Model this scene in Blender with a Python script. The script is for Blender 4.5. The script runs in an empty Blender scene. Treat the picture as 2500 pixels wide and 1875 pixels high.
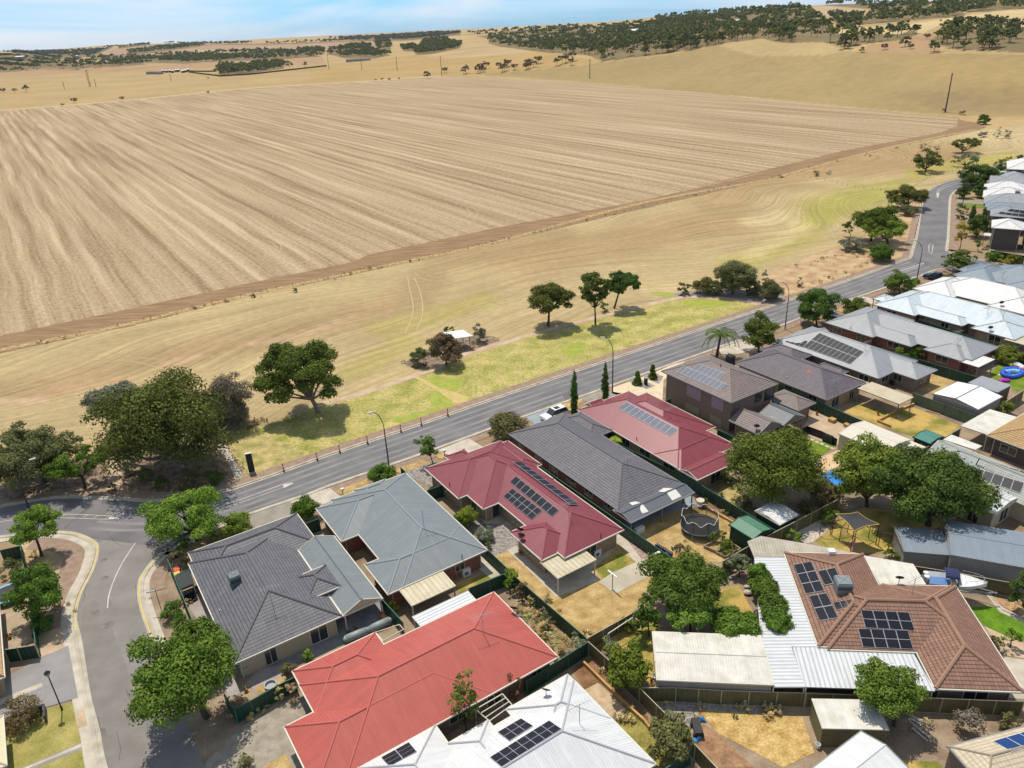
import bpy, math, random
import numpy as np
from mathutils import Vector
from mathutils.geometry import tessellate_polygon
R_ = math.radians
rng = np.random.default_rng(7)
random.seed(7)
sc = bpy.context.scene
col = sc.collection

# ---------------------------------------------------------------- camera
FPX, CH = 1861.0, 56.0
P_, RO, YA = R_(25.36), R_(2.785), R_(57.465)
_r = np.array([1, 0, 0.]); _f = np.array([0, math.cos(P_), -math.sin(P_)]); _d = np.cross(_f, _r)
CR = math.cos(RO) * _r + math.sin(RO) * _d
CD = -math.sin(RO) * _r + math.cos(RO) * _d
cam = bpy.data.cameras.new("camera")
co = bpy.data.objects.new("camera", cam)
col.objects.link(co)
cam.sensor_width = 36; cam.sensor_fit = 'HORIZONTAL'
cam.lens = FPX / 2500 * 36
cam.clip_start = 1; cam.clip_end = 60000
from mathutils import Matrix
co.matrix_world = Matrix(((CR[0], -CD[0], -_f[0], 0), (CR[1], -CD[1], -_f[1], 0), (CR[2], -CD[2], -_f[2], CH), (0, 0, 0, 1)))
sc.camera = co

# ---------------------------------------------------------------- light
SUN = Vector((-0.168, 0.345, 0.922)).normalized()
w = bpy.data.worlds.new("World"); sc.world = w; w.use_nodes = True
nt = w.node_tree; nt.nodes.clear()
N = nt.nodes.new; L = nt.links.new
out = N('ShaderNodeOutputWorld'); bg = N('ShaderNodeBackground'); sky = N('ShaderNodeTexSky')
sky.sky_type = 'NISHITA'; sky.sun_disc = False
sky.sun_elevation = math.asin(SUN.z); sky.sun_rotation = math.atan2(SUN.x, SUN.y)
sky.altitude = 100; sky.air_density = 1.0; sky.dust_density = 0.25; sky.ozone_density = 3.0
tc = N('ShaderNodeTexCoord'); mp = N('ShaderNodeMapping')
mp.inputs['Scale'].default_value = (1.0, 1.0, 7.5); mp.inputs['Rotation'].default_value = (0.05, 0.22, 0.6)
L(tc.outputs['Generated'], mp.inputs[0])
nz = N('ShaderNodeTexNoise'); nz.inputs['Scale'].default_value = 1.7; nz.inputs['Detail'].default_value = 5; nz.inputs['Roughness'].default_value = .5
nz.inputs['Distortion'].default_value = 1.0
L(mp.outputs[0], nz.inputs['Vector'])
cr = N('ShaderNodeValToRGB'); cr.color_ramp.elements[0].position = .40; cr.color_ramp.elements[1].position = .66
cr.color_ramp.elements[1].color = (1, 1, 1, 1)
L(nz.outputs['Fac'], cr.inputs[0])
tint = N('ShaderNodeMixRGB'); tint.blend_type = 'MULTIPLY'; tint.inputs[0].default_value = 1
sz = N('ShaderNodeSeparateXYZ'); L(tc.outputs['Generated'], sz.inputs[0])
zr = N('ShaderNodeMapRange'); zr.inputs[1].default_value = .02; zr.inputs[2].default_value = .35; L(sz.outputs[2], zr.inputs[0])
tg = N('ShaderNodeMixRGB'); tg.inputs[1].default_value = (.60, 1.24, 2.25, 1); tg.inputs[2].default_value = (.56, .90, 1.06, 1); L(zr.outputs[0], tg.inputs[0]); L(tg.outputs[0], tint.inputs[2])
L(sky.outputs[0], tint.inputs[1])
mx = N('ShaderNodeMixRGB'); mx.inputs[2].default_value = (10.6, 11.4, 12.2, 1)
L(cr.outputs[0], mx.inputs[0]); L(tint.outputs[0], mx.inputs[1])
L(mx.outputs[0], bg.inputs[0]); bg.inputs[1].default_value = 0.078
L(bg.outputs[0], out.inputs[0])
sl = bpy.data.lights.new("sun", 'SUN'); so = bpy.data.objects.new("sun", sl); col.objects.link(so)
sl.energy = 4.25; sl.angle = R_(.53); sl.color = (1, .915, .80)
so.rotation_euler = (-SUN).to_track_quat('-Z', 'Y').to_euler()
sc.view_settings.view_transform = 'Standard'; sc.view_settings.look = 'None'
sc.view_settings.exposure = 0.0; sc.view_settings.gamma = 1
sc.cycles.max_bounces = 5; sc.cycles.diffuse_bounces = 3; sc.cycles.transparent_max_bounces = 8

# ---------------------------------------------------------------- photo coordinates -> world
ZT = dict(Z1=(0,0,.4069),Z2=(800,0,.4069),Z3=(1600,0,.4069),Z4=(1900,380,.27125),Z5=(1250,600,.29385),L1=(0,850,.2803),L2=(0,1200,.4068),L3=(400,1150,.30136),L4=(600,1400,.31646),L5=(600,750,.30134),M1=(1000,1000,.30134),M2=(1200,850,.31646),M3=(1750,850,.33906),M4=(1850,600,.29385),M5=(1200,1300,.34667),M6=(1800,1250,.37675),N1=(0,550,.45208),N2=(900,350,.45208),N3=(1700,250,.36166),N4=(0,1150,.18083),N5=(0,1500,.22607),N6=(500,1600,.18083),Q1=(2280,340,.13261),Q2=(2100,1000,.21097),Q3=(1600,1200,.21097),Q4=(2200,1300,.31513),Q5=(2200,1550,.3413),Q6=(1250,980,.23622),Q7=(2300,820,.21008),Q8=(1700,950,.31521),ZA=(1600,860,.14465),ZB=(1250,1180,.18083),ZC=(2250,480,.13263),ZD=(400,1240,.27726),F=(0,0,1.1302),P=(0,0,1))
def px(t, x, y):
    o = ZT[t]; return o[0] + x * o[2], o[1] + y * o[2]
def ray(X, Y):
    return (X - 1250) * CR + (Y - 937.5) * CD + FPX * _f
def G(t, x, y, z=0.0):
    d = ray(*px(t, x, y)); k = (CH - z) / -d[2]
    return Vector((d[0] * k, d[1] * k, z))
A_ = Vector((math.sin(YA), math.cos(YA), 0)); B_ = Vector((math.cos(YA), -math.sin(YA), 0))
def W(a, b, z=0): return Vector((A_.x * a + B_.x * b, A_.y * a + B_.y * b, z))
def P(s, z=0.0, close=False):
    """'L5 10,20 30,40 M1 5,6' -> world points at height z"""
    t = None; r = []
    for k in s.split():
        if ',' in k:
            x, y = k.split(','); r.append(G(t, float(x), float(y), z))
        else: t = k
    return r
class Fr:
    def __init__(s, eu=None):
        s.u = (eu if eu is not None else A_).normalized(); s.v = Vector((s.u.y, -s.u.x, 0))
    def W(s, u, v, z=0): return s.u * u + s.v * v + Vector((0, 0, z))
    def L(s, p): return p.dot(s.u), p.dot(s.v)
GR = Fr()

# ---------------------------------------------------------------- tagging / mesh helpers
def tag(o, label=None, cat=None, group=None, kind=None):
    if label: o['label'] = label
    if cat: o['category'] = cat
    if group: o['group'] = group
    if kind: o['kind'] = kind
    return o
def empty(name, loc, label, cat, group=None):
    o = bpy.data.objects.new(name, None); col.objects.link(o); o.location = loc; o.empty_display_size = .3
    return tag(o, label, cat, group)
class MB:
    def __init__(s): s.v = []; s.f = []; s.m = []; s.uv = []
    def quad(s, pts, mi=0, uv=None):
        k = len(s.v); s.v += [tuple(p) for p in pts]; s.f.append(tuple(range(k, k + len(pts)))); s.m.append(mi)
        s.uv += uv if uv else [(0, 0)] * len(pts)
    def box8(s, c, mi=0):
        k = len(s.v); s.v += [tuple(p) for p in c]
        for q in ((0,3,2,1),(4,5,6,7),(0,1,5,4),(1,2,6,5),(2,3,7,6),(3,0,4,7)):
            s.f.append(tuple(k + i for i in q)); s.m.append(mi)
            s.uv += [(0, 0), (1, 0), (1, 1), (0, 1)]
    def box(s, fr, u0, u1, v0, v1, z0, z1, mi=0):
        # counterclockwise seen from above: u x v is down for this frame, so order u0v0,u0v1,u1v1,u1v0
        c = [(u0, v0), (u0, v1), (u1, v1), (u1, v0)]
        c = [(u0, v0), (u1, v0), (u1, v1), (u0, v1)][::-1]
        s.box8([fr.W(a, b, z0) for a, b in c] + [fr.W(a, b, z1) for a, b in c], mi)
    def tube(s, p, q, r1, r2=None, n=6, mi=0, cap=True):
        p = Vector(p); q = Vector(q); r2 = r1 if r2 is None else r2
        d = (q - p)
        if d.length < 1e-6: return
        d.normalize(); a = d.orthogonal().normalized(); b = d.cross(a)
        k = len(s.v)
        for (c, r) in ((p, r1), (q, r2)):
            for i in range(n):
                t = 2 * math.pi * i / n; s.v.append(tuple(c + a * (r * math.cos(t)) + b * (r * math.sin(t))))
        for i in range(n):
            j = (i + 1) % n; s.f.append((k + i, k + j, k + n + j, k + n + i)); s.m.append(mi); s.uv += [(0, 0)] * 4
        if cap:
            s.f.append(tuple(k + i for i in range(n))[::-1]); s.m.append(mi); s.uv += [(0, 0)] * n
            s.f.append(tuple(k + n + i for i in range(n))); s.m.append(mi); s.uv += [(0, 0)] * n
    def path(s, pts, r, n=6, mi=0):
        for a, b in zip(pts[:-1], pts[1:]): s.tube(a, b, r, r, n, mi)
    def lathe(s, c, prof, n=16, mi=0, sx=1, sy=1):
        k = len(s.v); c = Vector(c)
        for (r, z) in prof:
            for i in range(n):
                t = 2 * math.pi * i / n; s.v.append((c.x + r * sx * math.cos(t), c.y + r * sy * math.sin(t), c.z + z))
        for j in range(len(prof) - 1):
            for i in range(n):
                i2 = (i + 1) % n; s.f.append((k + j*n + i, k + j*n + i2, k + (j+1)*n + i2, k + (j+1)*n + i)); s.m.append(mi); s.uv += [(0, 0)] * 4
    def build(s, name, mats, parent=None, loc=None, smooth=False):
        me = bpy.data.meshes.new(name)
        base = parent.location if parent is not None else (Vector(loc) if loc is not None else Vector((0, 0, 0)))
        root = parent
        while root is not None and root.parent is not None:
            root = root.parent; base = base + root.location
        base = Vector(base)
        me.from_pydata([(x - base.x, y - base.y, z - base.z) for x, y, z in s.v], [], s.f)
        if not isinstance(mats, (list, tuple)): mats = [mats]
        for m in mats: me.materials.append(m)
        me.polygons.foreach_set('material_index', s.m)
        ul = me.uv_layers.new(name='UVMap'); ul.data.foreach_set('uv', np.array(s.uv, dtype=np.float32).ravel())
        if smooth: me.polygons.foreach_set('use_smooth', [True] * len(s.f))
        me.update()
        o = bpy.data.objects.new(name, me); col.objects.link(o)
        if parent is not None: o.parent = parent
        elif loc is not None: o.location = loc
        return o

# ---------------------------------------------------------------- materials
def srgb(r, g, b, k=.80):
    f = lambda c: ((c / 255) / 12.92 if c <= 10 else (((c / 255) + .055) / 1.055) ** 2.4)
    return (min(f(r) * k, .9), min(f(g) * k, .9), min(f(b) * k, .9), 1)
MC = {}
def mat(name, c1, c2=None, scale=1.0, rough=.8, detail=4, spec=.3, bump=0, bscale=20, metallic=0, fine=0, fscale=30, coord='Object', stretch=None, ramp=(.35, .65)):
    if name in MC: return MC[name]
    m = bpy.data.materials.new(name); m.use_nodes = True; t = m.node_tree; n = t.nodes; l = t.links
    b = n['Principled BSDF']; b.inputs['Roughness'].default_value = rough; b.inputs['Specular IOR Level'].default_value = spec
    b.inputs['Metallic'].default_value = metallic
    if c2 is None: c2 = tuple(x * .85 for x in c1[:3]) + (1,)
    tcn = n.new('ShaderNodeTexCoord'); vec = tcn.outputs[coord]
    if stretch:
        mpn = n.new('ShaderNodeMapping'); mpn.inputs['Scale'].default_value = stretch[:3]
        mpn.inputs['Rotation'].default_value = (0, 0, stretch[3] if len(stretch) > 3 else 0)
        l.new(vec, mpn.inputs[0]); vec = mpn.outputs[0]
    nn = n.new('ShaderNodeTexNoise'); nn.inputs['Scale'].default_value = scale; nn.inputs['Detail'].default_value = detail
    l.new(vec, nn.inputs['Vector'])
    rr = n.new('ShaderNodeValToRGB'); rr.color_ramp.elements[0].position = ramp[0]; rr.color_ramp.elements[1].position = ramp[1]
    rr.color_ramp.elements[0].color = c1; rr.color_ramp.elements[1].color = c2
    l.new(nn.outputs['Fac'], rr.inputs[0]); last = rr.outputs[0]
    if fine:
        n2 = n.new('ShaderNodeTexNoise'); n2.inputs['Scale'].default_value = fscale; n2.inputs['Detail'].default_value = 3
        l.new(vec, n2.inputs['Vector'])
        mr = n.new('ShaderNodeMapRange'); mr.inputs[1].default_value = .3; mr.inputs[2].default_value = .7
        mr.inputs[3].default_value = 1 - fine; mr.inputs[4].default_value = 1 + fine
        l.new(n2.outputs['Fac'], mr.inputs[0])
        mm = n.new('ShaderNodeVectorMath'); mm.operation = 'SCALE'; l.new(last, mm.inputs[0]); l.new(mr.outputs[0], mm.inputs['Scale']); last = mm.outputs[0]
    l.new(last, b.inputs['Base Color'])
    if bump:
        n3 = n.new('ShaderNodeTexNoise'); n3.inputs['Scale'].default_value = bscale; n3.inputs['Detail'].default_value = 4
        l.new(vec, n3.inputs['Vector'])
        bp = n.new('ShaderNodeBump'); bp.inputs['Strength'].default_value = bump; bp.inputs['Distance'].default_value = .1
        l.new(n3.outputs['Fac'], bp.inputs['Height']); l.new(bp.outputs[0], b.inputs['Normal'])
    MC[name] = m; return m
def wave_mask(n, l, sock, period, width):
    """1 inside a line of relative width, along one coordinate"""
    d = n.new('ShaderNodeMath'); d.operation = 'DIVIDE'; l.new(sock, d.inputs[0]); d.inputs[1].default_value = period
    f = n.new('ShaderNodeMath'); f.operation = 'FRACT'; l.new(d.outputs[0], f.inputs[0])
    c = n.new('ShaderNodeMath'); c.operation = 'LESS_THAN'; l.new(f.outputs[0], c.inputs[0]); c.inputs[1].default_value = width
    return c.outputs[0], f.outputs[0], d.outputs[0]
def roofmat(name, c1, kind='metal', rough=.45, line=.55, per=None, c2=None, wear=.10, spec=.4, colline=None):
    """uv in metres: u along the eave, v up the slope"""
    if name in MC: return MC[name]
    m = bpy.data.materials.new(name); m.use_nodes = True; t = m.node_tree; n = t.nodes; l = t.links
    b = n['Principled BSDF']; b.inputs['Roughness'].default_value = rough; b.inputs['Specular IOR Level'].default_value = spec
    if c2 is None: c2 = tuple(x * .88 for x in c1[:3]) + (1,)
    uvn = n.new('ShaderNodeUVMap'); sp = n.new('ShaderNodeSeparateXYZ'); l.new(uvn.outputs[0], sp.inputs[0])
    tcn = n.new('ShaderNodeTexCoord')
    nn = n.new('ShaderNodeTexNoise'); nn.inputs['Scale'].default_value = .6; nn.inputs['Detail'].default_value = 6; nn.inputs['Roughness'].default_value = .65
    l.new(tcn.outputs['Object'], nn.inputs['Vector'])
    rr = n.new('ShaderNodeValToRGB'); rr.color_ramp.elements[0].position = .3; rr.color_ramp.elements[1].position = .7
    rr.color_ramp.elements[0].color = c1; rr.color_ramp.elements[1].color = c2; l.new(nn.outputs['Fac'], rr.inputs[0])
    last = rr.outputs[0]
    su_ = n.new('ShaderNodeMapping'); su_.inputs['Scale'].default_value = (2.2, .16, 1); l.new(uvn.outputs[0], su_.inputs[0])
    ns = n.new('ShaderNodeTexNoise'); ns.inputs['Scale'].default_value = 1; ns.inputs['Detail'].default_value = 5; ns.inputs['Roughness'].default_value = .7; l.new(su_.outputs[0], ns.inputs['Vector'])
    ms = n.new('ShaderNodeMapRange'); ms.inputs[1].default_value = .3; ms.inputs[2].default_value = .7; ms.inputs[3].default_value = .86; ms.inputs[4].default_value = 1.08; l.new(ns.outputs['Fac'], ms.inputs[0])
    vs_ = n.new('ShaderNodeVectorMath'); vs_.operation = 'SCALE'; l.new(last, vs_.inputs[0]); l.new(ms.outputs[0], vs_.inputs['Scale']); last = vs_.outputs[0]
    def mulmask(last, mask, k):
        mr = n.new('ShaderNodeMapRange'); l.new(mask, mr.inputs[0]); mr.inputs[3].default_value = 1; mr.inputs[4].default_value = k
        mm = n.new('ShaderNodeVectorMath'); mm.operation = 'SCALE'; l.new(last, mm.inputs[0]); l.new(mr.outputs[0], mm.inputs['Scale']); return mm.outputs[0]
    h = n.new('ShaderNodeMath'); h.operation = 'ADD'
    if kind == 'metal':
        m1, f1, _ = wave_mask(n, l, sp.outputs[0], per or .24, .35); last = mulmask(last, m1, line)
        sn = n.new('ShaderNodeMath'); sn.operation = 'PINGPONG'; l.new(f1, sn.inputs[0]); sn.inputs[1].default_value = .5
        l.new(sn.outputs[0], h.inputs[0]); h.inputs[1].default_value = 0; dist = .05
    else:
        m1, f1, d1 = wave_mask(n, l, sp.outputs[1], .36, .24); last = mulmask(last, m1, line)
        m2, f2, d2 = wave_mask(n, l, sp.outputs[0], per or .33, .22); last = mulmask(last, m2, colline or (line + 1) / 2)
        # a slightly different tone for each tile
        fl1 = n.new('ShaderNodeMath'); fl1.operation = 'FLOOR'; l.new(d1, fl1.inputs[0])
        fl2 = n.new('ShaderNodeMath'); fl2.operation = 'FLOOR'; l.new(d2, fl2.inputs[0])
        cx = n.new('ShaderNodeCombineXYZ'); l.new(fl1.outputs[0], cx.inputs[0]); l.new(fl2.outputs[0], cx.inputs[1])
        wn = n.new('ShaderNodeTexWhiteNoise'); wn.noise_dimensions = '2D'; l.new(cx.outputs[0], wn.inputs['Vector'])
        mr = n.new('ShaderNodeMapRange'); l.new(wn.outputs['Value'], mr.inputs[0]); mr.inputs[3].default_value = 1 - wear; mr.inputs[4].default_value = 1 + wear
        mm = n.new('ShaderNodeVectorMath'); mm.operation = 'SCALE'; l.new(last, mm.inputs[0]); l.new(mr.outputs[0], mm.inputs['Scale']); last = mm.outputs[0]
        inv = n.new('ShaderNodeMath'); inv.operation = 'SUBTRACT'; inv.inputs[0].default_value = 1; l.new(f1, inv.inputs[1])
        l.new(inv.outputs[0], h.inputs[0]); l.new(f2, h.inputs[1]); dist = .03
    l.new(last, b.inputs['Base Color'])
    bp = n.new('ShaderNodeBump'); bp.inputs['Strength'].default_value = .5; bp.inputs['Distance'].default_value = dist
    l.new(h.outputs[0], bp.inputs['Height']); l.new(bp.outputs[0], b.inputs['Normal'])
    MC[name] = m; return m
def attrmat(name, rough=.9, translucent=0, stripes=None, spec=.1, noise=0):
    if name in MC: return MC[name]
    m = bpy.data.materials.new(name); m.use_nodes = True; t = m.node_tree; n = t.nodes; l = t.links
    b = n['Principled BSDF']; b.inputs['Roughness'].default_value = rough; b.inputs['Specular IOR Level'].default_value = spec
    at = n.new('ShaderNodeAttribute'); at.attribute_name = 'Col'; last = at.outputs['Color']
    if noise:
        tcn = n.new('ShaderNodeTexCoord')
        for sc_, k in noise:
            nn = n.new('ShaderNodeTexNoise'); nn.inputs['Scale'].default_value = sc_; nn.inputs['Detail'].default_value = 4; l.new(tcn.outputs['Object'], nn.inputs['Vector'])
            mr = n.new('ShaderNodeMapRange'); mr.inputs[1].default_value = .3; mr.inputs[2].default_value = .7; mr.inputs[3].default_value = 1 - k; mr.inputs[4].default_value = 1 + k
            l.new(nn.outputs['Fac'], mr.inputs[0])
            mm = n.new('ShaderNodeVectorMath'); mm.operation = 'SCALE'; l.new(last, mm.inputs[0]); l.new(mr.outputs[0], mm.inputs['Scale']); last = mm.outputs[0]
    if stripes: last = stripes(n, l, last)
    l.new(last, b.inputs['Base Color'])
    if translucent:
        tr = n.new('ShaderNodeBsdfTranslucent'); l.new(last, tr.inputs[0]); mxn = n.new('ShaderNodeMixShader'); mxn.inputs[0].default_value = translucent
        o = n['Material Output']; l.new(b.outputs[0], mxn.inputs[1]); l.new(tr.outputs[0], mxn.inputs[2]); l.new(mxn.outputs[0], o.inputs[0])
    MC[name] = m; return m
def flat(name, c, rough=.6, spec=.4, metallic=0): return mat(name, c, tuple(x * .93 for x in c[:3]) + (1,), 3, rough, spec=spec, metallic=metallic)
def glass():
    if 'glass' in MC: return MC['glass']
    m = bpy.data.materials.new('glass'); m.use_nodes = True; b = m.node_tree.nodes['Principled BSDF']
    b.inputs['Base Color'].default_value = (.03, .035, .04, 1); b.inputs['Roughness'].default_value = .08; b.inputs['Specular IOR Level'].default_value = .8
    MC['glass'] = m; return m
M_conc = mat('concrete', srgb(214, 205, 188), srgb(190, 180, 162), .8, .9, fine=.06)
M_kerb = mat('kerb_concrete', srgb(205, 198, 180), srgb(180, 172, 152), .8, .9, fine=.06)
M_dark = flat('dark_metal', (.02, .02, .022, 1), .5)
M_white = flat('white_paint', (.75, .75, .73, 1), .5)
M_cream = flat('cream_paint', (.58, .53, .42, 1), .5)
M_grey = flat('grey_metal', (.32, .34, .36, 1), .45)
M_green = flat('green_sheet', (.010, .050, .032, 1), .5)
M_trunk = mat('bark', (.10, .075, .055, 1), (.05, .038, .03, 1), 3, .9)
M_palebark = mat('pale_bark', (.34, .29, .24, 1), (.16, .12, .09, 1), 2.5, .9)
M_soil = mat('soil', srgb(150, 120, 90), srgb(110, 85, 62), .8, .95, fine=.15, fscale=6)
# ---------------------------------------------------------------- terrain
def hy(X): # photo row of the horizon in column X
    return 937.5 - (-math.sin(P_) * 0 + 0) if False else 937.5 - ((X - 1250) * CR[2] + FPX * _f[2]) / CD[2]
def az_of(X):
    d = ray(X, hy(X)); return math.atan2(d[0], d[1])
COLS = {-500: [(185, None), (150, 2500), (138, 5000)],
 0: [(170, None), (140, 2600), (127, 5000)],
 300: [(172, None), (150, 2400), (120, 3400), (107, 4200)],
 700: [(180, None), (150, 1900), (125, 2300), (98, 3400)],
 1000: [(180, None), (140, 1500), (110, 2100), (84, 3300)],
 1300: [(189, None), (150, 950), (115, 1350), (72, 2600), (66, 3300)],
 1480: [(200, None), (148, 850), (110, 1200), (62, 2200), (54, 2800)],
 1700: [(216, None), (118, 820), (60, 1450), (30, 2200)],
 2000: [(243, None), (104, 700), (60, 1150), (12, 1900)],
 2300: [(270, None), (128, 600), (70, 900), (22, 1400), (2, 1900)],
 2500: [(282, None), (136, 560), (75, 820), (22, 1250), (-8, 1800)],
 3100: [(290, None), (150, 520), (75, 800), (0, 1250), (-30, 1800)]}
_ca, _cp, _cd = [], [], []
for X in sorted(COLS):
    h = hy(X); pr = []
    for (y, d) in COLS[X]:
        r = ray(X, y); sl_ = r[2] / math.hypot(r[0], r[1])
        if d is None: d = -CH / sl_; pr += [(0, 0), (d, 0)]
        else: pr.append((d, CH + sl_ * d))
    pr += [(pr[-1][0] * 1.5, pr[-1][1] - 30), (60000, -200)]
    _ca.append(az_of(X)); _cp.append([(a_ / pr[1][0], b_) for a_, b_ in pr]); _cd.append(1 / pr[1][0])
def Tz(x, y):
    x = np.asarray(x, float); y = np.asarray(y, float)
    a = np.arctan2(x, y); d = np.hypot(x, y)
    s_ = d * np.interp(a, _ca, _cd)
    zs = np.array([sum(np.interp(s_ * q, [p[0] for p in pr], [p[1] for p in pr]) for q in (.90, .95, 1.0, 1.04)) / 4 for pr in _cp])
    ca = np.array(_ca); i = np.clip(np.searchsorted(ca, a) - 1, 0, len(ca) - 2)
    f = np.clip((a - ca[i]) / (ca[i + 1] - ca[i]), 0, 1); 
    k = np.arange(a.size).reshape(a.shape)
    z0 = np.take_along_axis(zs.reshape(len(ca), -1), i.reshape(1, -1), 0).reshape(a.shape)
    z1 = np.take_along_axis(zs.reshape(len(ca), -1), (i + 1).reshape(1, -1), 0).reshape(a.shape)
    z = z0 * (1 - f) + z1 * f
    back = (np.abs(a) > 1.9)
    und = np.clip((d - 900) / 2000, 0, 1) * (7 * np.sin(x / 260 + 1.3) * np.sin(y / 330) + 3 * np.sin(x / 97) * np.sin(y / 141 + .5))
    return np.where(back, 0, z + und * np.clip(z / 8, 0, 1))
def proj(x, y, z):
    q0 = x * CR[0] + y * CR[1] + (z - CH) * CR[2]; q1 = x * CD[0] + y * CD[1] + (z - CH) * CD[2]; q2 = x * _f[0] + y * _f[1] + (z - CH) * _f[2]
    q2 = np.where(q2 < 1, 1, q2)
    return 1250 + FPX * q0 / q2, 937.5 + FPX * q1 / q2
def hit(X, Y):
    r = ray(X, Y); r = r / math.hypot(r[0], r[1])
    ds = np.concatenate([np.arange(150, 1500, 4.), np.arange(1500, 9000, 15.)])
    z = CH + r[2] * ds; t = Tz(r[0] * ds, r[1] * ds)
    k = np.nonzero(z < t)[0]
    if not len(k): return None
    d = ds[k[0]]; return Vector((r[0] * d, r[1] * d, float(Tz(np.array([r[0] * d]), np.array([r[1] * d]))[0])))
def inpoly(X, Y, poly):
    c = np.zeros(X.shape, bool); n = len(poly)
    for i in range(n):
        x0, y0 = poly[i]; x1, y1 = poly[i - 1]
        if y0 == y1: continue
        c ^= ((y0 > Y) != (y1 > Y)) & (X < (x1 - x0) * (Y - y0) / (y1 - y0) + x0)
    return c
def PX(s):
    t = None; r = []
    for k in s.split():
        if ',' in k: x, y = k.split(','); r.append(px(t, float(x), float(y)))
        else: t = k
    return r
WOODS = [ # (photo polygon, density, tone)
 ('Z1 0,372 330,360 500,370 800,375 900,385 700,400 320,420 0,418', .5, 0),
 ('Z1 520,350 900,335 1240,320 1600,305 1850,320 1940,340 1700,355 1260,372 1100,382 700,375', .9, 0),
 ('Z1 -300,330 0,318 230,312 420,306 560,300 690,280 560,338 350,358 0,366 -300,390', .8, 1),
 ('Z1 -300,395 0,380 300,392 100,430 -300,450', .6, 0),
 ('Z1 760,312 900,292 1150,268 1250,272 900,320 780,330', .7, 0),
 ('Z1 700,285 900,262 900,270 720,292', .6, 1), ('Z1 940,258 1150,262 1640,262 2212,240 2212,246 1640,268 1150,268', .5, 1),
 ('Z1 1780,300 1940,300 1950,322 1800,320', .8, 0), ('Z1 1990,318 2212,275 2212,332 2080,322', .8, 0),
 ('Z1 1320,400 1510,405 1530,390 1700,385 1700,412 1500,440 1350,455 1310,450', 1.0, 0),
 ('Z2 0,312 130,278 260,272 250,300 380,330 280,352 120,352 0,326', .8, 0),
 ('Z2 0,236 400,215 560,203 790,198 800,210 500,242 300,248', .7, 1),
 ('Z2 280,240 370,240 380,300 300,300', .5, 0), ('Z2 440,285 530,280 530,310 460,308', .8, 0),
 ('Z2 530,300 600,245 715,235 720,258 800,262 790,290 620,325 530,330', 1, 0),
 ('Z2 800,208 950,196 1300,170 1500,158 1500,166 1250,185 900,206', .35, 1),
 ('Z2 890,215 1100,200 1500,170 1900,140 2212,90 2212,298 1650,370 1560,330 1300,315 1030,280 970,262 960,232', .62, 0),
 ('Z2 690,440 880,440 900,420 1000,405 1380,375 1510,372 1510,388 1400,402 1100,434 700,456', .40, 2),
 ('Z3 0,95 200,75 370,45 560,30 800,35 920,65 960,100 1070,170 1100,205 1250,205 1470,205 1540,180 1580,205 1480,240 1260,262 1140,290 1090,275 1000,252 760,258 640,232 440,256 370,272 0,330', .8, 0),
 ('Z3 920,25 1200,18 1500,26 1700,36 1850,62 1850,100 1700,110 1100,160 1040,105 1280,92 1300,55', .8, 0),
 ('Z3 1640,250 1720,190 1760,165 1900,170 2000,160 2300,160 2300,325 1900,300 1810,300 1700,270', .95, 0),
 ('Z3 1650,40 1800,10 2300,0 2300,45 2000,70 1880,75', .9, 0)]
FIELDS = [ # photo polygon, colour as photographed in sun
 ('Z1 -1500,560 -400,450 0,425 880,400 1300,385 1750,380 2212,340 2212,500 900,600 0,680 -1500,860', (200,171,116)),
 ('Z1 -1500,480 -400,430 0,425 400,412 880,392 1300,370 1740,350 1940,345 1940,385 1300,405 880,425 0,460 -1500,540', (196,160,118)),
 ('Z1 560,338 700,290 900,266 1150,262 1300,272 1500,262 2300,236 2300,292 1800,316 1200,330 800,350', (192,160,128)),
 ('Z1 880,330 1150,300 1500,290 1700,270 1500,310 1200,328', (205,175,130)),
 ('Z2 0,238 290,246 260,272 0,312', (196,160,126)), ('Z2 720,222 880,216 885,226 720,252', (214,182,128)),
 ('Z2 -100,410 400,345 1000,272 1300,312 1560,352 1620,375 1500,392 880,452 -100,512', (200,168,108)),
 ('Z2 560,335 1000,272 1300,305 1100,330 700,350', (208,178,130)), ('Z2 1000,165 1500,158 1900,125 2100,110 1900,150 1500,170 1100,195', (216,190,140)),
 ('Z2 900,448 1500,396 1650,374 Z3 0,340 380,272 640,245 800,265 1100,285 1300,312 2800,340 2800,740 2000,700 1600,680 0,532 Z2 1500,488', (184,160,108)),
 ('Z3 1300,340 2800,360 2800,560 1800,520 1500,420', (190,163,108)), ('Z3 1400,560 1600,540 2300,600 2300,690 1700,660', (178,152,108)),
 ('Z3 380,272 640,245 900,270 1250,300 1000,330 600,340', (205,178,125)),
 ('Z3 1070,178 1500,150 1900,85 2212,60 2800,30 2800,190 2212,180 1700,152 1580,212 1270,212 1100,204', (226,200,144)),
 ('Z3 1570,212 1720,205 1700,330 1250,312 1280,270 1480,240', (196,160,118)),
 ('Z3 240,122 400,88 570,85 560,102 250,127', (222,195,140)), ('Z3 180,158 600,112 740,118 720,142 250,182', (222,195,140)),
 ('Z3 940,66 1000,34 1250,52 1280,92 980,92', (205,180,140)), ('Z3 2000,35 2212,45 2212,60 1900,80', (220,195,145))]
def landcol(x, y, z):
    X, Y = proj(x, y, z); d = np.hypot(x, y)
    c = np.empty(x.shape + (3,)); c[:] = (176, 150, 116)
    c[d > 300] = (205, 176, 122)
    infront = y > 100
    for s, t in FIELDS:
        c[inpoly(X, Y, PX(s)) & infront & (d > 250)] = t
    for s, dn, tn in WOODS:
        if tn != 2: c[inpoly(X, Y, PX(s)) & infront & (d > 400)] = (150, 132, 92)
    return c
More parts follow.
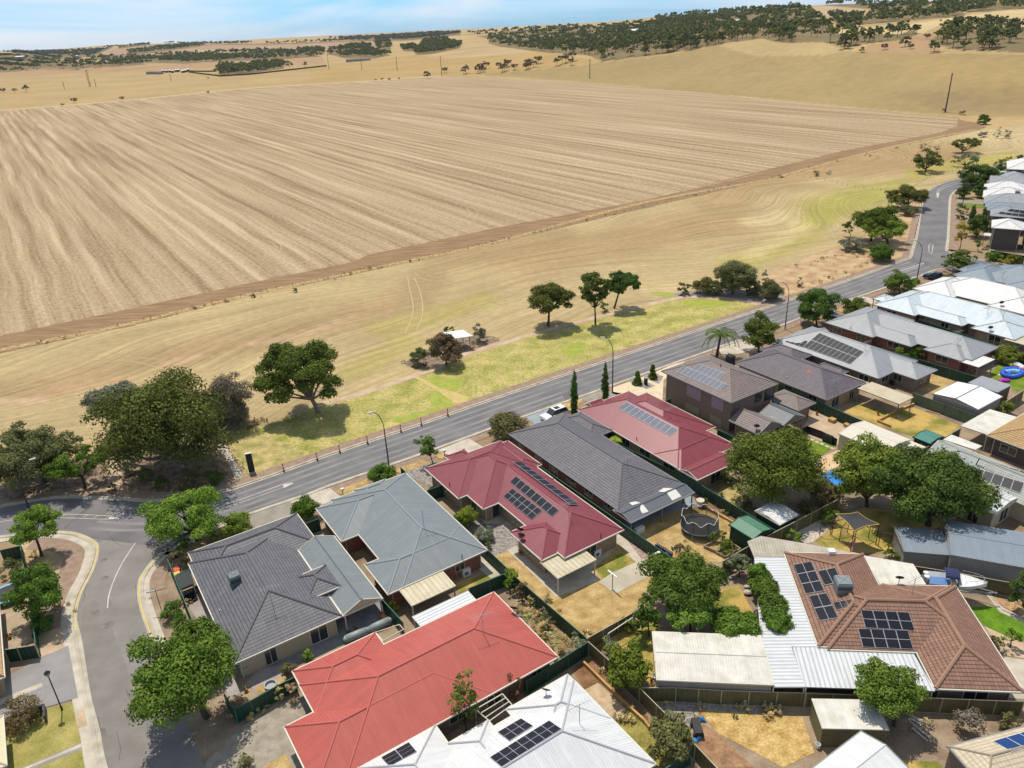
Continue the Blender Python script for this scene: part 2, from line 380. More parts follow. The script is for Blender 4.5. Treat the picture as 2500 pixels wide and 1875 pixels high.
def setcol(me, rgb, k=.80):
    rgb = (rgb * .91 + rgb.mean(-1, keepdims=True) * .09) * np.array([.925, .92, .905]); c = rgb / 255.0; c = np.where(c <= .04045, c / 12.92, ((c + .055) / 1.055) ** 2.4) * k
    a = me.color_attributes.new('Col', 'FLOAT_COLOR', 'POINT')
    buf = np.ones((len(me.vertices), 4), np.float32); buf[:, :3] = c.reshape(-1, 3)
    a.data.foreach_set('color', buf.ravel())
def gridmesh(name, xs, ys, zs, rgb, m, mask=None):
    ny, nx = xs.shape
    V = np.stack([xs, ys, zs], -1).reshape(-1, 3)
    idx = np.arange(ny * nx).reshape(ny, nx)
    F = np.stack([idx[:-1, :-1], idx[:-1, 1:], idx[1:, 1:], idx[1:, :-1]], -1).reshape(-1, 4)
    if mask is not None: F = F[mask.reshape(-1)]
    me = bpy.data.meshes.new(name); me.vertices.add(len(V)); me.vertices.foreach_set('co', V.astype(np.float32).ravel())
    me.loops.add(F.size); me.loops.foreach_set('vertex_index', F.ravel().astype(np.int32))
    me.polygons.add(len(F)); me.polygons.foreach_set('loop_start', np.arange(0, F.size, 4, dtype=np.int32)); 
    me.update(calc_edges=True)
    setcol(me, rgb); me.materials.append(m)
    o = bpy.data.objects.new(name, me); col.objects.link(o); return o
azs = np.concatenate([np.linspace(-math.pi, -1.0, 16)[:-1], np.linspace(-1.0, -.7, 20)[:-1], np.linspace(-.7, .85, 900), np.linspace(.85, math.pi, 26)[1:]])
ds = np.concatenate([[3, 60, 150, 250, 320], np.geomspace(350, 6500, 300), [9000, 15000, 40000]])
AZ, DS = np.meshgrid(azs, ds)
gx, gy = np.sin(AZ) * DS, np.cos(AZ) * DS; gz = Tz(gx, gy)
M_land = attrmat('dry_land', .95, noise=((.012, .10), (.15, .08), (2.0, .07)))
gnd = gridmesh('ground', gx, gy, gz, landcol(gx, gy, gz), M_land)
gnd['kind'] = 'structure'; gnd.data.flip_normals()

# ---------------------------------------------------------------- ground sheets
def sheet(name, pts, z, m, kind='structure'):
    """flat polygon sheet, points are world vectors"""
    pts = [Vector((p.x, p.y, z)) for p in pts]
    tris = tessellate_polygon([pts])
    me = bpy.data.meshes.new(name)
    F = []
    for t in tris:
        a, b, c = (pts[i] for i in t)
        F.append(t if (b - a).cross(c - a).z > 0 else t[::-1])
    me.from_pydata(pts, [], F); me.materials.append(m); me.update()
    o = bpy.data.objects.new(name, me); col.objects.link(o)
    if kind: o['kind'] = kind
    return o
def smooth(pts, n=6, closed=False):
    r = []; m = len(pts)
    for i in range(m - (0 if closed else 1)):
        p0 = pts[(i - 1) % m] if closed or i else pts[0]; p1 = pts[i]; p2 = pts[(i + 1) % m]; p3 = pts[(i + 2) % m] if closed or i + 2 < m else p2
        for k in range(n):
            t = k / n
            r.append(.5 * ((2 * p1) + (p2 - p0) * t + (2 * p0 - 5 * p1 + 4 * p2 - p3) * t * t + (3 * p1 - p0 - 3 * p2 + p3) * t ** 3))
    if not closed: r.append(pts[-1])
    return r
def offs(pts, d):
    r = []
    for i, p in enumerate(pts):
        a = pts[max(i - 1, 0)]; b = pts[min(i + 1, len(pts) - 1)]; t = (b - a).normalized(); r.append(p + Vector((t.y, -t.x, 0)) * d)
    return r
def ribbon(name, pts, d0, d1, z, m, h=0, kind='structure'):
    """strip along a line between the sideways offsets d0 and d1 (positive = right of travel)"""
    a = offs(pts, d0); b = offs(pts, d1)
    mb = MB(); s = 0
    for i in range(len(pts) - 1):
        L_ = (pts[i + 1] - pts[i]).length
        q = [a[i], a[i+1], b[i+1], b[i]]
        if d1 > d0: q = q[::-1]
        uv = [(s, d0), (s + L_, d0), (s + L_, d1), (s, d1)]
        if h:
            lo = [Vector((p.x, p.y, z)) for p in q]; hi = [Vector((p.x, p.y, z + h)) for p in q]
            mb.quad(hi, 0)
            mb.quad([lo[0], lo[1], hi[1], hi[0]]); mb.quad([lo[2], lo[3], hi[3], hi[2]])
        else: mb.quad([Vector((p.x, p.y, z)) for p in q], 0)
        s += L_
    o = mb.build(name, m)
    if kind: o['kind'] = kind
    return o
# --- stubble field with windrow stripes running along B, spaced along A
def field_mat():
    m = bpy.data.materials.new('stubble'); m.use_nodes = True; t = m.node_tree; n = t.nodes; l = t.links
    b = n['Principled BSDF']; b.inputs['Roughness'].default_value = .95; b.inputs['Specular IOR Level'].default_value = .1
    tcn = n.new('ShaderNodeTexCoord'); mpn = n.new('ShaderNodeMapping'); mpn.vector_type = 'POINT'
    # rotate so x -> a , y -> -b
    mpn.inputs['Rotation'].default_value = (0, 0, -(math.pi / 2 - YA)); l.new(tcn.outputs['Object'], mpn.inputs[0])
    # sideways wander of the rows
    m2 = n.new('ShaderNodeMapping'); m2.inputs['Scale'].default_value = (.012, .018, 1); l.new(mpn.outputs[0], m2.inputs[0])
    w1 = n.new('ShaderNodeTexNoise'); w1.inputs['Scale'].default_value = 1; w1.inputs['Detail'].default_value = 2.5; w1.inputs['Roughness'].default_value = .5; l.new(m2.outputs[0], w1.inputs['Vector'])
    sp = n.new('ShaderNodeSeparateXYZ'); l.new(mpn.outputs[0], sp.inputs[0])
    ad = n.new('ShaderNodeMath'); ad.operation = 'MULTIPLY_ADD'; l.new(w1.outputs['Fac'], ad.inputs[0]); ad.inputs[1].default_value = 3.2; l.new(sp.outputs[0], ad.inputs[2])
    def stripes(period, detail, sc2, xs, ys, seed):
        cx = n.new('ShaderNodeCombineXYZ'); 
        q = n.new('ShaderNodeMath'); q.operation = 'MULTIPLY'; l.new(ad.outputs[0], q.inputs[0]); q.inputs[1].default_value = xs
        r = n.new('ShaderNodeMath'); r.operation = 'MULTIPLY'; l.new(sp.outputs[1], r.inputs[0]); r.inputs[1].default_value = ys
        l.new(q.outputs[0], cx.inputs[0]); l.new(r.outputs[0], cx.inputs[1]); cx.inputs[2].default_value = seed
        nn = n.new('ShaderNodeTexNoise'); nn.inputs['Scale'].default_value = 1; nn.inputs['Detail'].default_value = detail; nn.inputs['Roughness'].default_value = .6
        l.new(cx.outputs[0], nn.inputs['Vector']); return nn.outputs['Fac']
    s1 = stripes(0, 3, 0, .21, .005, 0); s2 = stripes(0, 2, 0, 1.4, .015, 5); s3 = stripes(0, 4, 0, .9, .6, 9)
    # a regular swath rhythm
    sn = n.new('ShaderNodeMath'); sn.operation = 'MULTIPLY'; l.new(ad.outputs[0], sn.inputs[0]); sn.inputs[1].default_value = 2 * math.pi / 5.4
    si = n.new('ShaderNodeMath'); si.operation = 'SINE'; l.new(sn.outputs[0], si.inputs[0])
    def madd(a, k, c):
        q = n.new('ShaderNodeMath'); q.operation = 'MULTIPLY_ADD'; l.new(a, q.inputs[0]); q.inputs[1].default_value = k
        if isinstance(c, float): q.inputs[2].default_value = c
        else: l.new(c, q.inputs[2])
        return q.outputs[0]
    v = madd(s1, .85, .07); v = madd(s2, .38, v); v = madd(s3, .55, v); s4 = stripes(0, 3, 0, 2.6, 1.3, 17); v = madd(s4, .5, v); v = madd(si.outputs[0], .05, v)
    rr = n.new('ShaderNodeValToRGB'); e = rr.color_ramp.elements
    e[0].position = .66; e[0].color = srgb(142, 120, 92); e[1].position = 1.12; e[1].color = srgb(205, 186, 152)
    x = rr.color_ramp.elements.new(.84); x.color = srgb(172, 149, 116); x = rr.color_ramp.elements.new(.98); x.color = srgb(188, 165, 131)
    e = rr.color_ramp.elements; 
    # along the near boundary the rows turn parallel to it
    hb = stripes(0, 3, 0, .04, .55, 3)
    hm_ = n.new('ShaderNodeMapRange'); l.new(madd(s1, 16., sp.outputs[1]), hm_.inputs[0]); hm_.inputs[1].default_value = 170; hm_.inputs[2].default_value = 184; hm_.inputs[3].default_value = 1; hm_.inputs[4].default_value = 0
    hv = madd(s4, .5, madd(s3, .5, madd(hb, .8, .32))); mixv = n.new('ShaderNodeMix'); l.new(hm_.outputs[0], mixv.inputs[0]); l.new(v, mixv.inputs[2]); l.new(hv, mixv.inputs[3]); v = mixv.outputs[0]
    # ramp positions are limited to 1, so shift the value down
    v2 = madd(v, 1.0, -.545)
    for el, p in zip(rr.color_ramp.elements, (.46, .62, .74, .88)): el.position = p
    l.new(v2, rr.inputs[0]); l.new(rr.outputs[0], b.inputs['Base Color'])
    return m
M_field = field_mat()
F_TOP = 'Z1 -1500,800 -600,715 0,668 450,632 900,592 1500,530 2212,488 Z2 480,470 900,452 1500,490 2212,552 Z3 600,592 1200,640 1600,682 1750,695'
F_NEAR = P('N3 1770,110 1760,160 1650,205 1000,325 0,572 N2 2212,141 1500,305 700,455 0,602 N1 1900,200 1400,302 700,452 0,598 -1500,905')
sheet('stubble_field', P(F_TOP) + F_NEAR, .03, M_field)
M_strip = mat('bare_strip', srgb(164, 134, 98), srgb(138, 110, 78), .5, .95, fine=.12, fscale=5, stretch=(.25, 1.5, 1, -(math.pi / 2 - YA)))
sheet('bare_field_edge', P('N3 1600,68 1740,90 1790,120 1900,140 1960,165 1900,190 1340,300 620,492 0,632 N1 2212,198 1300,390 700,545 0,688 -1500,1010') + F_NEAR[::-1], .018, M_strip)
M_tuft = mat('dry_tussock', srgb(205, 180, 125), srgb(150, 118, 78), 1.2, .95, fine=.2, fscale=6)
edge = smooth(P('N1 -1400,982 0,680 640,552 1300,392 2212,196 N2 700,535 1500,320 2212,190 N3 620,488 1340,298 1900,185'), 4)
ribbon('rough_grass_edge', edge, -1.8, .4, .034, M_tuft)
for nm_, a_ in (('headland_track', 'F'),):
    pass
M_tracks = mat('pale_track', srgb(224, 204, 160), srgb(196, 170, 125), .6, .95, fine=.12, fscale=4)
ribbon('headland_track', smooth(P('Z1 -600,705 0,662 450,628 900,588 1500,528 2212,486 Z2 480,468 900,449'), 3), -4, 5, .02, M_tracks)
ribbon('boundary_track', smooth(P('Z2 880,446 1200,458 1500,482 2212,543 Z3 600,585 1200,632 1600,675 1850,690'), 3), -7, 4, .036, M_tracks)
# --- mown grass between the field and the park: painted ground cover, stripes added in the material
b0 = GR.L(P('N1 0,688')[0]); 
us = np.arange(-140, 420, 1.0); vs = np.arange(-265, -82, 1.0)
U, V_ = np.meshgrid(us, vs)
mxx = A_.x * U + B_.x * V_; myy = A_.y * U + B_.y * V_
X, Y = proj(mxx, myy, 0 * mxx)
keep = inpoly(X, Y, PX('N1 -2500,1230 0,686 700,543 1300,388 2212,198 N3 0,632 620,492 1340,300 1900,188 2600,120 2900,330 Z4 1660,195 1500,240 1350,310 1300,390 1240,740 1180,920 0,1335 Z5 0,1222 L5 0,1425 L1 1880,1262 -200,1380 -1500,1700'))
def segd(X, Y, s):
    p = PX(s); d = np.full(X.shape, 1e9)
    for (x0, y0), (x1, y1) in zip(p[:-1], p[1:]):
        t = np.clip(((X - x0) * (x1 - x0) + (Y - y0) * (y1 - y0)) / ((x1 - x0) ** 2 + (y1 - y0) ** 2), 0, 1)
        d = np.minimum(d, np.hypot(X - x0 - t * (x1 - x0), (Y - y0 - t * (y1 - y0)) * 2.2))
    return d
wob = 6 * np.sin(X / 23 + Y / 11) + 5 * np.sin(X / 9 - Y / 7)
mc = np.empty(U.shape + (3,)); mc[:] = (208, 184, 134)
def blend(s, c, r, k=1.0):
    global mc
    w_ = np.clip(1.6 - (segd(X, Y, s) + wob) / r, 0, 1)[..., None] * k; mc = mc * (1 - w_) + np.array(c) * w_
blend('N1 -300,940 300,860 900,700 1500,590 2212,420 N2 400,640 1000,520', (182, 152, 110), 60, .6)
blend('N2 900,640 1500,500 1900,430 N3 200,560 600,480', (188, 156, 110), 80, .6)
blend('N3 900,420 1400,400 1700,330', (190, 155, 108), 60, .7)
blend('N1 -100,950 220,945', (228, 192, 158), 14, .8); blend('N1 240,905 450,865 660,830', (212, 170, 132), 16, .75)
blend('N1 900,745 1080,712', (216, 178, 142), 12, .8); blend('N1 1360,640 1640,590 1900,495', (220, 186, 148), 10, .8)
blend('N1 1900,800 2212,640 N2 100,1000 300,940 N2 600,850', (196, 185, 100), 40, .55)
blend('N3 300,1090 700,900 900,700 1300,600', (190, 182, 96), 50, .7); blend('N3 800,760 1100,640', (190, 182, 92), 60, .6)
blend('N3 1480,480 1700,440 2100,370', (196, 186, 90), 26, .7); blend('N3 1100,580 1400,540', (190, 180, 100), 20, .6)
blend('N3 380,790 640,760 700,860 400,1010', (232, 210, 160), 30, .6); blend('N3 1750,180 2200,180 2300,260', (222, 200, 150), 60, .8)
blend('N2 1500,800 1650,780', (226, 200, 150), 20, .8)
def mownstripes(n, l, last):
    tcn = n.new('ShaderNodeTexCoord'); mpn = n.new('ShaderNodeMapping'); mpn.inputs['Rotation'].default_value = (0, 0, -(math.pi / 2 - YA)); l.new(tcn.outputs['Object'], mpn.inputs[0])
    m2 = n.new('ShaderNodeMapping'); m2.inputs['Scale'].default_value = (.012, .012, 1); l.new(mpn.outputs[0], m2.inputs[0])
    w1 = n.new('ShaderNodeTexNoise'); w1.inputs['Scale'].default_value = 1; w1.inputs['Detail'].default_value = 1; l.new(m2.outputs[0], w1.inputs['Vector'])
    sp = n.new('ShaderNodeSeparateXYZ'); l.new(mpn.outputs[0], sp.inputs[0])
    ad = n.new('ShaderNodeMath'); ad.operation = 'MULTIPLY_ADD'; l.new(w1.outputs['Fac'], ad.inputs[0]); ad.inputs[1].default_value = 75; l.new(sp.outputs[1], ad.inputs[2])
    fx = n.new('ShaderNodeMath'); fx.operation = 'MULTIPLY'; l.new(ad.outputs[0], fx.inputs[0]); fx.inputs[1].default_value = 1.05
    fy = n.new('ShaderNodeMath'); fy.operation = 'MULTIPLY'; l.new(sp.outputs[0], fy.inputs[0]); fy.inputs[1].default_value = .014
    cx = n.new('ShaderNodeCombineXYZ'); l.new(fx.outputs[0], cx.inputs[0]); l.new(fy.outputs[0], cx.inputs[1])
    nn = n.new('ShaderNodeTexNoise'); nn.inputs['Scale'].default_value = 1; nn.inputs['Detail'].default_value = 3; nn.inputs['Roughness'].default_value = .7; l.new(cx.outputs[0], nn.inputs['Vector'])
    mr = n.new('ShaderNodeMapRange'); mr.inputs[1].default_value = .3; mr.inputs[2].default_value = .7; mr.inputs[3].default_value = .74; mr.inputs[4].default_value = 1.2
    l.new(nn.outputs['Fac'], mr.inputs[0])
    mm = n.new('ShaderNodeVectorMath'); mm.operation = 'SCALE'; l.new(last, mm.inputs[0]); l.new(mr.outputs[0], mm.inputs['Scale']); return mm.outputs[0]
M_mown = attrmat('mown_grass', .95, stripes=mownstripes, noise=((.05, .10), (.6, .10), (3.0, .10)))
kc = keep[:-1, :-1] & keep[1:, 1:]
mg = gridmesh('mown_grass', mxx, myy, 0 * mxx + .009, mc, M_mown, kc); mg['kind'] = 'structure'; mg.data.flip_normals()

M_ty = mat('tyre_marks', srgb(208, 190, 152), srgb(194, 174, 134), 1.5, .95, fine=.2, fscale=4)
for s in ('N2 210,715 222,790 240,870 232,940 195,1030', 'N2 245,725 275,790 292,880 285,950 255,1010', 'N2 250,700 300,735 380,745', 'N2 530,350 548,375 540,395 500,420', 'N2 560,345 588,372 580,398 530,430', 'N2 1400,160 1440,195 1430,220 1380,245', 'N2 1425,155 1465,195 1455,222 1410,250', 'N1 1480,80 1518,112 1500,148 1400,190', 'N1 1440,80 1495,115 1480,140 1385,180', 'N1 470,740 640,712 860,725', 'N1 480,752 700,735 1000,810', 'N3 940,215 1000,230 1030,250 1000,262', 'N3 440,340 520,362 548,382 500,400', 'N3 480,335 555,365 575,385 520,408', 'N1 1100,330 1500,265 1900,180', 'N1 300,490 900,360 1500,240', 'N2 100,560 700,430 1500,270 2212,110'):
    ribbon('tyre_track', smooth(P(s), 5), -.10, .10, .040, M_ty)
# --- soil on the houses' side of the road
M_yard = mat('yard_soil', srgb(176, 156, 130), srgb(140, 120, 98), .35, .95, fine=.14, fscale=5)
sheet('yard_ground', [W(-60, -84), W(230, -84), W(300, 40), W(-60, 40)], .006, M_yard)
# --- road
KN = P('N4 -500,640 0,488 130,455 640,376 880,356 1300,362 1659,378') + P('L1 1400,1330 1880,1262 2212,1165 L5 700,1190 1350,972') + P('Z5 0,1222 1000,886 2212,482 Z4 600,1135 1120,945')
KN = smooth(KN, 3) 
TURN = smooth(P('Z4 1120,945 1185,918 1205,860 1240,740 1270,560 1300,400 1345,320 1450,260 1560,225 1665,198 Q1 700,640 1000,520 1500,380'), 5)
KS_far = smooth(P('Q1 1600,480 1100,600 760,760 620,850 440,930 340,1010 300,1110 285,1400 272,1659 ZC 490,760 465,980 500,1010'), 4)
KS_side_up = smooth(P('ZC 500,1010 640,1090 900,1130 1900,1330'), 4)
KS_side_dn = smooth(P('ZC 1900,1450 900,1370 500,1330 300,1340 100,1410 -20,1470'), 4)
KS = smooth(P('ZC -20,1470 Z4 1180,1110 960,1190 510,1345 0,1540') + P('Z5 1900,783 1400,958 640,1230 120,1412 L5 1385,1205 700,1440 470,1535'), 3)
KC = smooth(P('L3 1120,205 705,345 430,440 210,550 60,640') + P('L2 1010,345 930,415 865,500 845,570 855,680 935,910 1010,1100 1130,1400 1240,1680 1400,2100'), 5)
KW = smooth(P('L2 800,2250 615,1659 572,1440 520,1230 470,910 440,760 470,620 545,470 575,360 560,310 500,275 420,252 300,245 200,250 0,275 -400,330'), 5)
M_road = mat('asphalt', srgb(132, 130, 130), srgb(113, 111, 113), .25, .85, fine=.10, fscale=18, spec=.3, detail=8)
M_road2 = mat('older_asphalt', srgb(150, 145, 139), srgb(133, 129, 124), .3, .88, fine=.09, fscale=14, detail=8)
road_out = KN + TURN[1:] + KS_far + KS_side_up[1:] + KS_side_dn + KS[1:] 
mainroad = sheet('road', KN + TURN[1:] + KS_far + KS_side_up[1:] + KS_side_dn + KS[1:] + KC[1:22] + KW[57:], .012, M_road)
sheet('side_road', KC[19:] + KW[:62], .020, M_road2)
M_wheel = mat('worn_wheel_track', srgb(150, 148, 146), srgb(128, 127, 128), .4, .85, fine=.08, fscale=10, stretch=(.2, 1, 1, -(math.pi / 2 - YA)))
for o_ in (1.5, 3.0, 4.9, 6.3):
    ribbon('wheel_track', KN[18:] , o_, o_ + .55, .0165, M_wheel)
M_seam = mat('asphalt_patch', srgb(122, 118, 114), srgb(112, 108, 105), .5, .9, fine=.06)
sheet('road_patch', P('L2 640,700 655,760 700,900 760,1050 900,1659 640,1690 560,1400 480,930 500,700 560,650'), .0245, mat('asphalt_relay', srgb(143, 138, 131), srgb(132, 127, 121), .6, .9, fine=.07))
sheet('trench_patch', P('N4 1270,450 1190,470 860,760 880,790 1000,660 1290,460'), .0245, M_seam)
sheet('square_patch', P('Z5 415,1240 470,1215 520,1230 500,1275 440,1280'), .0245, M_seam)
# kerbs: real steps
def kerb(pts, side=-1): # outward side
    ribbon('kerb', pts, 0, side * .32, 0, M_kerb, .13)
    ribbon('gutter', pts, 0, -side * .38, .030, M_kerb)
kerb(KN, -1); kerb(TURN[:-8], -1); kerb(KS_far, -1); kerb(KS_side_up, -1); kerb(KS_side_dn, -1)
kerb(KS, -1); kerb(KC[:58], -1); kerb(KW, -1)
M_brick = mat('brick_paving', srgb(170, 146, 126), srgb(150, 126, 108), 1.2, .9, fine=.12, fscale=12)
fpN = ribbon('footpath', KN, -.32, -2.1, .05, M_brick)
ribbon('footpath', TURN[:24], -.32, -1.9, .052, M_brick)
ribbon('footpath', KS_far[8:], -.5, -2.3, .05, M_brick)
ribbon('footpath', KS_side_up, -.32, -1.9, .054, M_brick); ribbon('footpath', KS_side_dn[3:], -.32, -1.7, .05, M_brick)
ribbon('footpath', KS, -.32, -2.0, .05, M_brick)
ribbon('concrete_path', KC[:58], -.32, -.95, .06, M_conc)
ribbon('footpath', KC[24:44], -.95, -2.7, .057, M_brick)
ribbon('concrete_path', KW, -.32, -1.2, .06, M_conc)
ribbon('footpath', KW[24:64], -1.2, -3.6, .055, M_brick)
# yellow no-parking lines and white road paint
M_yel = flat('yellow_paint', srgb(235, 200, 90), .7); M_wp = mat('road_paint', srgb(225, 222, 215), srgb(190, 188, 182), 2, .7, fine=.1)
ribbon('yellow_line', KC[22:54], .10, .20, .036, M_yel); ribbon('yellow_line', KW[22:-8], .10, .20, .036, M_yel)
ribbon('yellow_line', smooth(P('L3 1040,232 705,352 430,446'), 4), -.05, .05, .038, M_yel)
def line(s, w=.1, z=.034, n=4): ribbon('road_marking', smooth(P(s), n), -w / 2, w / 2, z, M_wp)
line('N4 -300,700 0,625 180,605 420,585 700,584 1050,588 1500,608'); line('N4 -300,770 0,692 170,662 420,632 700,632 1000,638 1460,656')
sheet('road_marking', P('N4 1505,606 1625,644 1450,656 1475,630'), .037, M_wp)
line('L2 812,310 740,420 690,520 655,620 645,700', .13)
line('L5 380,1425 290,1440 0,1545 L1 1870,1395 1700,1440', .1); line('L5 380,1432 300,1462 0,1570 L1 1900,1415', .1)
sheet('road_marking', P('L5 395,1424 300,1440 310,1468'), .037, M_wp)
line('Z4 1105,1040 1200,1005 1310,965', .25); line('Z4 1140,1045 1220,1012 1315,972', .12)
for s in ('Z4 1357,865 1355,810 1375,785 1392,805 1388,862 1370,888 1357,865',): line(s, .16, n=1)
line('Z4 1432,380 1428,330 1470,285 1560,250 1680,222', .16); line('Z4 1440,370 1450,325 1500,290 1580,262 1690,235', .16)
sheet('road_marking', P('Z4 1428,340 1445,332 1450,345 1430,388'), .037, M_wp)
M_island = mat('median_concrete', srgb(190, 180, 165), None, 2, .9)
# reflectors between the white lines
for i, (x, y) in enumerate(((870, 603), (1160, 612), (1298, 620), (1445, 634), (690, 602))):
    mb = MB(); p = G('N4', x, y); mb.box(Fr(Vector((.5, .8, 0))), *(lambda q: (q[0] - .30, q[0] + .30, q[1] - .06, q[1] + .06))(Fr(Vector((.5, .8, 0))).L(p)), .036, .052)
    tag(mb.build('lane_marker', M_yel), 'small yellow bar painted between the white lines near the junction', 'road marker', 'yellow bars on the painted median')
M_crk = flat('crack_fill', srgb(84, 82, 80), .9)
rk = random.Random(4)
for s in ('L2 815,560 822,620 830,690 862,770 890,850 900,900 915,960', 'L2 530,520 510,600 500,660', 'L2 640,240 690,300 740,330', 'L2 590,1350 600,1420 592,1500', 'L2 760,1180 780,1260 770,1330', 'L5 830,1210 870,1260 895,1275', 'Z5 640,1120 700,1090 760,1080', 'Z5 300,1290 340,1330 420,1350', 'Z4 1420,560 1440,600 1435,660', 'L2 700,1440 720,1530 715,1620'):
    q = smooth(P(s), 5); q = [p + Vector((rk.uniform(-.07, .07), rk.uniform(-.07, .07), 0)) for p in q]; ribbon('road_crack', q, -.02, .02, .027, M_crk)
M_stain = mat('oil_stain', srgb(112, 108, 104), srgb(140, 136, 130), 1.5, .8, fine=.1)
for s in ('L2 585,1440 620,1420 645,1450 635,1500 600,1510 583,1475', 'L2 690,1370 715,1385 700,1405 680,1395', 'L2 545,715 575,705 600,720 580,745 550,740', 'L2 640,655 665,660 668,685 640,690', 'L2 600,800 680,780 690,800 640,830'): sheet('oil_stain', smooth(P(s), 4, True), .0285, M_stain)
for lb, x, y in (('round iron cover on the side road nearest the junction', 600, 292), ('round iron cover on the side road, second from the junction', 622, 412), ('round iron cover on the side road, furthest from the junction', 628, 520)):
    b = G('L2', x, y); mb = MB(); mb.lathe(b + Vector((0, 0, .02)), [(0, .014), (.42, .014), (.42, 0)], 18); tag(mb.build('manhole_cover', M_stain, None, loc=b), lb, 'manhole cover')
# --- park lawn, paths, beds
M_lawn = mat('park_lawn_grass', srgb(198, 182, 116), srgb(148, 150, 68), .30, .95, fine=.30, fscale=2.2, ramp=(.34, .68))
M_lawn2 = mat('green_lawn', srgb(128, 148, 42), srgb(98, 124, 28), .6, .95, fine=.2, fscale=5)
M_drylawn = mat('dry_lawn', srgb(204, 182, 124), srgb(150, 148, 84), .6, .95, fine=.25, fscale=5)
M_gold = mat('golden_dead_grass', srgb(206, 178, 122), srgb(170, 140, 88), .7, .95, fine=.2, fscale=5)
M_ogold = mat('patchy_lawn', srgb(200, 170, 98), srgb(126, 130, 54), .3, .95, fine=.2, fscale=5, ramp=(.45, .62))
M_dirt = mat('dirt_path', srgb(212, 188, 158), srgb(190, 164, 134), .5, .95, fine=.08, fscale=6)
M_mulch = mat('mulch', srgb(166, 144, 120), srgb(112, 94, 76), 1.2, .95, fine=.25, fscale=5)
M_gravel = mat('gravel', srgb(176, 168, 160), srgb(130, 122, 116), 2.5, .95, fine=.3, fscale=9)
M_pink = mat('pink_gravel', srgb(190, 165, 148), srgb(150, 124, 110), 2.5, .95, fine=.3, fscale=9)
M_pav = mat('grey_pavers', srgb(168, 160, 148), srgb(150, 142, 132), .8, .9, fine=.1, fscale=12)
sheet('park_lawn', smooth(P('L5 -159,1066 0,985 200,950 480,860 620,800 760,772 1000,690 1340,590 1480,530 1700,450 1900,372 2157,296 Z5 150,748 560,660 760,600 1050,525 1200,482 1400,446 1700,444 1900,452 2020,492 1950,532 1700,612 840,912 0,1168 L5 1500,882 830,1112 90,1342 0,1315 -90,1180'), 4, True), .026, M_lawn)
sheet('bleached_lawn', smooth(P('L5 -150,1075 60,1020 200,1060 420,1150 500,1200 90,1330 0,1305 -90,1180'), 4, True), .030, M_drylawn)
for s in ('L5 1500,700 1600,690 1680,780 1600,830 1510,800', 'Z5 1430,455 1680,450 1800,480 1650,520 1480,500', 'Z5 1150,385 1330,395 1345,430 1280,425 1180,405', 'Z5 420,840 560,800 640,840 520,920 430,900', 'L5 1450,600 1560,560 1760,600 1700,680 1560,650', 'L5 1200,900 1500,840 1560,840 1300,940'):
    sheet('green_patch', smooth(P(s), 5, True), .030, mat('greener_grass', srgb(150, 166, 66), srgb(176, 176, 82), .8, .95, fine=.25, fscale=5))
ribbon('walking_path', smooth(P('L5 560,800 900,712 1350,562 1600,470 1780,382 2157,272 Z5 150,742 560,632 1080,502 1400,432 1700,430 1900,458 2100,500'), 4), -.8, .8, .036, M_dirt)
sheet('worn_track', smooth(P('L5 1350,560 1420,570 1560,650 1700,690 1780,720 1800,770 1740,790 1640,740 1560,680 1450,620'), 4, True), .033, mat('worn_grass', srgb(214, 190, 130), srgb(196, 174, 104), 1, .95, fine=.15, fscale=4))
sheet('garden_bed', smooth(P('L1 -400,1250 0,1190 400,1010 620,990 930,880 1300,900 1900,820 1965,860 2060,1090 2075,1195 1880,1252 1400,1325 1070,1305 860,1300 560,1305 60,1370 -400,1480'), 4, True), .020, M_mulch)
sheet('garden_bed', smooth(P('L5 1300,440 1480,340 1700,250 1980,235 2060,270 2000,290 1790,370 1600,460 1500,500 1340,490'), 4, True), .028, M_mulch)
sheet('garden_bed', smooth(P('Z5 1340,400 1500,380 1800,360 2212,400 2300,470 2060,490 1850,430 1500,430 1350,430'), 4, True), .028, M_gravel)
sheet('bare_bank', smooth(P('Z4 -900,1560 -300,1190 0,1020 300,900 600,780 720,720 1060,690 1100,500 1280,330 1295,400 1235,740 1200,870 1180,910 600,1120 0,1322 -500,1490'), 4, True), .016, mat('bare_bank', srgb(206, 180, 136), srgb(176, 140, 104), .35, .95, fine=.2, fscale=3))
sheet('concrete_path', P('L1 930,885 1010,880 1060,1100 1075,1308 905,1300 940,1150'), .032, M_dirt)
sheet('concrete_path', P('L1 1880,850 1955,830 2120,1120 2060,1178 2000,1010'), .032, M_conc)
# near side verges and drives
def drv(s, m=M_conc, z=.064, name='driveway'): return sheet(name, P(s), z, m)
drv('L5 1560,1160 1800,1062 1925,1135 1700,1215 1600,1185')
drv('Z5 110,1420 290,1350 430,1440 250,1540', mat('blue_grey_paint', srgb(160, 172, 178), srgb(148, 158, 164), .5, .7, fine=.04))
drv('Z5 560,1270 740,1195 960,1240 800,1310 640,1305', M_pav); drv('Z5 840,1180 1150,1070 1330,990 1440,960 1260,1120 1250,1290 950,1250 830,1230', mat('cream_paving', srgb(232, 216, 184), srgb(220, 200, 165), .8, .8))
sheet('garden_bed', P('Z5 940,1120 1010,1090 1190,1165 1120,1195'), .069, M_gravel); sheet('garden_bed', P('Z5 1080,1080 1170,1050 1260,1090 1220,1150 1120,1110'), .069, M_gravel)
drv('Z5 1700,840 1900,780 2050,850 1900,900 1740,905'); drv('Z4 620,1310 760,1270 900,1300 860,1340 700,1330'); drv('L3 1120,200 1345,140 1440,215 1240,300 1150,225')
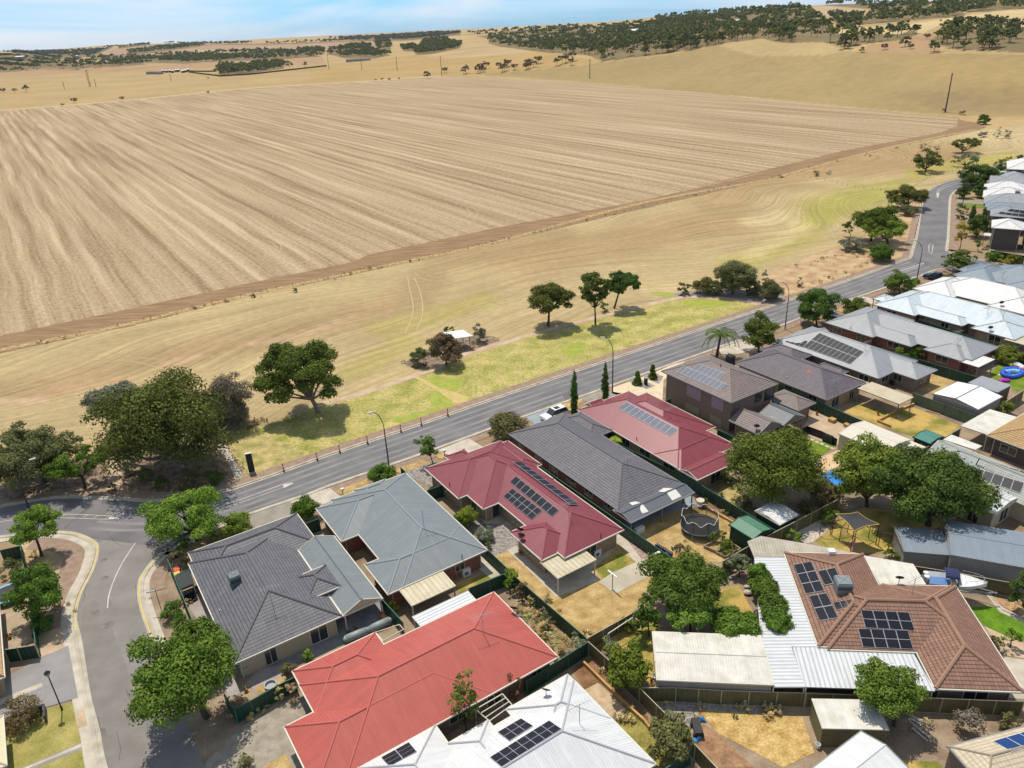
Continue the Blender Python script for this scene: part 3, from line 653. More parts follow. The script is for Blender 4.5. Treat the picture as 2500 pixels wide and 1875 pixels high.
drv('ZC 1150,330 660,360 650,410 900,430 1150,400', M_pav, .066); drv('Q1 430,1120 930,1150 900,1210 430,1165', M_pav, .066)
sheet('lawn', P('Q1 430,1170 910,1215 940,1270 700,1260 430,1200'), .066, M_lawn2)
for s in ('L5 720,1500 780,1470 975,1400 1000,1440 800,1530', 'L5 1190,1320 1440,1240 1500,1260 1260,1350', 'L5 1540,1200 1610,1180 1600,1230 1560,1225', 'Z4 510,1390 900,1270 960,1290 600,1420', 'Z5 420,1300 620,1260 480,1380 430,1360'):
    sheet('verge_grass', P(s), .062, M_gold)
drv('L3 700,350 1030,250 1060,340 900,430 700,480', M_pav, name='paved_forecourt')
sheet('gravel_bed', P('L5 1270,1350 1500,1250 1620,1290 1640,1500 1500,1460'), .05, M_gravel)
# yards
sheet('lawn', P('M1 690,1180 870,1110 1060,1200 1400,1190 1740,985 2070,1280 M5 1000,560 668,745 200,340 20,170'), .022, M_gold)
sheet('gravel_bed', P('M1 430,800 560,740 940,960 870,1110 700,1185 520,1000'), .028, M_gravel)
sheet('gravel_bed', P('M1 1640,1000 1720,960 2060,1290 2020,1310 1880,1210'), .028, M_pink)
sheet('patio_slab', P('M1 560,800 620,770 940,950 850,1000 760,930 600,920'), .04, M_conc)
sheet('patio_slab', P('M1 790,1140 860,1105 1200,1300 1480,1100 1720,1000 1880,1215 1830,1240 1700,1090 1600,1190 1470,1300 1540,1385 1190,1518'), .036, M_conc)
sheet('lawn', P('M1 1500,1290 1690,1145 1835,1235 1560,1370'), .044, M_ogold)
sheet('shed_slab', P('M1 1530,1400 1640,1325 1895,1210 2035,1300 1670,1495'), .05, mat('slab', srgb(205, 196, 176), srgb(186, 176, 156), .4, .9, fine=.06))
sheet('lawn', P('M2 1080,1400 1640,1150 1870,1350 1860,1540 M5 1640,210 1300,200'), .03, M_gold)
sheet('patio_slab', P('M2 960,1290 1060,1400 1480,1240 1600,1220 1560,1170 1450,1030'), .034, mat('blue_concrete', srgb(170, 182, 190), srgb(140, 152, 162), .5, .8))
sheet('garden_bed', P('M2 1560,1150 1700,1130 1900,1310 1870,1360 1600,1230'), .036, M_soil)
sheet('patio_slab', P('L3 1420,1180 1770,1030 1900,1200 1720,1310 1480,1390 1250,1500 700,1659 600,1659 560,1560'), .03, mat('blue_pavers', srgb(160, 160, 162), srgb(138, 138, 142), .8, .9, fine=.1))
sheet('patio_slab', P('L3 180,1060 270,950 600,1560 520,1659 400,1420'), .034, mat('pale_pavers', srgb(186, 176, 172), srgb(168, 158, 154), .8, .9, fine=.1))
sheet('paved_drive', P('N6 0,1450 480,990 640,860 1000,640 1310,540 1500,800 1100,970 1500,1700 0,1700'), .03, mat('stone_pavers', srgb(178, 168, 150), srgb(152, 143, 128), 1.2, .9, fine=.14, fscale=9))
sheet('paved_yard', P('N6 200,260 340,600 620,420 720,540 1000,400 1190,280 1250,100 700,200 480,480 330,170'), .04, MC['pale_pavers'])
sheet('sand_bed', P('N6 680,430 1080,280 1090,340 720,540'), .045, M_gold); sheet('dirt_bed', P('N6 330,640 560,560 610,620 400,720'), .045, M_soil)
sheet('dead_grass', P('N6 800,1500 1090,1340 1200,1540 800,1600'), .04, M_gold)
sheet('lawn', P('M1 370,1400 620,1330 680,1390 400,1490'), .03, M_ogold); sheet('concrete_path', P('M1 560,1190 620,1180 760,1330 660,1370 560,1290'), .034, M_conc)
sheet('dirt_yard', P('M5 200,480 670,760 460,880 M5 400,940 300,700'), .02, mat('weedy_soil', srgb(176, 150, 110), srgb(136, 112, 74), .8, .95, fine=.3, fscale=5))
sheet('dirt_yard', P('M5 640,900 700,890 1100,1300 1120,1370 980,1250'), .03, mat('brown_soil', srgb(160, 122, 88), srgb(124, 92, 64), .8, .95, fine=.25, fscale=5))
sheet('dirt_yard', P('M5 560,960 650,900 770,1060 660,1110'), .028, MC['brown_soil'])
sheet('paving_slabs', P('M5 655,1110 750,1060 950,1250 880,1335'), .036, mat('cream_slabs', srgb(212, 190, 156), srgb(190, 164, 128), 1.5, .9, fine=.1))
sheet('weedy_lawn', P('M5 880,1330 960,1255 1100,1350 1300,1659 1100,1640'), .032, mat('weeds', srgb(170, 158, 90), srgb(120, 118, 50), .8, .95, fine=.3, fscale=5))
sheet('lawn', P('M5 700,760 1130,560 1180,720 1130,1080'), .03, M_ogold)
sheet('lawn', P('M5 1620,400 1740,370 1840,560 1800,620 1500,600'), .03, M_ogold)
sheet('gravel_yard', P('M5 1150,1190 1875,1200 1875,1300 1460,1250 1480,1400 1280,1330'), .03, M_gravel)
sheet('straw_patch', P('M6 -330,130 60,1310 420,1330 510,1560 450,1700 0,1700 M5 1480,1260 1875,1290 1850,1640 1600,1420'), .026, mat('straw', srgb(214, 186, 122), srgb(180, 146, 84), .9, .95, fine=.28, fscale=5)) if False else sheet('straw_patch', P('M5 1450,1250 1875,1280 M6 420,1330 500,1560 300,1659 0,1500 M5 1600,1420'), .034, mat('straw', srgb(216, 188, 124), srgb(182, 148, 86), .9, .95, fine=.28, fscale=5))
sheet('red_soil', P('M5 1490,1350 1600,1420 1850,1659 1500,1659 1420,1480'), .037, mat('red_soil', srgb(178, 142, 108), srgb(144, 110, 82), .9, .95, fine=.2, fscale=4))
sheet('dirt_yard', P('M6 970,1400 1150,1290 1858,1330 1858,1430 1450,1520 1560,1659 1100,1659'), .026, mat('grey_soil', srgb(172, 152, 128), srgb(142, 122, 100), .5, .95, fine=.15, fscale=5))
sheet('lawn', P('M6 1070,1610 1300,1620 1340,1659 1110,1690'), .03, M_ogold)
sheet('lawn', P('M6 1500,620 1640,610 1858,700 1858,830 1750,810 1600,740'), .034, mat('lush_lawn', srgb(110, 150, 34), srgb(86, 124, 24), .8, .95, fine=.2, fscale=5))
sheet('concrete_path', P('M6 1440,520 1600,520 1700,650 1858,720 1858,690 1720,620 1660,560 1640,520 1450,440'), .04, M_conc)
sheet('mulch_bed', P('M6 1640,545 1858,600 1858,680 1720,615'), .036, mat('wood_chips', srgb(206, 172, 128), srgb(160, 124, 88), 2, .95, fine=.3, fscale=6))
sheet('driveway', P('M6 1730,940 1858,960 1858,1215 1700,1200'), .036, M_conc); sheet('gravel_bed', P('M6 1600,740 1750,810 1858,850 1858,950 1730,930'), .034, M_dirt)
sheet('lawn', P('M3 700,1330 1050,1150 1330,1180 1640,1260 1300,1475 760,1475'), .026, M_ogold); sheet('gravel_path', P('M3 560,1290 730,1230 830,1290 690,1400 600,1410'), .03, mat('white_gravel', srgb(222, 210, 195), srgb(186, 174, 160), 3, .95, fine=.3, fscale=8))
sheet('lawn', P('M3 590,660 630,640 860,700 720,800 690,810'), .04, M_lawn2)
sheet('patio_slab', P('M3 600,600 700,450 930,560 880,700 780,690'), .034, mat('tan_concrete', srgb(206, 184, 156), srgb(188, 164, 136), .6, .9, fine=.08))
sheet('pool_paving', P('M3 690,810 890,730 880,850 720,920'), .042, mat('sandstone', srgb(232, 204, 160), srgb(216, 184, 140), .8, .9, fine=.08))
sheet('lawn', P('M3 900,450 1050,400 1230,460 1420,430 1750,560 1640,650 1420,640 1120,540'), .032, M_ogold)
sheet('lawn', P('M3 1960,200 2050,80 2250,60 2250,300 2160,310'), .034, M_lawn2); sheet('dirt_yard', P('M3 1430,240 1560,180 1740,230 1560,330 1420,300'), .03, M_gold)
sheet('lawn', P('M3 0,980 130,960 260,1180 100,1140'), .03, M_drylawn)
# left corner block
sheet('dry_verge', smooth(P('L2 130,310 300,270 420,330 460,440 420,560 380,700 300,760 160,760 140,480'), 4, True), .042, mat('verge_bark', srgb(206, 182, 138), srgb(176, 150, 110), .8, .95, fine=.22, fscale=5))
drv('L2 0,1135 230,1010 410,925 470,1240 270,1300 0,1420', mat('grey_drive', srgb(160, 158, 156), srgb(148, 146, 144), .5, .9, fine=.05))
sheet('drive_edging', P('L2 -40,1265 250,1150 258,1172 -40,1300'), .068, M_conc)
sheet('concrete_path', P('L2 210,760 412,762 415,925 230,1005 200,900'), .036, M_dirt)
sheet('lawn', P('L2 -200,1500 0,1460 270,1310 495,1250 520,1400 570,1680 -200,2000'), .04, mat('olive_lawn', srgb(180, 168, 100), srgb(146, 142, 72), .5, .95, fine=.18, fscale=6))
sheet('concrete_path', P('L2 -150,1800 60,1690 530,1490 545,1530 150,1690 -100,1850'), .046, M_pav); sheet('stepping_path', P('L2 100,1680 500,1510 525,1520 150,1672'), .05, M_conc)
sheet('timber_deck', P('L2 -40,730 70,690 160,700 200,900 60,960 -40,960'), .03, mat('paved_court', srgb(196, 176, 150), srgb(176, 156, 130), 1, .9, fine=.1))
# ---------------------------------------------------------------- foliage
M_leaf = attrmat('leaves', .65, translucent=.15, spec=.08)
def lin(c, k=1.0):
    return np.array([((v / 255) / 12.92 if v <= 10 else ((v / 255 + .055) / 1.055) ** 2.4) * k for v in c])
# leaf colours: (dark, light) as albedo; the bluish far tone has distance haze painted in
TONES = dict(gum=((.046, .062, .012), (.145, .165, .034)), green=((.042, .080, .010), (.140, .200, .034)), bright=((.07, .12, .014), (.20, .27, .045)),
 lime=((.16, .22, .02), (.36, .42, .06)), dark=((.027, .058, .012), (.095, .16, .03)), grey=((.10, .10, .075), (.22, .21, .16)), sage=((.115, .125, .08), (.24, .25, .16)),
 olive=((.075, .085, .03), (.18, .18, .075)), brown=((.10, .075, .04), (.22, .16, .085)), bronze=((.08, .075, .03), (.19, .13, .07)), yellow=((.18, .18, .02), (.46, .40, .06)),
 dry=((.30, .23, .11), (.52, .42, .22)), far=((.070, .080, .030), (.165, .175, .062)), fardry=((.10, .085, .06), (.20, .16, .11)), farhaze=((.085, .10, .08), (.17, .19, .15)))
def leafmesh(name, C, Rr, n, size, tone, r, mats=None, flat_=0.0, seed_pts=None, extra=None, droop=0):
    """n leaf quads spread on the clump spheres C,Rr (arrays)"""
    k = r.integers(0, len(C), n) if not isinstance(Rr, float) else r.integers(0, len(C), n)
    wgt = Rr ** 2 / (Rr ** 2).sum(); k = r.choice(len(C), n, p=wgt)
    d = r.normal(size=(n, 3)); d /= np.linalg.norm(d, axis=1)[:, None]
    d[:, 2] = np.where(d[:, 2] < -.35, -d[:, 2] * .5, d[:, 2])
    rad = Rr[k] * (r.uniform(.45, 1, n) ** .5) * np.where(r.uniform(0, 1, n) < .10, r.uniform(1.1, 1.5, n), r.uniform(.9, 1.12, n))
    sc3 = np.array([1, 1, .8])
    P0 = C[k] + d * sc3 * rad[:, None]
    nrm = d * 1.25 + r.normal(size=(n, 3)) * .5 + np.array([0, 0, .35]); nrm /= np.linalg.norm(nrm, axis=1)[:, None]
    t = np.cross(nrm, r.normal(size=(n, 3))); t /= np.linalg.norm(t, axis=1)[:, None]; b = np.cross(nrm, t)
    s = size * r.uniform(.6, 1.35, n)[:, None]
    asp = r.uniform(.5, .9, n)[:, None]
    V = np.stack([P0 - t * s, P0 - b * s * asp, P0 + t * s, P0 + b * s * asp], 1).reshape(-1, 3)
    F = np.arange(4 * n).reshape(-1, 4)
    hv_ = r.uniform(.86, 1.12, 3) * np.array([1, 1, .9])
    lo, hi = (np.array(x) * 1.25 * hv_ for x in TONES[tone])
    ck = r.uniform(0, 1, len(C)); f = np.clip(ck[k] * .6 + r.uniform(0, 1, n) * .55 - .05, 0, 1)[:, None]
    col_ = lo + (hi - lo) * f
    return V, F, np.repeat(col_, 4, 0)
def branchgeo(segs, n=5):
    V = []; F = []
    for p, q, r1, r2 in segs:
        p = np.array(p, float); q = np.array(q, float); d = q - p; Ln = np.linalg.norm(d)
        if Ln < 1e-5: continue
        d /= Ln; a = np.cross(d, [.3, .9, .1]); a /= np.linalg.norm(a); b = np.cross(d, a); k = len(V)
        for c, rr in ((p, r1), (q, r2)):
            for i in range(n):
                t = 2 * math.pi * i / n; V.append(c + rr * (a * math.cos(t) + b * math.sin(t)))
        for i in range(n):
            j = (i + 1) % n; F.append((k + i, k + j, k + n + j, k + n + i))
    return np.array(V), np.array(F)
def rawmesh(name, V, F, colr=None, mats=(), mi=None):
    me = bpy.data.meshes.new(name); me.vertices.add(len(V)); me.vertices.foreach_set('co', np.asarray(V, np.float32).ravel())
    me.loops.add(F.size); me.loops.foreach_set('vertex_index', F.ravel().astype(np.int32))
    me.polygons.add(len(F)); me.polygons.foreach_set('loop_start', np.arange(0, F.size, F.shape[1], dtype=np.int32)); me.update(calc_edges=True)
    if colr is not None:
        a = me.color_attributes.new('Col', 'FLOAT_COLOR', 'POINT'); buf = np.ones((len(V), 4), np.float32); buf[:, :3] = colr; a.data.foreach_set('color', buf.ravel())
    for m in mats: me.materials.append(m)
    if mi is not None: me.polygons.foreach_set('material_index', mi)
    return me
def crownpts(kind, cw, ch, r, nc):
    """clump centres in a crown centred at 0 with horizontal radius cw and half height ch"""
    C = []; Rr = []
    if kind == 'cone':
        for i in range(nc):
            z = r.uniform(-1, 1); w_ = cw * (1 - (z + 1) / 2) ** .75 * .8; t = r.uniform(0, 6.283)
            C.append((w_ * math.cos(t) * .75, w_ * math.sin(t) * .75, z * ch * .95)); Rr.append(max(.28 * cw, w_ * .55))
    elif kind == 'column':
        for i in range(nc):
            z = -1 + 2 * i / nc; w_ = cw * (1 - ((z + .3) / 1.35) ** 2 if z > -.3 else 1) ; t = r.uniform(0, 6.283)
            w_ = max(w_, .12 * cw); C.append((w_ * .25 * math.cos(t), w_ * .25 * math.sin(t), z * ch)); Rr.append(w_ * .85)
    else:
        lo = {'gum': -.45, 'round': -.75, 'shrub': -.85, 'flat': -.25}.get(kind, -.7)
        cr_ = {'gum': .235, 'round': .26, 'shrub': .34, 'flat': .24}.get(kind, .3)
        ph = r.uniform(0, 6.28, 3)
        for i in range(nc):
            for _ in range(20):
                d = r.normal(size=3); d /= np.linalg.norm(d)
                if d[2] > lo: break
            f = r.uniform(.5, .95)
            q = np.array([d[0] * cw * f, d[1] * cw * f, d[2] * ch * f])
            t_ = math.atan2(d[1], d[0]); q *= .94 + .13 * math.sin(3 * t_ + ph[0] + 2 * d[2]) + .09 * math.sin(5 * t_ + ph[1]) + .06 * math.sin(4 * d[2] + ph[2])
            C.append(q); Rr.append(cr_ * min(cw, ch * 1.5) * r.uniform(.6, 1.25))
    C = np.array(C, float); Rr = np.array(Rr, float)
    if kind not in ('cone', 'column'):
        k = cw * .98 / np.percentile(np.hypot(C[:, 0], C[:, 1]) + Rr, 94); C[:, :2] *= k; Rr = Rr * k ** .5; C[:, 2] *= ch / max((C[:, 2] + Rr * .8).max(), 1e-3)
    return C, Rr
def tree(name, label, cat, t, x0, x1, y0, y1, bx=None, by=None, kind='gum', tone='gum', leaf=.20, dens=1.0, nc=None, bark=None, trunk=True, group=None, thick=1.0, seed=None, limbs=7):
    """crown outline in the photo x0..x1, y0..y1, foot of the trunk bx,by"""
    r = np.random.default_rng(seed if seed is not None else abs(hash_((name, x0, y0, t))) % 100000)
    mx_, my_ = (x0 + x1) / 2, (y0 + y1) / 2; sc_ = ZT[t][2]
    if by is None: bx, by = mx_, my_ + (y1 - y0) / 2 * .80
    base = G(t, bx, by)
    dist = (base - Vector((0, 0, CH))).length; mpp = dist / FPX
    X, Y = px(t, mx_, my_); d = ray(X, Y); fwd = math.hypot(base.x, base.y)
    hd = np.array([base.x, base.y]) / fwd; k = fwd / (d[0] * hd[0] + d[1] * hd[1]); cc = np.array([d[0] * k, d[1] * k, CH + d[2] * k])
    cw = (x1 - x0) * sc_ * mpp / 2; ap = (y1 - y0) * sc_ * mpp / 2
    th = math.atan2(CH, fwd); v2 = ap ** 2 - (cw * math.sin(th)) ** 2
    ch = math.sqrt(max(v2, (.45 * cw) ** 2)) / math.cos(th)
    if kind in ('column', 'cone'): ch = max(ch, ap / math.cos(th) * .96)
    if cc[2] - ch < 0 and not trunk or (cc[2] - ch < .05): cc[2] = max(cc[2], ch * .78)
    nc = nc or int(np.clip(10 + cw * cw * 1.1, 12, 70)); nc = int(nc * 1.15)
    C, Rr = crownpts(kind, cw, ch, r, nc)
    C += cc - np.array(base)
    C[:, 2] = np.maximum(C[:, 2], Rr * .5)
    leaf *= .78
    area = 4 * math.pi * (Rr ** 2).sum() * .55
    n = int(np.clip(area * dens / (leaf * leaf * 1.2), 60, 42000))
    V, F, cl = leafmesh(name, C, Rr, n, leaf, tone, r)
    V[:, 2] = np.maximum(V[:, 2], .04)
    rt = empty(name, base, label, cat, group)
    me = rawmesh('crown', V, F, cl, [M_leaf]); o = bpy.data.objects.new('crown', me); col.objects.link(o); o.parent = rt
    if trunk:
        tr = max(.06, cw * .045) * thick; c0 = cc - np.array(base)
        fork = np.array([c0[0] * .45, c0[1] * .45, max(.3, (c0[2] - ch * .75))]) if c0[2] - ch * .75 > .4 else np.array([0, 0, .3 * c0[2]])
        segs = [((0, 0, -.1), fork * .5 + np.array([.03, .02, 0]), tr * 1.3, tr), (fork * .5 + np.array([.03, .02, 0]), fork, tr, tr * .85)]
        idx = np.argsort(-Rr)[:max(3, min(limbs + int(cw), len(C)))]
        for i in idx:
            mid = fork * .5 + C[i] * .5 + np.array([0, 0, -.08 * ch]) + r.normal(size=3) * .06 * cw
            segs += [(fork, mid, tr * .6, tr * .35), (mid, C[i], tr * .35, tr * .1)]
        V2, F2 = branchgeo(segs, 6)
        me = rawmesh('trunk', V2, F2, None, [bark or M_trunk]); o = bpy.data.objects.new('trunk', me); col.objects.link(o); o.parent = rt
    return rt
import zlib
def hash_(x): return zlib.crc32(repr(x).encode())
PB = M_palebark
# trees along the park and the road
tree('gum_tree', 'largest dark olive gum tree, at the corner by the road junction', 'tree', 'L1', 888, 1970, 232, 1090, 1570, 1055, 'round', 'gum', .22, 1.6, 110, PB, limbs=14, thick=1.3)
tree('casuarina_tree', 'grey leafless-looking tree behind the right side of the largest gum tree', 'tree', 'L1', 1720, 2210, 228, 720, 1930, 690, 'round', 'grey', .15, .5, 60, limbs=30)
tree('casuarina_tree', 'grey-green feathery tree behind the left side of the largest gum tree', 'tree', 'L1', 765, 1220, 310, 650, 1010, 800, 'round', 'sage', .16, .9, 50, limbs=16)
tree('casuarina_tree', 'wide olive feathery tree at the left edge above the road', 'tree', 'L1', -120, 610, 700, 1170, 405, 1165, 'round', 'olive', .17, .95, 70, limbs=22)
tree('acacia_tree', 'small dark green tree between the wide olive tree and the largest gum tree', 'tree', 'L1', 440, 935, 858, 1170, 740, 1215, 'flat', 'green', .17, 1.0, 46, limbs=14)
tree('shrub', 'grey-green shrub on the mulch left of the trunk of the largest gum tree', 'shrub', 'L1', 1015, 1190, 940, 1110, kind='shrub', tone='sage', leaf=.12, trunk=False)
tree('shrub', 'dark low shrub in the shade right of the trunk of the largest gum tree', 'shrub', 'L1', 1780, 1960, 1030, 1200, kind='shrub', tone='dark', leaf=.12, trunk=False)
tree('shrub', 'small dark shrub at the kerb under the largest gum tree', 'shrub', 'L1', 1330, 1480, 1120, 1260, kind='shrub', tone='dark', leaf=.12, trunk=False)
tree('shrub', 'spiky blue-green plant beside the small dark green tree', 'shrub', 'L1', 830, 930, 860, 945, kind='shrub', tone='sage', leaf=.12, trunk=False)
tree('shrub', 'brown-grey low shrub right of the grey tree at the edge of the park', 'shrub', 'L5', -180, 60, 780, 990, kind='shrub', tone='grey', leaf=.12, trunk=False)
tree('gum_tree', 'big round gum tree standing alone on the lawn with a forked pale trunk', 'tree', 'L5', 105, 810, 260, 850, 590, 848, 'gum', 'gum', .21, 1.7, 52, PB, limbs=14, thick=1.1)
tree('bottlebrush_tree', 'brownish drooping tree in front of the park shelter', 'tree', 'L5', 1450, 1780, 200, 460, 1625, 470, 'round', 'bronze', .17, 1.0, 34, limbs=10)
tree('shrub', 'dark green shrub left of the brownish tree by the shelter', 'shrub', 'L5', 1310, 1500, 320, 495, kind='shrub', tone='olive', leaf=.13, trunk=False)
tree('shrub', 'round grey shrub right of the park shelter', 'shrub', 'L5', 1815, 1960, 130, 300, kind='shrub', tone='grey', leaf=.13, trunk=False)
tree('shrub', 'small grey-green shrub behind the roof of the park shelter', 'shrub', 'L5', 1595, 1700, 152, 210, kind='shrub', tone='olive', leaf=.13, trunk=False)
tree('gum_tree', 'leftmost of the three gum trees beyond the lawn', 'tree', 'Z5', 100, 535, 298, 600, 300, 668, 'gum', 'gum', .21, 1.5, 44, limbs=14)
tree('gum_tree', 'middle and tallest of the three gum trees beyond the lawn', 'tree', 'Z5', 535, 830, 205, 560, 693, 655, 'gum', 'gum', .21, 1.5, 42, limbs=14)
tree('gum_tree', 'rightmost of the three gum trees, leaning to the right', 'tree', 'Z5', 775, 1085, 200, 430, 848, 520, 'gum', 'dark', .21, 1.5, 36, limbs=14)
tree('shrub', 'low shrub at the foot of the middle gum tree', 'shrub', 'Z5', 715, 805, 460, 560, kind='shrub', tone='green', leaf=.15, trunk=False)
tree('casuarina_tree', 'wide grey-brown rounded tree at the far end of the lawn', 'tree', 'Z5', 1665, 2020, 130, 400, 1830, 400, 'round', 'olive', .17, .8, 60, limbs=26)
tree('shrub', 'low greyish shrub at the left end of the row beside the gravel bed', 'shrub', 'Z5', 1370, 1490, 305, 420, kind='shrub', tone='olive', leaf=.15, trunk=False)
tree('shrub', 'olive shrub left of the wide grey-brown tree', 'shrub', 'Z5', 1490, 1690, 250, 410, kind='shrub', tone='olive', leaf=.15, trunk=False)
tree('shrub', 'grey twiggy shrub right of the wide grey-brown tree', 'shrub', 'Z5', 2025, 2130, 210, 450, kind='shrub', tone='grey', leaf=.15, trunk=False)
for a, b, c, d, lb in ((1590, 1760, 290, 420, 'dense olive shrub joining the left foot of the wide grey-brown tree'), (1930, 2080, 280, 430, 'dense grey-green shrub joining the right foot of the wide grey-brown tree'), (2090, 2240, 300, 460, 'tall olive shrub at the right end of the row beside the gravel bed')):
    tree('shrub', lb, 'shrub', 'Z5', a, b, c, d, kind='shrub', tone='olive', leaf=.15, trunk=False, nc=30)
for a, b, c, d, lb in ((1180, 1370, 1010, 1150, 'dark shrub on the mulch in front of the largest gum trunk'), (1600, 1760, 1040, 1170, 'low dark shrub on the mulch right of the largest gum trunk'), (1560, 1720, 1150, 1250, 'low shrub nearest the kerb under the largest gum'), (930, 1020, 1180, 1260, 'small grey shrub at the gravel path end beside the kerb')):
    tree('shrub', lb, 'shrub', 'L1', a, b, c, d, kind='shrub', tone='olive', leaf=.12, trunk=False)
tree('shrub', 'dark olive shrub at the kerb left of the street lamp', 'shrub', 'M4', -20, 205, 280, 465, kind='shrub', tone='olive', leaf=.15, trunk=False)
tree('shrub', 'small sapling on the bare bank below the curved street lamp', 'shrub', 'M4', 325, 380, 260, 350, kind='shrub', tone='green', leaf=.12, trunk=False)
tree('street_tree', 'small upright tree on the verge beside the grey-blue roofed house', 'tree', 'M1', 48, 255, 195, 420, 190, 450, 'round', 'green', .15, .9, 30)
tree('shrub', 'large loose dark shrub in front of the long grey tiled house', 'shrub', 'M1', 610, 970, 15, 260, kind='shrub', tone='olive', leaf=.15, nc=44, dens=.8)
tree('street_tree', 'broad reddish-green tree on the verge beside the palm', 'tree', 'Z5', 1910, 2212, 565, 860, 2050, 880, 'round', 'green', .18, 1.0, 40)
tree('street_tree', 'dense dark green round tree standing over the parked black car', 'tree', 'M4', 320, 650, 365, 650, 490, 660, 'round', 'green', .19, 1.1, 46)
tree('street_tree', 'green round tree on the verge beside the light blue roof', 'tree', 'M4', 1060, 1322, 208, 400, 1180, 405, 'round', 'green', .2, 1.0, 36)
tree('street_tree', 'spreading dark green tree at the corner of the upper side street', 'tree', 'Z4', 1485, 1782, 865, 1030, 1625, 1048, 'round', 'green', .22, 1.0, 36)
tree('gum_tree', 'dense round gum tree closest to the bend of the road', 'tree', 'Z4', 992, 1325, 268, 480, 1150, 480, 'gum', 'gum', .24, 1.0, 46)
tree('gum_tree', 'dark gum tree crown behind the bright green one on the bare bank', 'tree', 'Z4', 665, 1080, 455, 740, 830, 770, 'gum', 'gum', .24, 1.0, 50)
tree('gum_tree', 'bright green spreading tree on the bare bank by the road', 'tree', 'Z4', 780, 1170, 552, 770, 985, 800, 'flat', 'bright', .22, 1.0, 44)
tree('gum_tree', 'small dark tree at the left edge of the clump on the bare bank', 'tree', 'Z4', 585, 690, 592, 710, 655, 735, 'round', 'gum', .2, 1.0, 16)
tree('shrub', 'low rounded shrub at the left foot of the clump on the bare bank', 'shrub', 'Z4', 565, 795, 740, 870, kind='shrub', tone='sage', leaf=.18, trunk=False, nc=30)
tree('shrub', 'dark low shrub at the kerb below the bright green tree', 'shrub', 'Z4', 822, 1045, 800, 965, kind='shrub', tone='green', leaf=.18, trunk=False, nc=30)
tree('shrub', 'greyish shrub in the shade of the dense round gum by the bend', 'shrub', 'Z4', 1060, 1240, 450, 545, kind='shrub', tone='olive', leaf=.18, trunk=False)
tree('gum_tree', 'small spreading gum tree with a dark shadow left of the bend of the road', 'tree', 'Z3', 1540, 1724, 905, 1020, 1620, 1030, 'gum', 'gum', .3, 1.0, 26)
tree('gum_tree', 'gum tree on the dry slope, upper one of the pair near the right edge', 'tree', 'Z3', 1795, 1936, 830, 910, 1835, 918, 'gum', 'gum', .3, 1.0, 24)
tree('gum_tree', 'sparse grey-green gum tree below the dark one near the right edge', 'tree', 'Z3', 1795, 1942, 930, 995, 1855, 1006, 'gum', 'sage', .28, .7, 24)
tree('shrub', 'round dark bush standing alone at the corner of the stubble field', 'shrub', 'Z3', 1938, 2006, 698, 752, kind='shrub', tone='dark', leaf=.25, trunk=False)
for i, (a, b, c, d, e, f, lb) in enumerate(((2028, 2078, 770, 825, 2050, 832, 'left one of the two bare grey trees on the pale slope'), (2078, 2132, 778, 822, 2098, 830, 'right one of the two bare grey trees on the pale slope'), (1582, 1626, 860, 900, 1600, 908, 'left of the small bare trees above the spreading gum'), (1630, 1660, 870, 905, 1642, 912, 'middle of the small bare trees above the spreading gum'), (1674, 1716, 875, 905, 1692, 911, 'right of the small bare trees above the spreading gum'))):
    tree('bare_tree', lb, 'tree', 'Z3', a, b, c, d, e, f, 'round', 'grey', .2, .45, 12)
tree('shrub', 'pale dead bush left of the two bare trees on the pale slope', 'shrub', 'Z3', 1940, 2000, 795, 826, kind='shrub', tone='grey', leaf=.2, trunk=False, dens=.5)
tree('shrub', 'dead grey bush beside the field fence, above the bare bank', 'shrub', 'N3', 785, 840, 462, 500, kind='shrub', tone='grey', leaf=.15, trunk=False, dens=.5)
tree('shrub', 'small dead bush right of the one beside the field fence', 'shrub', 'N3', 880, 915, 462, 492, kind='shrub', tone='grey', leaf=.15, trunk=False, dens=.5)
tree('shrub', 'small dark bush on the rough grass edge above the big round gum tree', 'shrub', 'N1', 1570, 1608, 338, 366, kind='shrub', tone='olive', leaf=.12, trunk=False)
tree('shrub', 'smaller dark bush further left on the rough grass edge', 'shrub', 'N1', 1352, 1382, 366, 392, kind='shrub', tone='olive', leaf=.12, trunk=False)
tree('street_tree', 'long dark green hedge-like tree hiding the far end of the road', 'tree', 'Z4', 1652, 1985, 95, 265, 1800, 262, 'round', 'dark', .28, 1.1, 60)
tree('street_tree', 'lighter green small tree in front of the long dark hedge-like tree', 'tree', 'Q1', 800, 1000, 650, 840, 850, 870, 'round', 'green', .25, 1.0, 18)
tree('shrub', 'dark rounded shrub left of the pair beside the white roofs', 'shrub', 'Q1', 435, 700, 850, 1115, kind='shrub', tone='dark', leaf=.25, trunk=False, nc=30)
tree('shrub', 'dark rounded shrub touching the white roofed house', 'shrub', 'Q1', 720, 965, 840, 1100, kind='shrub', tone='dark', leaf=.25, trunk=False, nc=30)
tree('shrub', 'dark bush at the left end of the bright green front lawn', 'shrub', 'ZC', 620, 745, 145, 290, kind='shrub', tone='dark', leaf=.22, trunk=False)
tree('street_tree', 'yellow-green tree, upper one of the two on the brick verge', 'tree', 'ZC', 640, 850, 165, 460, 740, 560, 'round', 'olive', .22, .9, 24)
tree('street_tree', 'yellow autumn tree, lower one of the two on the brick verge', 'tree', 'ZC', 645, 895, 470, 830, 700, 975, 'round', 'yellow', .2, .9, 26)
tree('street_tree', 'dark round tree in front of the two-storey house with a white roof', 'tree', 'ZC', 860, 1260, 365, 700, 1000, 745, 'round', 'dark', .22, 1.1, 40)
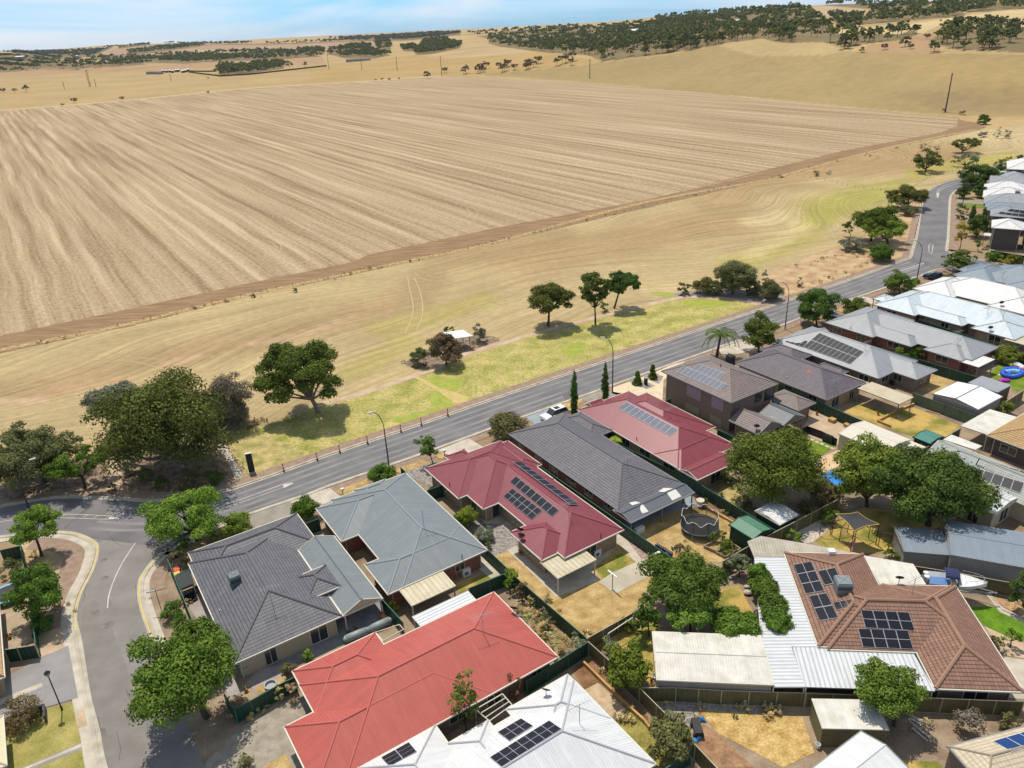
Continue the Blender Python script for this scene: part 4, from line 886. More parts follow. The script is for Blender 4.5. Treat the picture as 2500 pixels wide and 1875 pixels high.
tree('street_tree', 'very small round tree on the bare yard beside the porch', 'tree', 'ZC', 950, 1120, 790, 945, 1035, 1005, 'round', 'green', .18, 1.0, 14)
tree('shrub', 'left dark clipped shrub along the fence of the two-storey house', 'shrub', 'ZC', 1188, 1495, 1030, 1195, kind='shrub', tone='green', leaf=.2, trunk=False, nc=30)
tree('shrub', 'right dark clipped shrub along the fence of the two-storey house', 'shrub', 'ZC', 1585, 1870, 1075, 1250, kind='shrub', tone='green', leaf=.2, trunk=False, nc=30)
tree('shrub', 'yellow shrub between the two clipped dark shrubs', 'shrub', 'ZC', 1415, 1645, 1135, 1270, kind='shrub', tone='yellow', leaf=.18, trunk=False)
tree('shrub', 'grey-green low shrub beside the porch columns', 'shrub', 'ZC', 1120, 1225, 920, 985, kind='shrub', tone='sage', leaf=.15, trunk=False)
tree('cypress', 'left pencil cypress behind the dark round tree', 'tree', 'ZC', 890, 1000, 170, 470, 935, 500, 'column', 'dark', .18, 1.2, 16)
tree('cypress', 'right pencil cypress behind the dark round tree', 'tree', 'ZC', 1110, 1195, 210, 430, 1145, 470, 'column', 'dark', .18, 1.2, 16)
tree('cypress', 'left pencil cypress beside the road in front of the maroon roof', 'tree', 'M2', 608, 672, 158, 500, 640, 505, 'column', 'dark', .13, 1.5, 22)
tree('cypress', 'right pencil cypress beside the driveway in front of the maroon roof', 'tree', 'M2', 846, 906, 100, 412, 872, 420, 'column', 'dark', .13, 1.5, 22)
tree('topiary_bush', 'left clipped cone bush in the gravel of the cream driveway', 'shrub', 'M2', 1083, 1168, 178, 292, kind='cone', tone='green', leaf=.10, trunk=False, nc=40, dens=1.6)
tree('topiary_bush', 'right clipped cone bush in the gravel of the cream driveway', 'shrub', 'M2', 1202, 1284, 130, 246, kind='cone', tone='green', leaf=.10, trunk=False, nc=40, dens=1.6)
tree('street_tree', 'upper round tree on the dry corner verge of the side road', 'tree', 'L2', 62, 328, 105, 305, 252, 390, 'round', 'bright', .13, 1.1, 36)
tree('street_tree', 'lower round tree on the verge beside the green side fence', 'tree', 'L2', 50, 362, 472, 745, 240, 790, 'round', 'green', .13, 1.1, 40)
tree('street_tree', 'large dark green tree with a wide leaf shadow at the paved drive', 'tree', 'L2', 795, 1385, 880, 1340, 1240, 1355, 'round', 'green', .17, .75, 70, limbs=18)
tree('street_tree', 'upper leafy crown between the large dark tree and the tiled house', 'tree', 'L2', 1010, 1340, 760, 1020, 1190, 1080, 'round', 'green', .14, 1.1, 44, limbs=10)
tree('robinia_tree', 'lime green open tree leaning over the road junction', 'tree', 'L2', 872, 1335, -5, 325, 1195, 290, 'flat', 'bright', .14, .9, 44, limbs=12, thick=1.2)
tree('flowering_bush', 'bright green round bush with small white flowers beside the tiled house', 'shrub', 'L3', 440, 708, 328, 535, kind='shrub', tone='bright', leaf=.12, trunk=False, nc=34)
tree('shrub', 'low bright green ground shrub between the flowering bush and lime tree', 'shrub', 'L3', 345, 470, 480, 570, kind='shrub', tone='bright', leaf=.12, trunk=False)
tree('shrub', 'brown-green bush behind the green fence at the tiled house corner', 'shrub', 'L3', 45, 215, 630, 810, kind='shrub', tone='brown', leaf=.12, trunk=False)
tree('shrub', 'upper round bush on the verge beside the sign post', 'shrub', 'L2', 962, 1105, 650, 765, kind='shrub', tone='green', leaf=.12, trunk=False)
tree('shrub', 'lower round bush on the verge below the sign post', 'shrub', 'L2', 1012, 1145, 722, 855, kind='shrub', tone='green', leaf=.12, trunk=False)
tree('shrub', 'dark green bush between the forecourt and the grey-blue roofed house', 'shrub', 'L3', 1020, 1245, 212, 412, kind='shrub', tone='green', leaf=.12, trunk=False, nc=40)
tree('shrub', 'bright green bush at the foot of the street lamp beside the blue-grey roof', 'shrub', 'L5', 975, 1225, 1285, 1425, kind='shrub', tone='green', leaf=.12, trunk=False, nc=34)
tree('shrub', 'round clipped yellow-green bush in the gravel court of the maroon house', 'shrub', 'M1', 348, 562, 780, 965, kind='shrub', tone='bright', leaf=.09, trunk=False, nc=40, dens=1.3)
tree('shrub', 'low blue-green spreading plant in the gravel court', 'shrub', 'M1', 528, 698, 963, 1062, kind='shrub', tone='sage', leaf=.09, trunk=False, nc=24)
tree('shrub', 'small yellow-green bush against the fence in the gravel court', 'shrub', 'M1', 598, 668, 1062, 1136, kind='shrub', tone='bright', leaf=.09, trunk=False)
tree('garden_tree', 'narrow upright tree between the salmon roof and the white roof', 'tree', 'L4', 1560, 1790, 795, 1180, 1700, 1225, 'round', 'green', .15, .62, 34, limbs=10)
tree('shrub', 'dry brown upright shrub behind the salmon roof', 'shrub', 'L4', 1980, 2168, 745, 975, kind='round', tone='brown', leaf=.11, dens=.6, nc=26)
tree('shrub', 'yellow-green upright bush in the corner between the fences', 'shrub', 'M5', 78, 200, 252, 420, kind='round', tone='bright', leaf=.12, trunk=False, nc=24)
tree('shrub', 'reddish brown bush right of the yellow-green one', 'shrub', 'M5', 158, 268, 338, 480, kind='shrub', tone='bronze', leaf=.12, trunk=False)
tree('shrub', 'blue-grey saltbush nearest the salmon roof', 'shrub', 'M5', 330, 430, 520, 690, kind='shrub', tone='sage', leaf=.11, trunk=False)
tree('shrub', 'blue-grey saltbush in the corner of the green fences', 'shrub', 'M5', 520, 680, 700, 850, kind='shrub', tone='sage', leaf=.11, trunk=False)
for i, (a, b, c, d, lb) in enumerate(((200, 330, 560, 700, 'dry tan weeds beside the upper edge of the salmon roof'), (380, 520, 680, 870, 'dry tan weeds between the blue-grey bushes and the salmon roof'), (150, 240, 480, 580, 'dry tan weeds below the reddish brown bush'), (240, 330, 440, 520, 'dry weeds at the foot of the green fence'))):
    tree('dry_weeds', lb, 'weeds', 'M5', a, b, c, d, kind='shrub', tone='dry', leaf=.09, trunk=False, dens=.6)
tree('garden_tree', 'largest dark green tree in the garden below the golden back yard', 'tree', 'M5', 1100, 1650, 150, 560, 1420, 590, 'round', 'green', .16, 1.15, 85, limbs=10)
tree('garden_tree', 'bright green rounded tree in front of the largest garden tree', 'tree', 'M5', 1228, 1555, 438, 705, 1400, 735, 'round', 'bright', .15, 1.2, 50, limbs=8)
tree('garden_tree', 'dark small tree at the corner of the golden back yard', 'tree', 'M5', 985, 1205, 445, 700, 1110, 735, 'round', 'dark', .15, 1.1, 36, limbs=8)
tree('hedge', 'long green hedge behind the big white shed roof', 'shrub', 'M5', 1540, 1890, 562, 765, 1715, 775, kind='shrub', tone='green', leaf=.14, trunk=False, nc=60)
tree('garden_tree', 'orange-leaved small tree at the clothesline', 'tree', 'M5', 1270, 1410, 50, 190, 1350, 215, 'round', 'olive', .13, .8, 20)
tree('garden_tree', 'rounded tree between the olive fence and the white shed', 'tree', 'M5', 785, 1132, 790, 1085, 1010, 1095, 'round', 'green', .15, 1.1, 50, limbs=8)
tree('garden_tree', 'loose tree in the weedy strip at the bottom', 'tree', 'M5', 1100, 1425, 1290, 1560, 1300, 1590, 'round', 'olive', .15, 1.0, 44, limbs=10)
tree('olive_tree', 'grey-green small tree near the corrugated veranda corner', 'tree', 'Q3', 820, 1100, 715, 940, 970, 990, 'round', 'sage', .13, 1.0, 30)
for i, (a, b, c, d, lb) in enumerate(((820, 900, 650, 730, 'garden shrub under the swing frame left'), (900, 1010, 590, 700, 'garden shrub under the swing frame right'), (770, 900, 750, 850, 'grey-green shrub at the corner of the olive fence'))):
    tree('shrub', lb, 'shrub', 'M5', a, b, c, d, kind='shrub', tone=('olive', 'bright', 'sage')[i], leaf=.12, trunk=False)
for i, (a, b, c, d, lb) in enumerate(((1060, 1330, 850, 1100, 'top section of the climbing hedge along the veranda roof'), (1100, 1430, 1000, 1270, 'second section of the climbing hedge along the veranda roof'), (1180, 1520, 1170, 1450, 'third section of the climbing hedge along the veranda roof'), (1240, 1580, 1370, 1640, 'lowest section of the climbing hedge along the veranda roof'))):
    tree('climbing_hedge', lb, 'hedge', 'Q3', a, b, c, d, (a + b) / 2 - 40, d + 110, kind='shrub', tone='green', leaf=.14, trunk=False, nc=70)
tree('garden_tree', 'very large feathery dark tree behind the maroon roof and the pool', 'tree', 'M3', 85, 750, 590, 1110, 400, 1090, 'round', 'green', .18, 1.15, 110, limbs=10)
tree('garden_tree', 'bright green tree over the blue pool', 'tree', 'M3', 870, 1330, 655, 1150, 1080, 1140, 'round', 'bright', .18, 1.1, 80, limbs=10)
tree('garden_tree', 'wide dark green tree beside the tiled roof with solar panels', 'tree', 'M3', 1190, 1915, 790, 1200, 1520, 1275, 'round', 'dark', .19, 1.15, 100, limbs=12)
tree('shrub', 'olive shrub between the feathery tree and the pool', 'shrub', 'M3', 640, 900, 960, 1130, kind='shrub', tone='olive', leaf=.15, trunk=False, nc=40)
tree('shrub', 'small bush beside the play frame and gravel path', 'shrub', 'M3', 495, 625, 1305, 1400, kind='shrub', tone='bright', leaf=.13, trunk=False)
tree('shrub', 'dark bush at the corner of the fence above the gravel path', 'shrub', 'M3', 730, 860, 1150, 1270, kind='shrub', tone='green', leaf=.14, trunk=False)
tree('shrub', 'olive bush left of the white barrel-roofed shed', 'shrub', 'M3', 170, 260, 1090, 1180, kind='shrub', tone='olive', leaf=.13, trunk=False)
tree('shrub', 'yellow-green bush right of the white barrel-roofed shed', 'shrub', 'M3', 570, 690, 1100, 1200, kind='shrub', tone='olive', leaf=.13, trunk=False)
tree('shrub', 'low shrub behind the fence next to the maroon house', 'shrub', 'M3', 0, 130, 900, 1000, kind='shrub', tone='olive', leaf=.13, trunk=False)
tree('garden_tree', 'dark green small tree in front of the olive shed', 'tree', 'M6', 805, 1165, 1000, 1310, 1020, 1390, 'round', 'green', .14, 1.15, 60, limbs=8)
tree('garden_tree', 'dense tree at the right edge beside the lush lawn', 'tree', 'M6', 1790, 1960, 365, 640, 1870, 660, 'round', 'dark', .15, 1.1, 40)
tree('garden_tree', 'tiny bright green sapling on the pale gravel at the right', 'tree', 'M6', 1730, 1835, 755, 850, 1765, 880, 'round', 'bright', .11, 1, 14)
tree('shrub', 'dark bush against the brown roof at the gravel bed', 'shrub', 'M6', 1620, 1720, 790, 890, kind='shrub', tone='olive', leaf=.12, trunk=False)
tree('shrub', 'olive shrub below the shade sail at the garden edge', 'shrub', 'M6', 950, 1050, 245, 315, kind='shrub', tone='green', leaf=.12, trunk=False)
tree('shrub', 'green plant at the fence in the lower right dirt yard', 'shrub', 'M6', 1690, 1830, 1335, 1400, kind='shrub', tone='olive', leaf=.11, trunk=False)
tree('brush_pile', 'pile of grey dead branches on the bare dirt yard', 'brushwood', 'M6', 1400, 1600, 1300, 1470, kind='shrub', tone='grey', leaf=.14, trunk=False, dens=.5)
tree('shrub', 'bright bush in front of the grey hipped house', 'shrub', 'M4', 775, 960, 700, 800, kind='shrub', tone='bright', leaf=.15, trunk=False, nc=24)
tree('shrub', 'brown and green bush beside the red brick wall', 'shrub', 'M4', 1145, 1390, 835, 930, kind='shrub', tone='green', leaf=.15, trunk=False, nc=24)
tree('shrub', 'low golden hedge in the court of the light blue house', 'shrub', 'M4', 1360, 1505, 630, 675, kind='shrub', tone='yellow', leaf=.13, trunk=False)
tree('shrub', 'low dry hedge further down the court of the light blue house', 'shrub', 'M4', 1520, 1715, 675, 740, kind='shrub', tone='olive', leaf=.13, trunk=False)
tree('shrub', 'low golden bush in the court of the white roofed house', 'shrub', 'M4', 1730, 1820, 465, 505, kind='shrub', tone='yellow', leaf=.13, trunk=False)
tree('shrub', 'wide bright hedge with pale flowers beside the blue pool slide', 'shrub', 'M4', 1955, 2180, 840, 975, kind='shrub', tone='bright', leaf=.15, trunk=False, nc=40)
tree('shrub', 'spreading green and grey bush in front of the light blue house', 'shrub', 'M4', 690, 950, 475, 560, kind='shrub', tone='green', leaf=.15, trunk=False, nc=34)
tree('shrub', 'yellow-green bush in front of the white roof with red bricks', 'shrub', 'M3', 1975, 2130, 370, 460, kind='shrub', tone='bright', leaf=.14, trunk=False)
tree('shrub', 'bush between the tan weeds and the green fence at the paved drive', 'shrub', 'L4', 255, 395, 675, 810, kind='shrub', tone='bronze', leaf=.10, trunk=False)
tree('shrub', 'small green bush beside the bay window of the tiled house', 'shrub', 'L4', 425, 530, 590, 690, kind='shrub', tone='bright', leaf=.10, trunk=False)
tree('shrub', 'round lime bush at the corner of the cream carport', 'shrub', 'L4', 1095, 1178, 205, 300, kind='shrub', tone='lime', leaf=.08, trunk=False, nc=26, dens=1.3)
tree('dry_weeds', 'tall dry weeds against the green fence by the paved drive, left clump', 'weeds', 'N6', 900, 1080, 440, 660, kind='shrub', tone='dry', leaf=.09, trunk=False, dens=.6)
tree('dry_weeds', 'tall dry weeds against the green fence by the paved drive, right clump', 'weeds', 'N6', 1100, 1290, 380, 640, kind='shrub', tone='dry', leaf=.09, trunk=False, dens=.6)
tree('dry_weeds', 'dry bush at the bottom edge of the paved drive', 'weeds', 'N6', 420, 700, 1400, 1560, kind='shrub', tone='olive', leaf=.08, trunk=False, dens=.6)
tree('shrub', 'grey shrub behind the green fence in the left corner garden', 'shrub', 'L2', -10, 125, 420, 550, kind='shrub', tone='olive', leaf=.11, trunk=False)
tree('shrub', 'dark bush at the fence below the lower round tree', 'shrub', 'L2', 190, 320, 740, 870, kind='shrub', tone='dark', leaf=.11, trunk=False)
tree('cycad', 'spiky green cycad beside the road corner', 'plant', 'L3', 60, 205, 520, 640, kind='shrub', tone='green', leaf=.16, trunk=False, dens=.7)
tree('shrub', 'leafy plant left in the raised timber bed', 'plant', 'Q3', 600, 700, 460, 600, kind='shrub', tone='bright', leaf=.10, trunk=False, dens=.7)
tree('shrub', 'leafy plant at the back of the raised timber bed', 'plant', 'Q3', 730, 830, 445, 560, kind='shrub', tone='green', leaf=.10, trunk=False, dens=.7)
tree('shrub', 'low leafy vegetables in the front raised timber bed', 'plant', 'Q3', 710, 960, 570, 700, kind='shrub', tone='green', leaf=.10, trunk=False, dens=.8)
tree('shrub', 'small bush beside the stone bird bath', 'shrub', 'Q3', 540, 615, 62, 140, kind='shrub', tone='olive', leaf=.10, trunk=False)
for i, (a, b, c, d, lb) in enumerate(((2060, 2100, 958, 985, 'leftmost dark bush of the row at the upper right edge'), (2105, 2138, 940, 972, 'middle dark bush of the row at the upper right edge'), (2170, 2210, 930, 955, 'rightmost dark bush of the row at the upper right edge'), (2025, 2052, 972, 998, 'small bush just above the hedge-like tree at the road end'))):
    tree('shrub', lb, 'shrub', 'Z3', a, b, c, d, kind='shrub', tone='olive', leaf=.25, trunk=False)
tree('garden_tree', 'dark tree beside the uppermost black walled house', 'tree', 'Q1', 1190, 1500, 420, 620, 1330, 640, 'round', 'dark', .25, 1.1, 26)

# palms
def palm(name, label, t, bx, by, tx, ty, span, nf=26, tone='green', trunks=1):
    base = G(t, bx, by); fwd = math.hypot(base.x, base.y)
    def at(x, y):
        d = ray(*px(t, x, y)); k = fwd / math.hypot(d[0], d[1]); return Vector((d[0] * k, d[1] * k, CH + d[2] * k))
    top = at(tx, ty); mpp = (base - Vector((0, 0, CH))).length / FPX; R0 = span * ZT[t][2] * mpp / 2
    rt = empty(name, base, label, 'tree'); r = np.random.default_rng(3)
    V2, F2 = branchgeo([((0, 0, 0), (top - base) * .5, .3, .2), ((top - base) * .5, top - base, .2, .2)], 8)
    me = rawmesh('trunk', V2, F2, None, [M_trunk]); o = bpy.data.objects.new('trunk', me); col.objects.link(o); o.parent = rt
    VV = []; lo, hi = (np.array(x) for x in TONES[tone]); CC = []
    c = np.array(top - base)
    for k in range(nf):
        a = k * 2.399; el = r.uniform(.1, 1.2); Ln = R0 * r.uniform(.85, 1.15); prev = c.copy()
        h = np.array([math.cos(a), math.sin(a), 0]); side = np.array([-math.sin(a), math.cos(a), 0]); cf = lo + (hi - lo) * r.uniform(0, 1)
        for s in range(7):
            f0 = s / 7; f1 = (s + 1) / 7
            p = c + h * Ln * math.sin(f1 * 1.35) * math.cos(el * (1 - f1)) + np.array([0, 0, Ln * (math.sin(el) * f1 * 1.2 - 1.15 * f1 * f1)])
            for sd in (-1, 1):
                for u in (0, .5):
                    q = prev + (p - prev) * u; e = q + side * sd * .55 * (1 - f0 * .5) + h * .25 - np.array([0, 0, .25]); d_ = h * .11
                    VV += [q - d_, q + d_, e + d_ * .3, e - d_ * .3]; CC += [cf] * 4
            prev = p
    VV = np.array(VV); me = rawmesh('crown', VV, np.arange(len(VV)).reshape(-1, 4), np.array(CC), [M_leaf]); o = bpy.data.objects.new('crown', me); col.objects.link(o); o.parent = rt
palm('palm_tree', 'palm tree with drooping fronds beside the road, in front of the dark tiled house', 'Z5', 1700, 925, 1735, 735, 270)
palm('palm_tree', 'small palm squeezed between the grey tiled roof and the maroon roof', 'M2', 960, 790, 958, 700, 100, 14, 'lime')

# ---------------------------------------------------------------- far woods
def fartemplate(i, tone):
    r = np.random.default_rng(50 + i); cw = 5.2; ch = 3.1 + (i % 3) * .5; zc = 4.9 + (i % 2) * .8
    C, Rr = crownpts('gum' if i % 2 else 'round', cw, ch, r, 14 + i); C[:, 2] += zc
    V, F, cl = leafmesh('f', C, Rr, 420, .62, tone, r)
    segs = [((0, 0, -1.5), (0, 0, zc - ch * .6), .28, .2)] + [((0, 0, zc - ch * .6), tuple(C[j]), .14, .06) for j in range(5)]
    V2, F2 = branchgeo(segs, 4)
    return V, F, cl, V2, F2
TPL = [fartemplate(i, tn) for i, tn in enumerate(('far', 'far', 'far', 'far', 'farhaze', 'farhaze', 'fardry', 'fardry'))]
def tplmesh(k):
    V, F, cl, V2, F2 = TPL[k]
    return rawmesh('far_tree', np.vstack([V, V2]), np.vstack([F, F2 + len(V)]), np.vstack([cl, np.tile([.1, .075, .055], (len(V2), 1))]), [M_leaf, M_trunk], np.r_[np.zeros(len(F), np.int32), np.ones(len(F2), np.int32)])
TM = [tplmesh(k) for k in range(8)]
spots = []
r = np.random.default_rng(11)
def hits(Xs, Ys):
    D = (np.array(Xs)[:, None] - 1250) * CR + (np.array(Ys)[:, None] - 937.5) * CD + FPX * _f
    D /= np.hypot(D[:, 0], D[:, 1])[:, None]
    ds_ = np.concatenate([np.arange(300, 1500, 8.), np.arange(1500, 6000, 30.)])
    z = CH + D[:, 2:3] * ds_; t = Tz(D[:, 0:1] * ds_, D[:, 1:2] * ds_); m = z < t
    k = m.argmax(1); ok = m.any(1); d = ds_[k]; return ok, D[:, 0] * d, D[:, 1] * d, t[np.arange(len(k)), k], d
for s, dn, tn in WOODS:
    p = PX(s); xs = [q[0] for q in p]; ys = [q[1] for q in p]
    x0, x1, y0, y1 = max(min(xs), -60), min(max(xs), 2560), min(ys), max(ys)
    X = r.uniform(x0, x1, 9000); Y = r.uniform(y0, y1, 9000); k = inpoly(X, Y, p); X, Y = X[k][:3000], Y[k][:3000]
    ok, hx, hy_, hz, hd = hits(X, Y); gp = np.sin(hx / 61 + 1) * np.sin(hy_ / 47) + .6 * np.sin(hx / 23 + hy_ / 31); ok &= (gp > -.42) | (dn >= .95); X, Y, hx, hy_, hz, hd = (q[ok] for q in (X, Y, hx, hy_, hz, hd))
    qx, qy = X * hd / 1861 / 5.0, Y * hd / 1861 / 2.5; got = np.zeros((0, 2))
    for i in range(len(X)):
        if len(got) and ((qx[i] - got[:, 0]) ** 2 + (qy[i] - got[:, 1]) ** 2).min() < .75 / max(dn, .3): continue
        got = np.vstack([got, (qx[i], qy[i])]); spots.append((hd[i], Vector((hx[i], hy_[i], hz[i])), tn))
spots.sort(key=lambda s: s[0])
print('far trees', len(spots))
def farobj(h, k, sc_, name='eucalyptus_tree', label=None, group=None, dm=1.0):
    o = bpy.data.objects.new(name, TM[k]); col.objects.link(o); o.location = h; o.rotation_euler = (0, 0, r.uniform(0, 6.28)); o.scale = (sc_ * dm, sc_ * dm, sc_)
    tag(o, label, 'tree', group); return o
near_, rest = spots[:295], spots[295:]
for d, h, tn in near_:
    k = {0: int(r.integers(0, 4)), 1: int(r.integers(4, 6)), 2: int(r.integers(6, 8))}[tn]
    if tn == 2: farobj(h, k, r.uniform(.75, 1.15), 'dry_tree', 'one of the small brown-leaved trees in the row along the far edge of the fields', 'row of small dry trees between the fields')
    else: farobj(h, k, r.uniform(.6, 1.45), 'eucalyptus_tree', 'one of the grey-green gum trees of the woods on the hillside beyond the fields', 'gum trees of the hillside woods')
VV, FF, CC, n0 = [], [], [], 0
for d, h, tn in rest:
    k = {0: int(r.integers(0, 4)), 1: int(r.integers(4, 6)), 2: int(r.integers(6, 8))}[tn]
    V, F, cl = TPL[k][:3]; m_ = 130; sel = np.arange(m_); Vs = V[:m_ * 4].reshape(m_, 4, 3); cc_ = Vs.mean(1, keepdims=True); Vs = (cc_ + (Vs - cc_) * 1.9).reshape(-1, 3)
    a = r.uniform(0, 6.28); s_ = r.uniform(.8, 1.35); c_, q_ = math.cos(a), math.sin(a)
    Vr = np.stack([Vs[:, 0] * c_ - Vs[:, 1] * q_, Vs[:, 0] * q_ + Vs[:, 1] * c_, Vs[:, 2] * .95], 1) * s_ + np.array(h)
    VV.append(Vr); FF.append(np.arange(m_ * 4).reshape(-1, 4) + n0); n0 += m_ * 4; CC.append(cl[:m_ * 4])
me = rawmesh('distant_woods', np.vstack(VV), np.vstack(FF), np.vstack(CC), [M_leaf])
o = bpy.data.objects.new('distant_woods', me); col.objects.link(o)
tag(o, 'dark mass of trees on the far hills and plain below the skyline', 'woods', kind='stuff')
# skyline and lone far trees: photo column,row of the foot, height in photo px
LONE = [('Z1 1738,408', 1.5, 'large round dark tree standing apart at the end of the farm grove', 0), ('Z1 1830,400', 1.0, 'small tree right of the large round dark tree on the far farm', 0), ('Z1 160,554', 1.1, 'rightmost of the three bushy trees at the left edge of the orange field', 0), ('Z1 90,556', .7, 'middle of the three bushy trees at the left edge of the orange field', 0), ('Z1 20,556', .9, 'leftmost of the three bushy trees at the left edge of the orange field', 0),
 ('Z1 448,620', .75, 'thin small tree on the pale track at the far left', 2), ('Z1 377,640', .45, 'low dark bush beside the thin tree on the pale track', 0), ('Z1 733,602', .55, 'small tree on the pale track, second from the left', 2), ('Z1 1250,562', .4, 'low dark bush on the pale track above the field stripes', 0), ('Z1 1250,474', .4, 'low dark bush in the far orange paddock', 0),
 ('Z2 597,470', 1.0, 'cone shaped dark tree beside the tall pole', 0), ('Z2 327,487', .42, 'small dark bush on the track left of the cone shaped tree', 0), ('Z2 290,489', .35, 'low dark bush left of the small one on the track', 0), ('Z2 370,484', .4, 'brown low bush on the track left of the cone shaped tree', 2), ('Z2 429,478', .35, 'tiny brown bush on the track nearest the cone shaped tree', 2),
 ('Z3 1130,300', 1.2, 'dark leaning tree at the edge of the right hand field', 0), ('Z3 1235,318', .5, 'small round dark bush below the trees of the right hand field', 0), ('Z3 1670,315', 1.1, 'lone spreading tree left of the right hand wood', 0), ('Z3 1375,300', .6, 'thin grey tree on the slope above the right hand field', 2), ('Z3 1495,285', .9, 'tall dark tree on the slope above the right hand field', 0), ('Z3 1530,298', .5, 'low bush below the tall dark tree on the slope', 2), ('Z3 1628,235', .6, 'small reddish tree below the pale paddock', 2), ('Z3 1712,132', .35, 'tiny bush at the edge of the pale paddock', 0), ('Z3 400,105', .9, 'lone tree on the upper pale paddock of the hill', 0), ('Z3 1830,692', .22, 'left low dark bush at the foot of the tall pole', 0), ('Z3 1848,690', .25, 'right low dark bush at the foot of the tall pole', 0), ('Z3 1728,682', .25, 'low dark bush at the base of the tall pole', 0)]
for s, sc_, lb, tn in LONE:
    x, y = PX(s)[0]; h = hit(x, y)
    if h is None: continue
    farobj(h - Vector((0, 0, .8 * sc_)), {0: int(r.integers(0, 4)), 2: 6}[tn], sc_, 'paddock_tree', lb, None, 1.0)
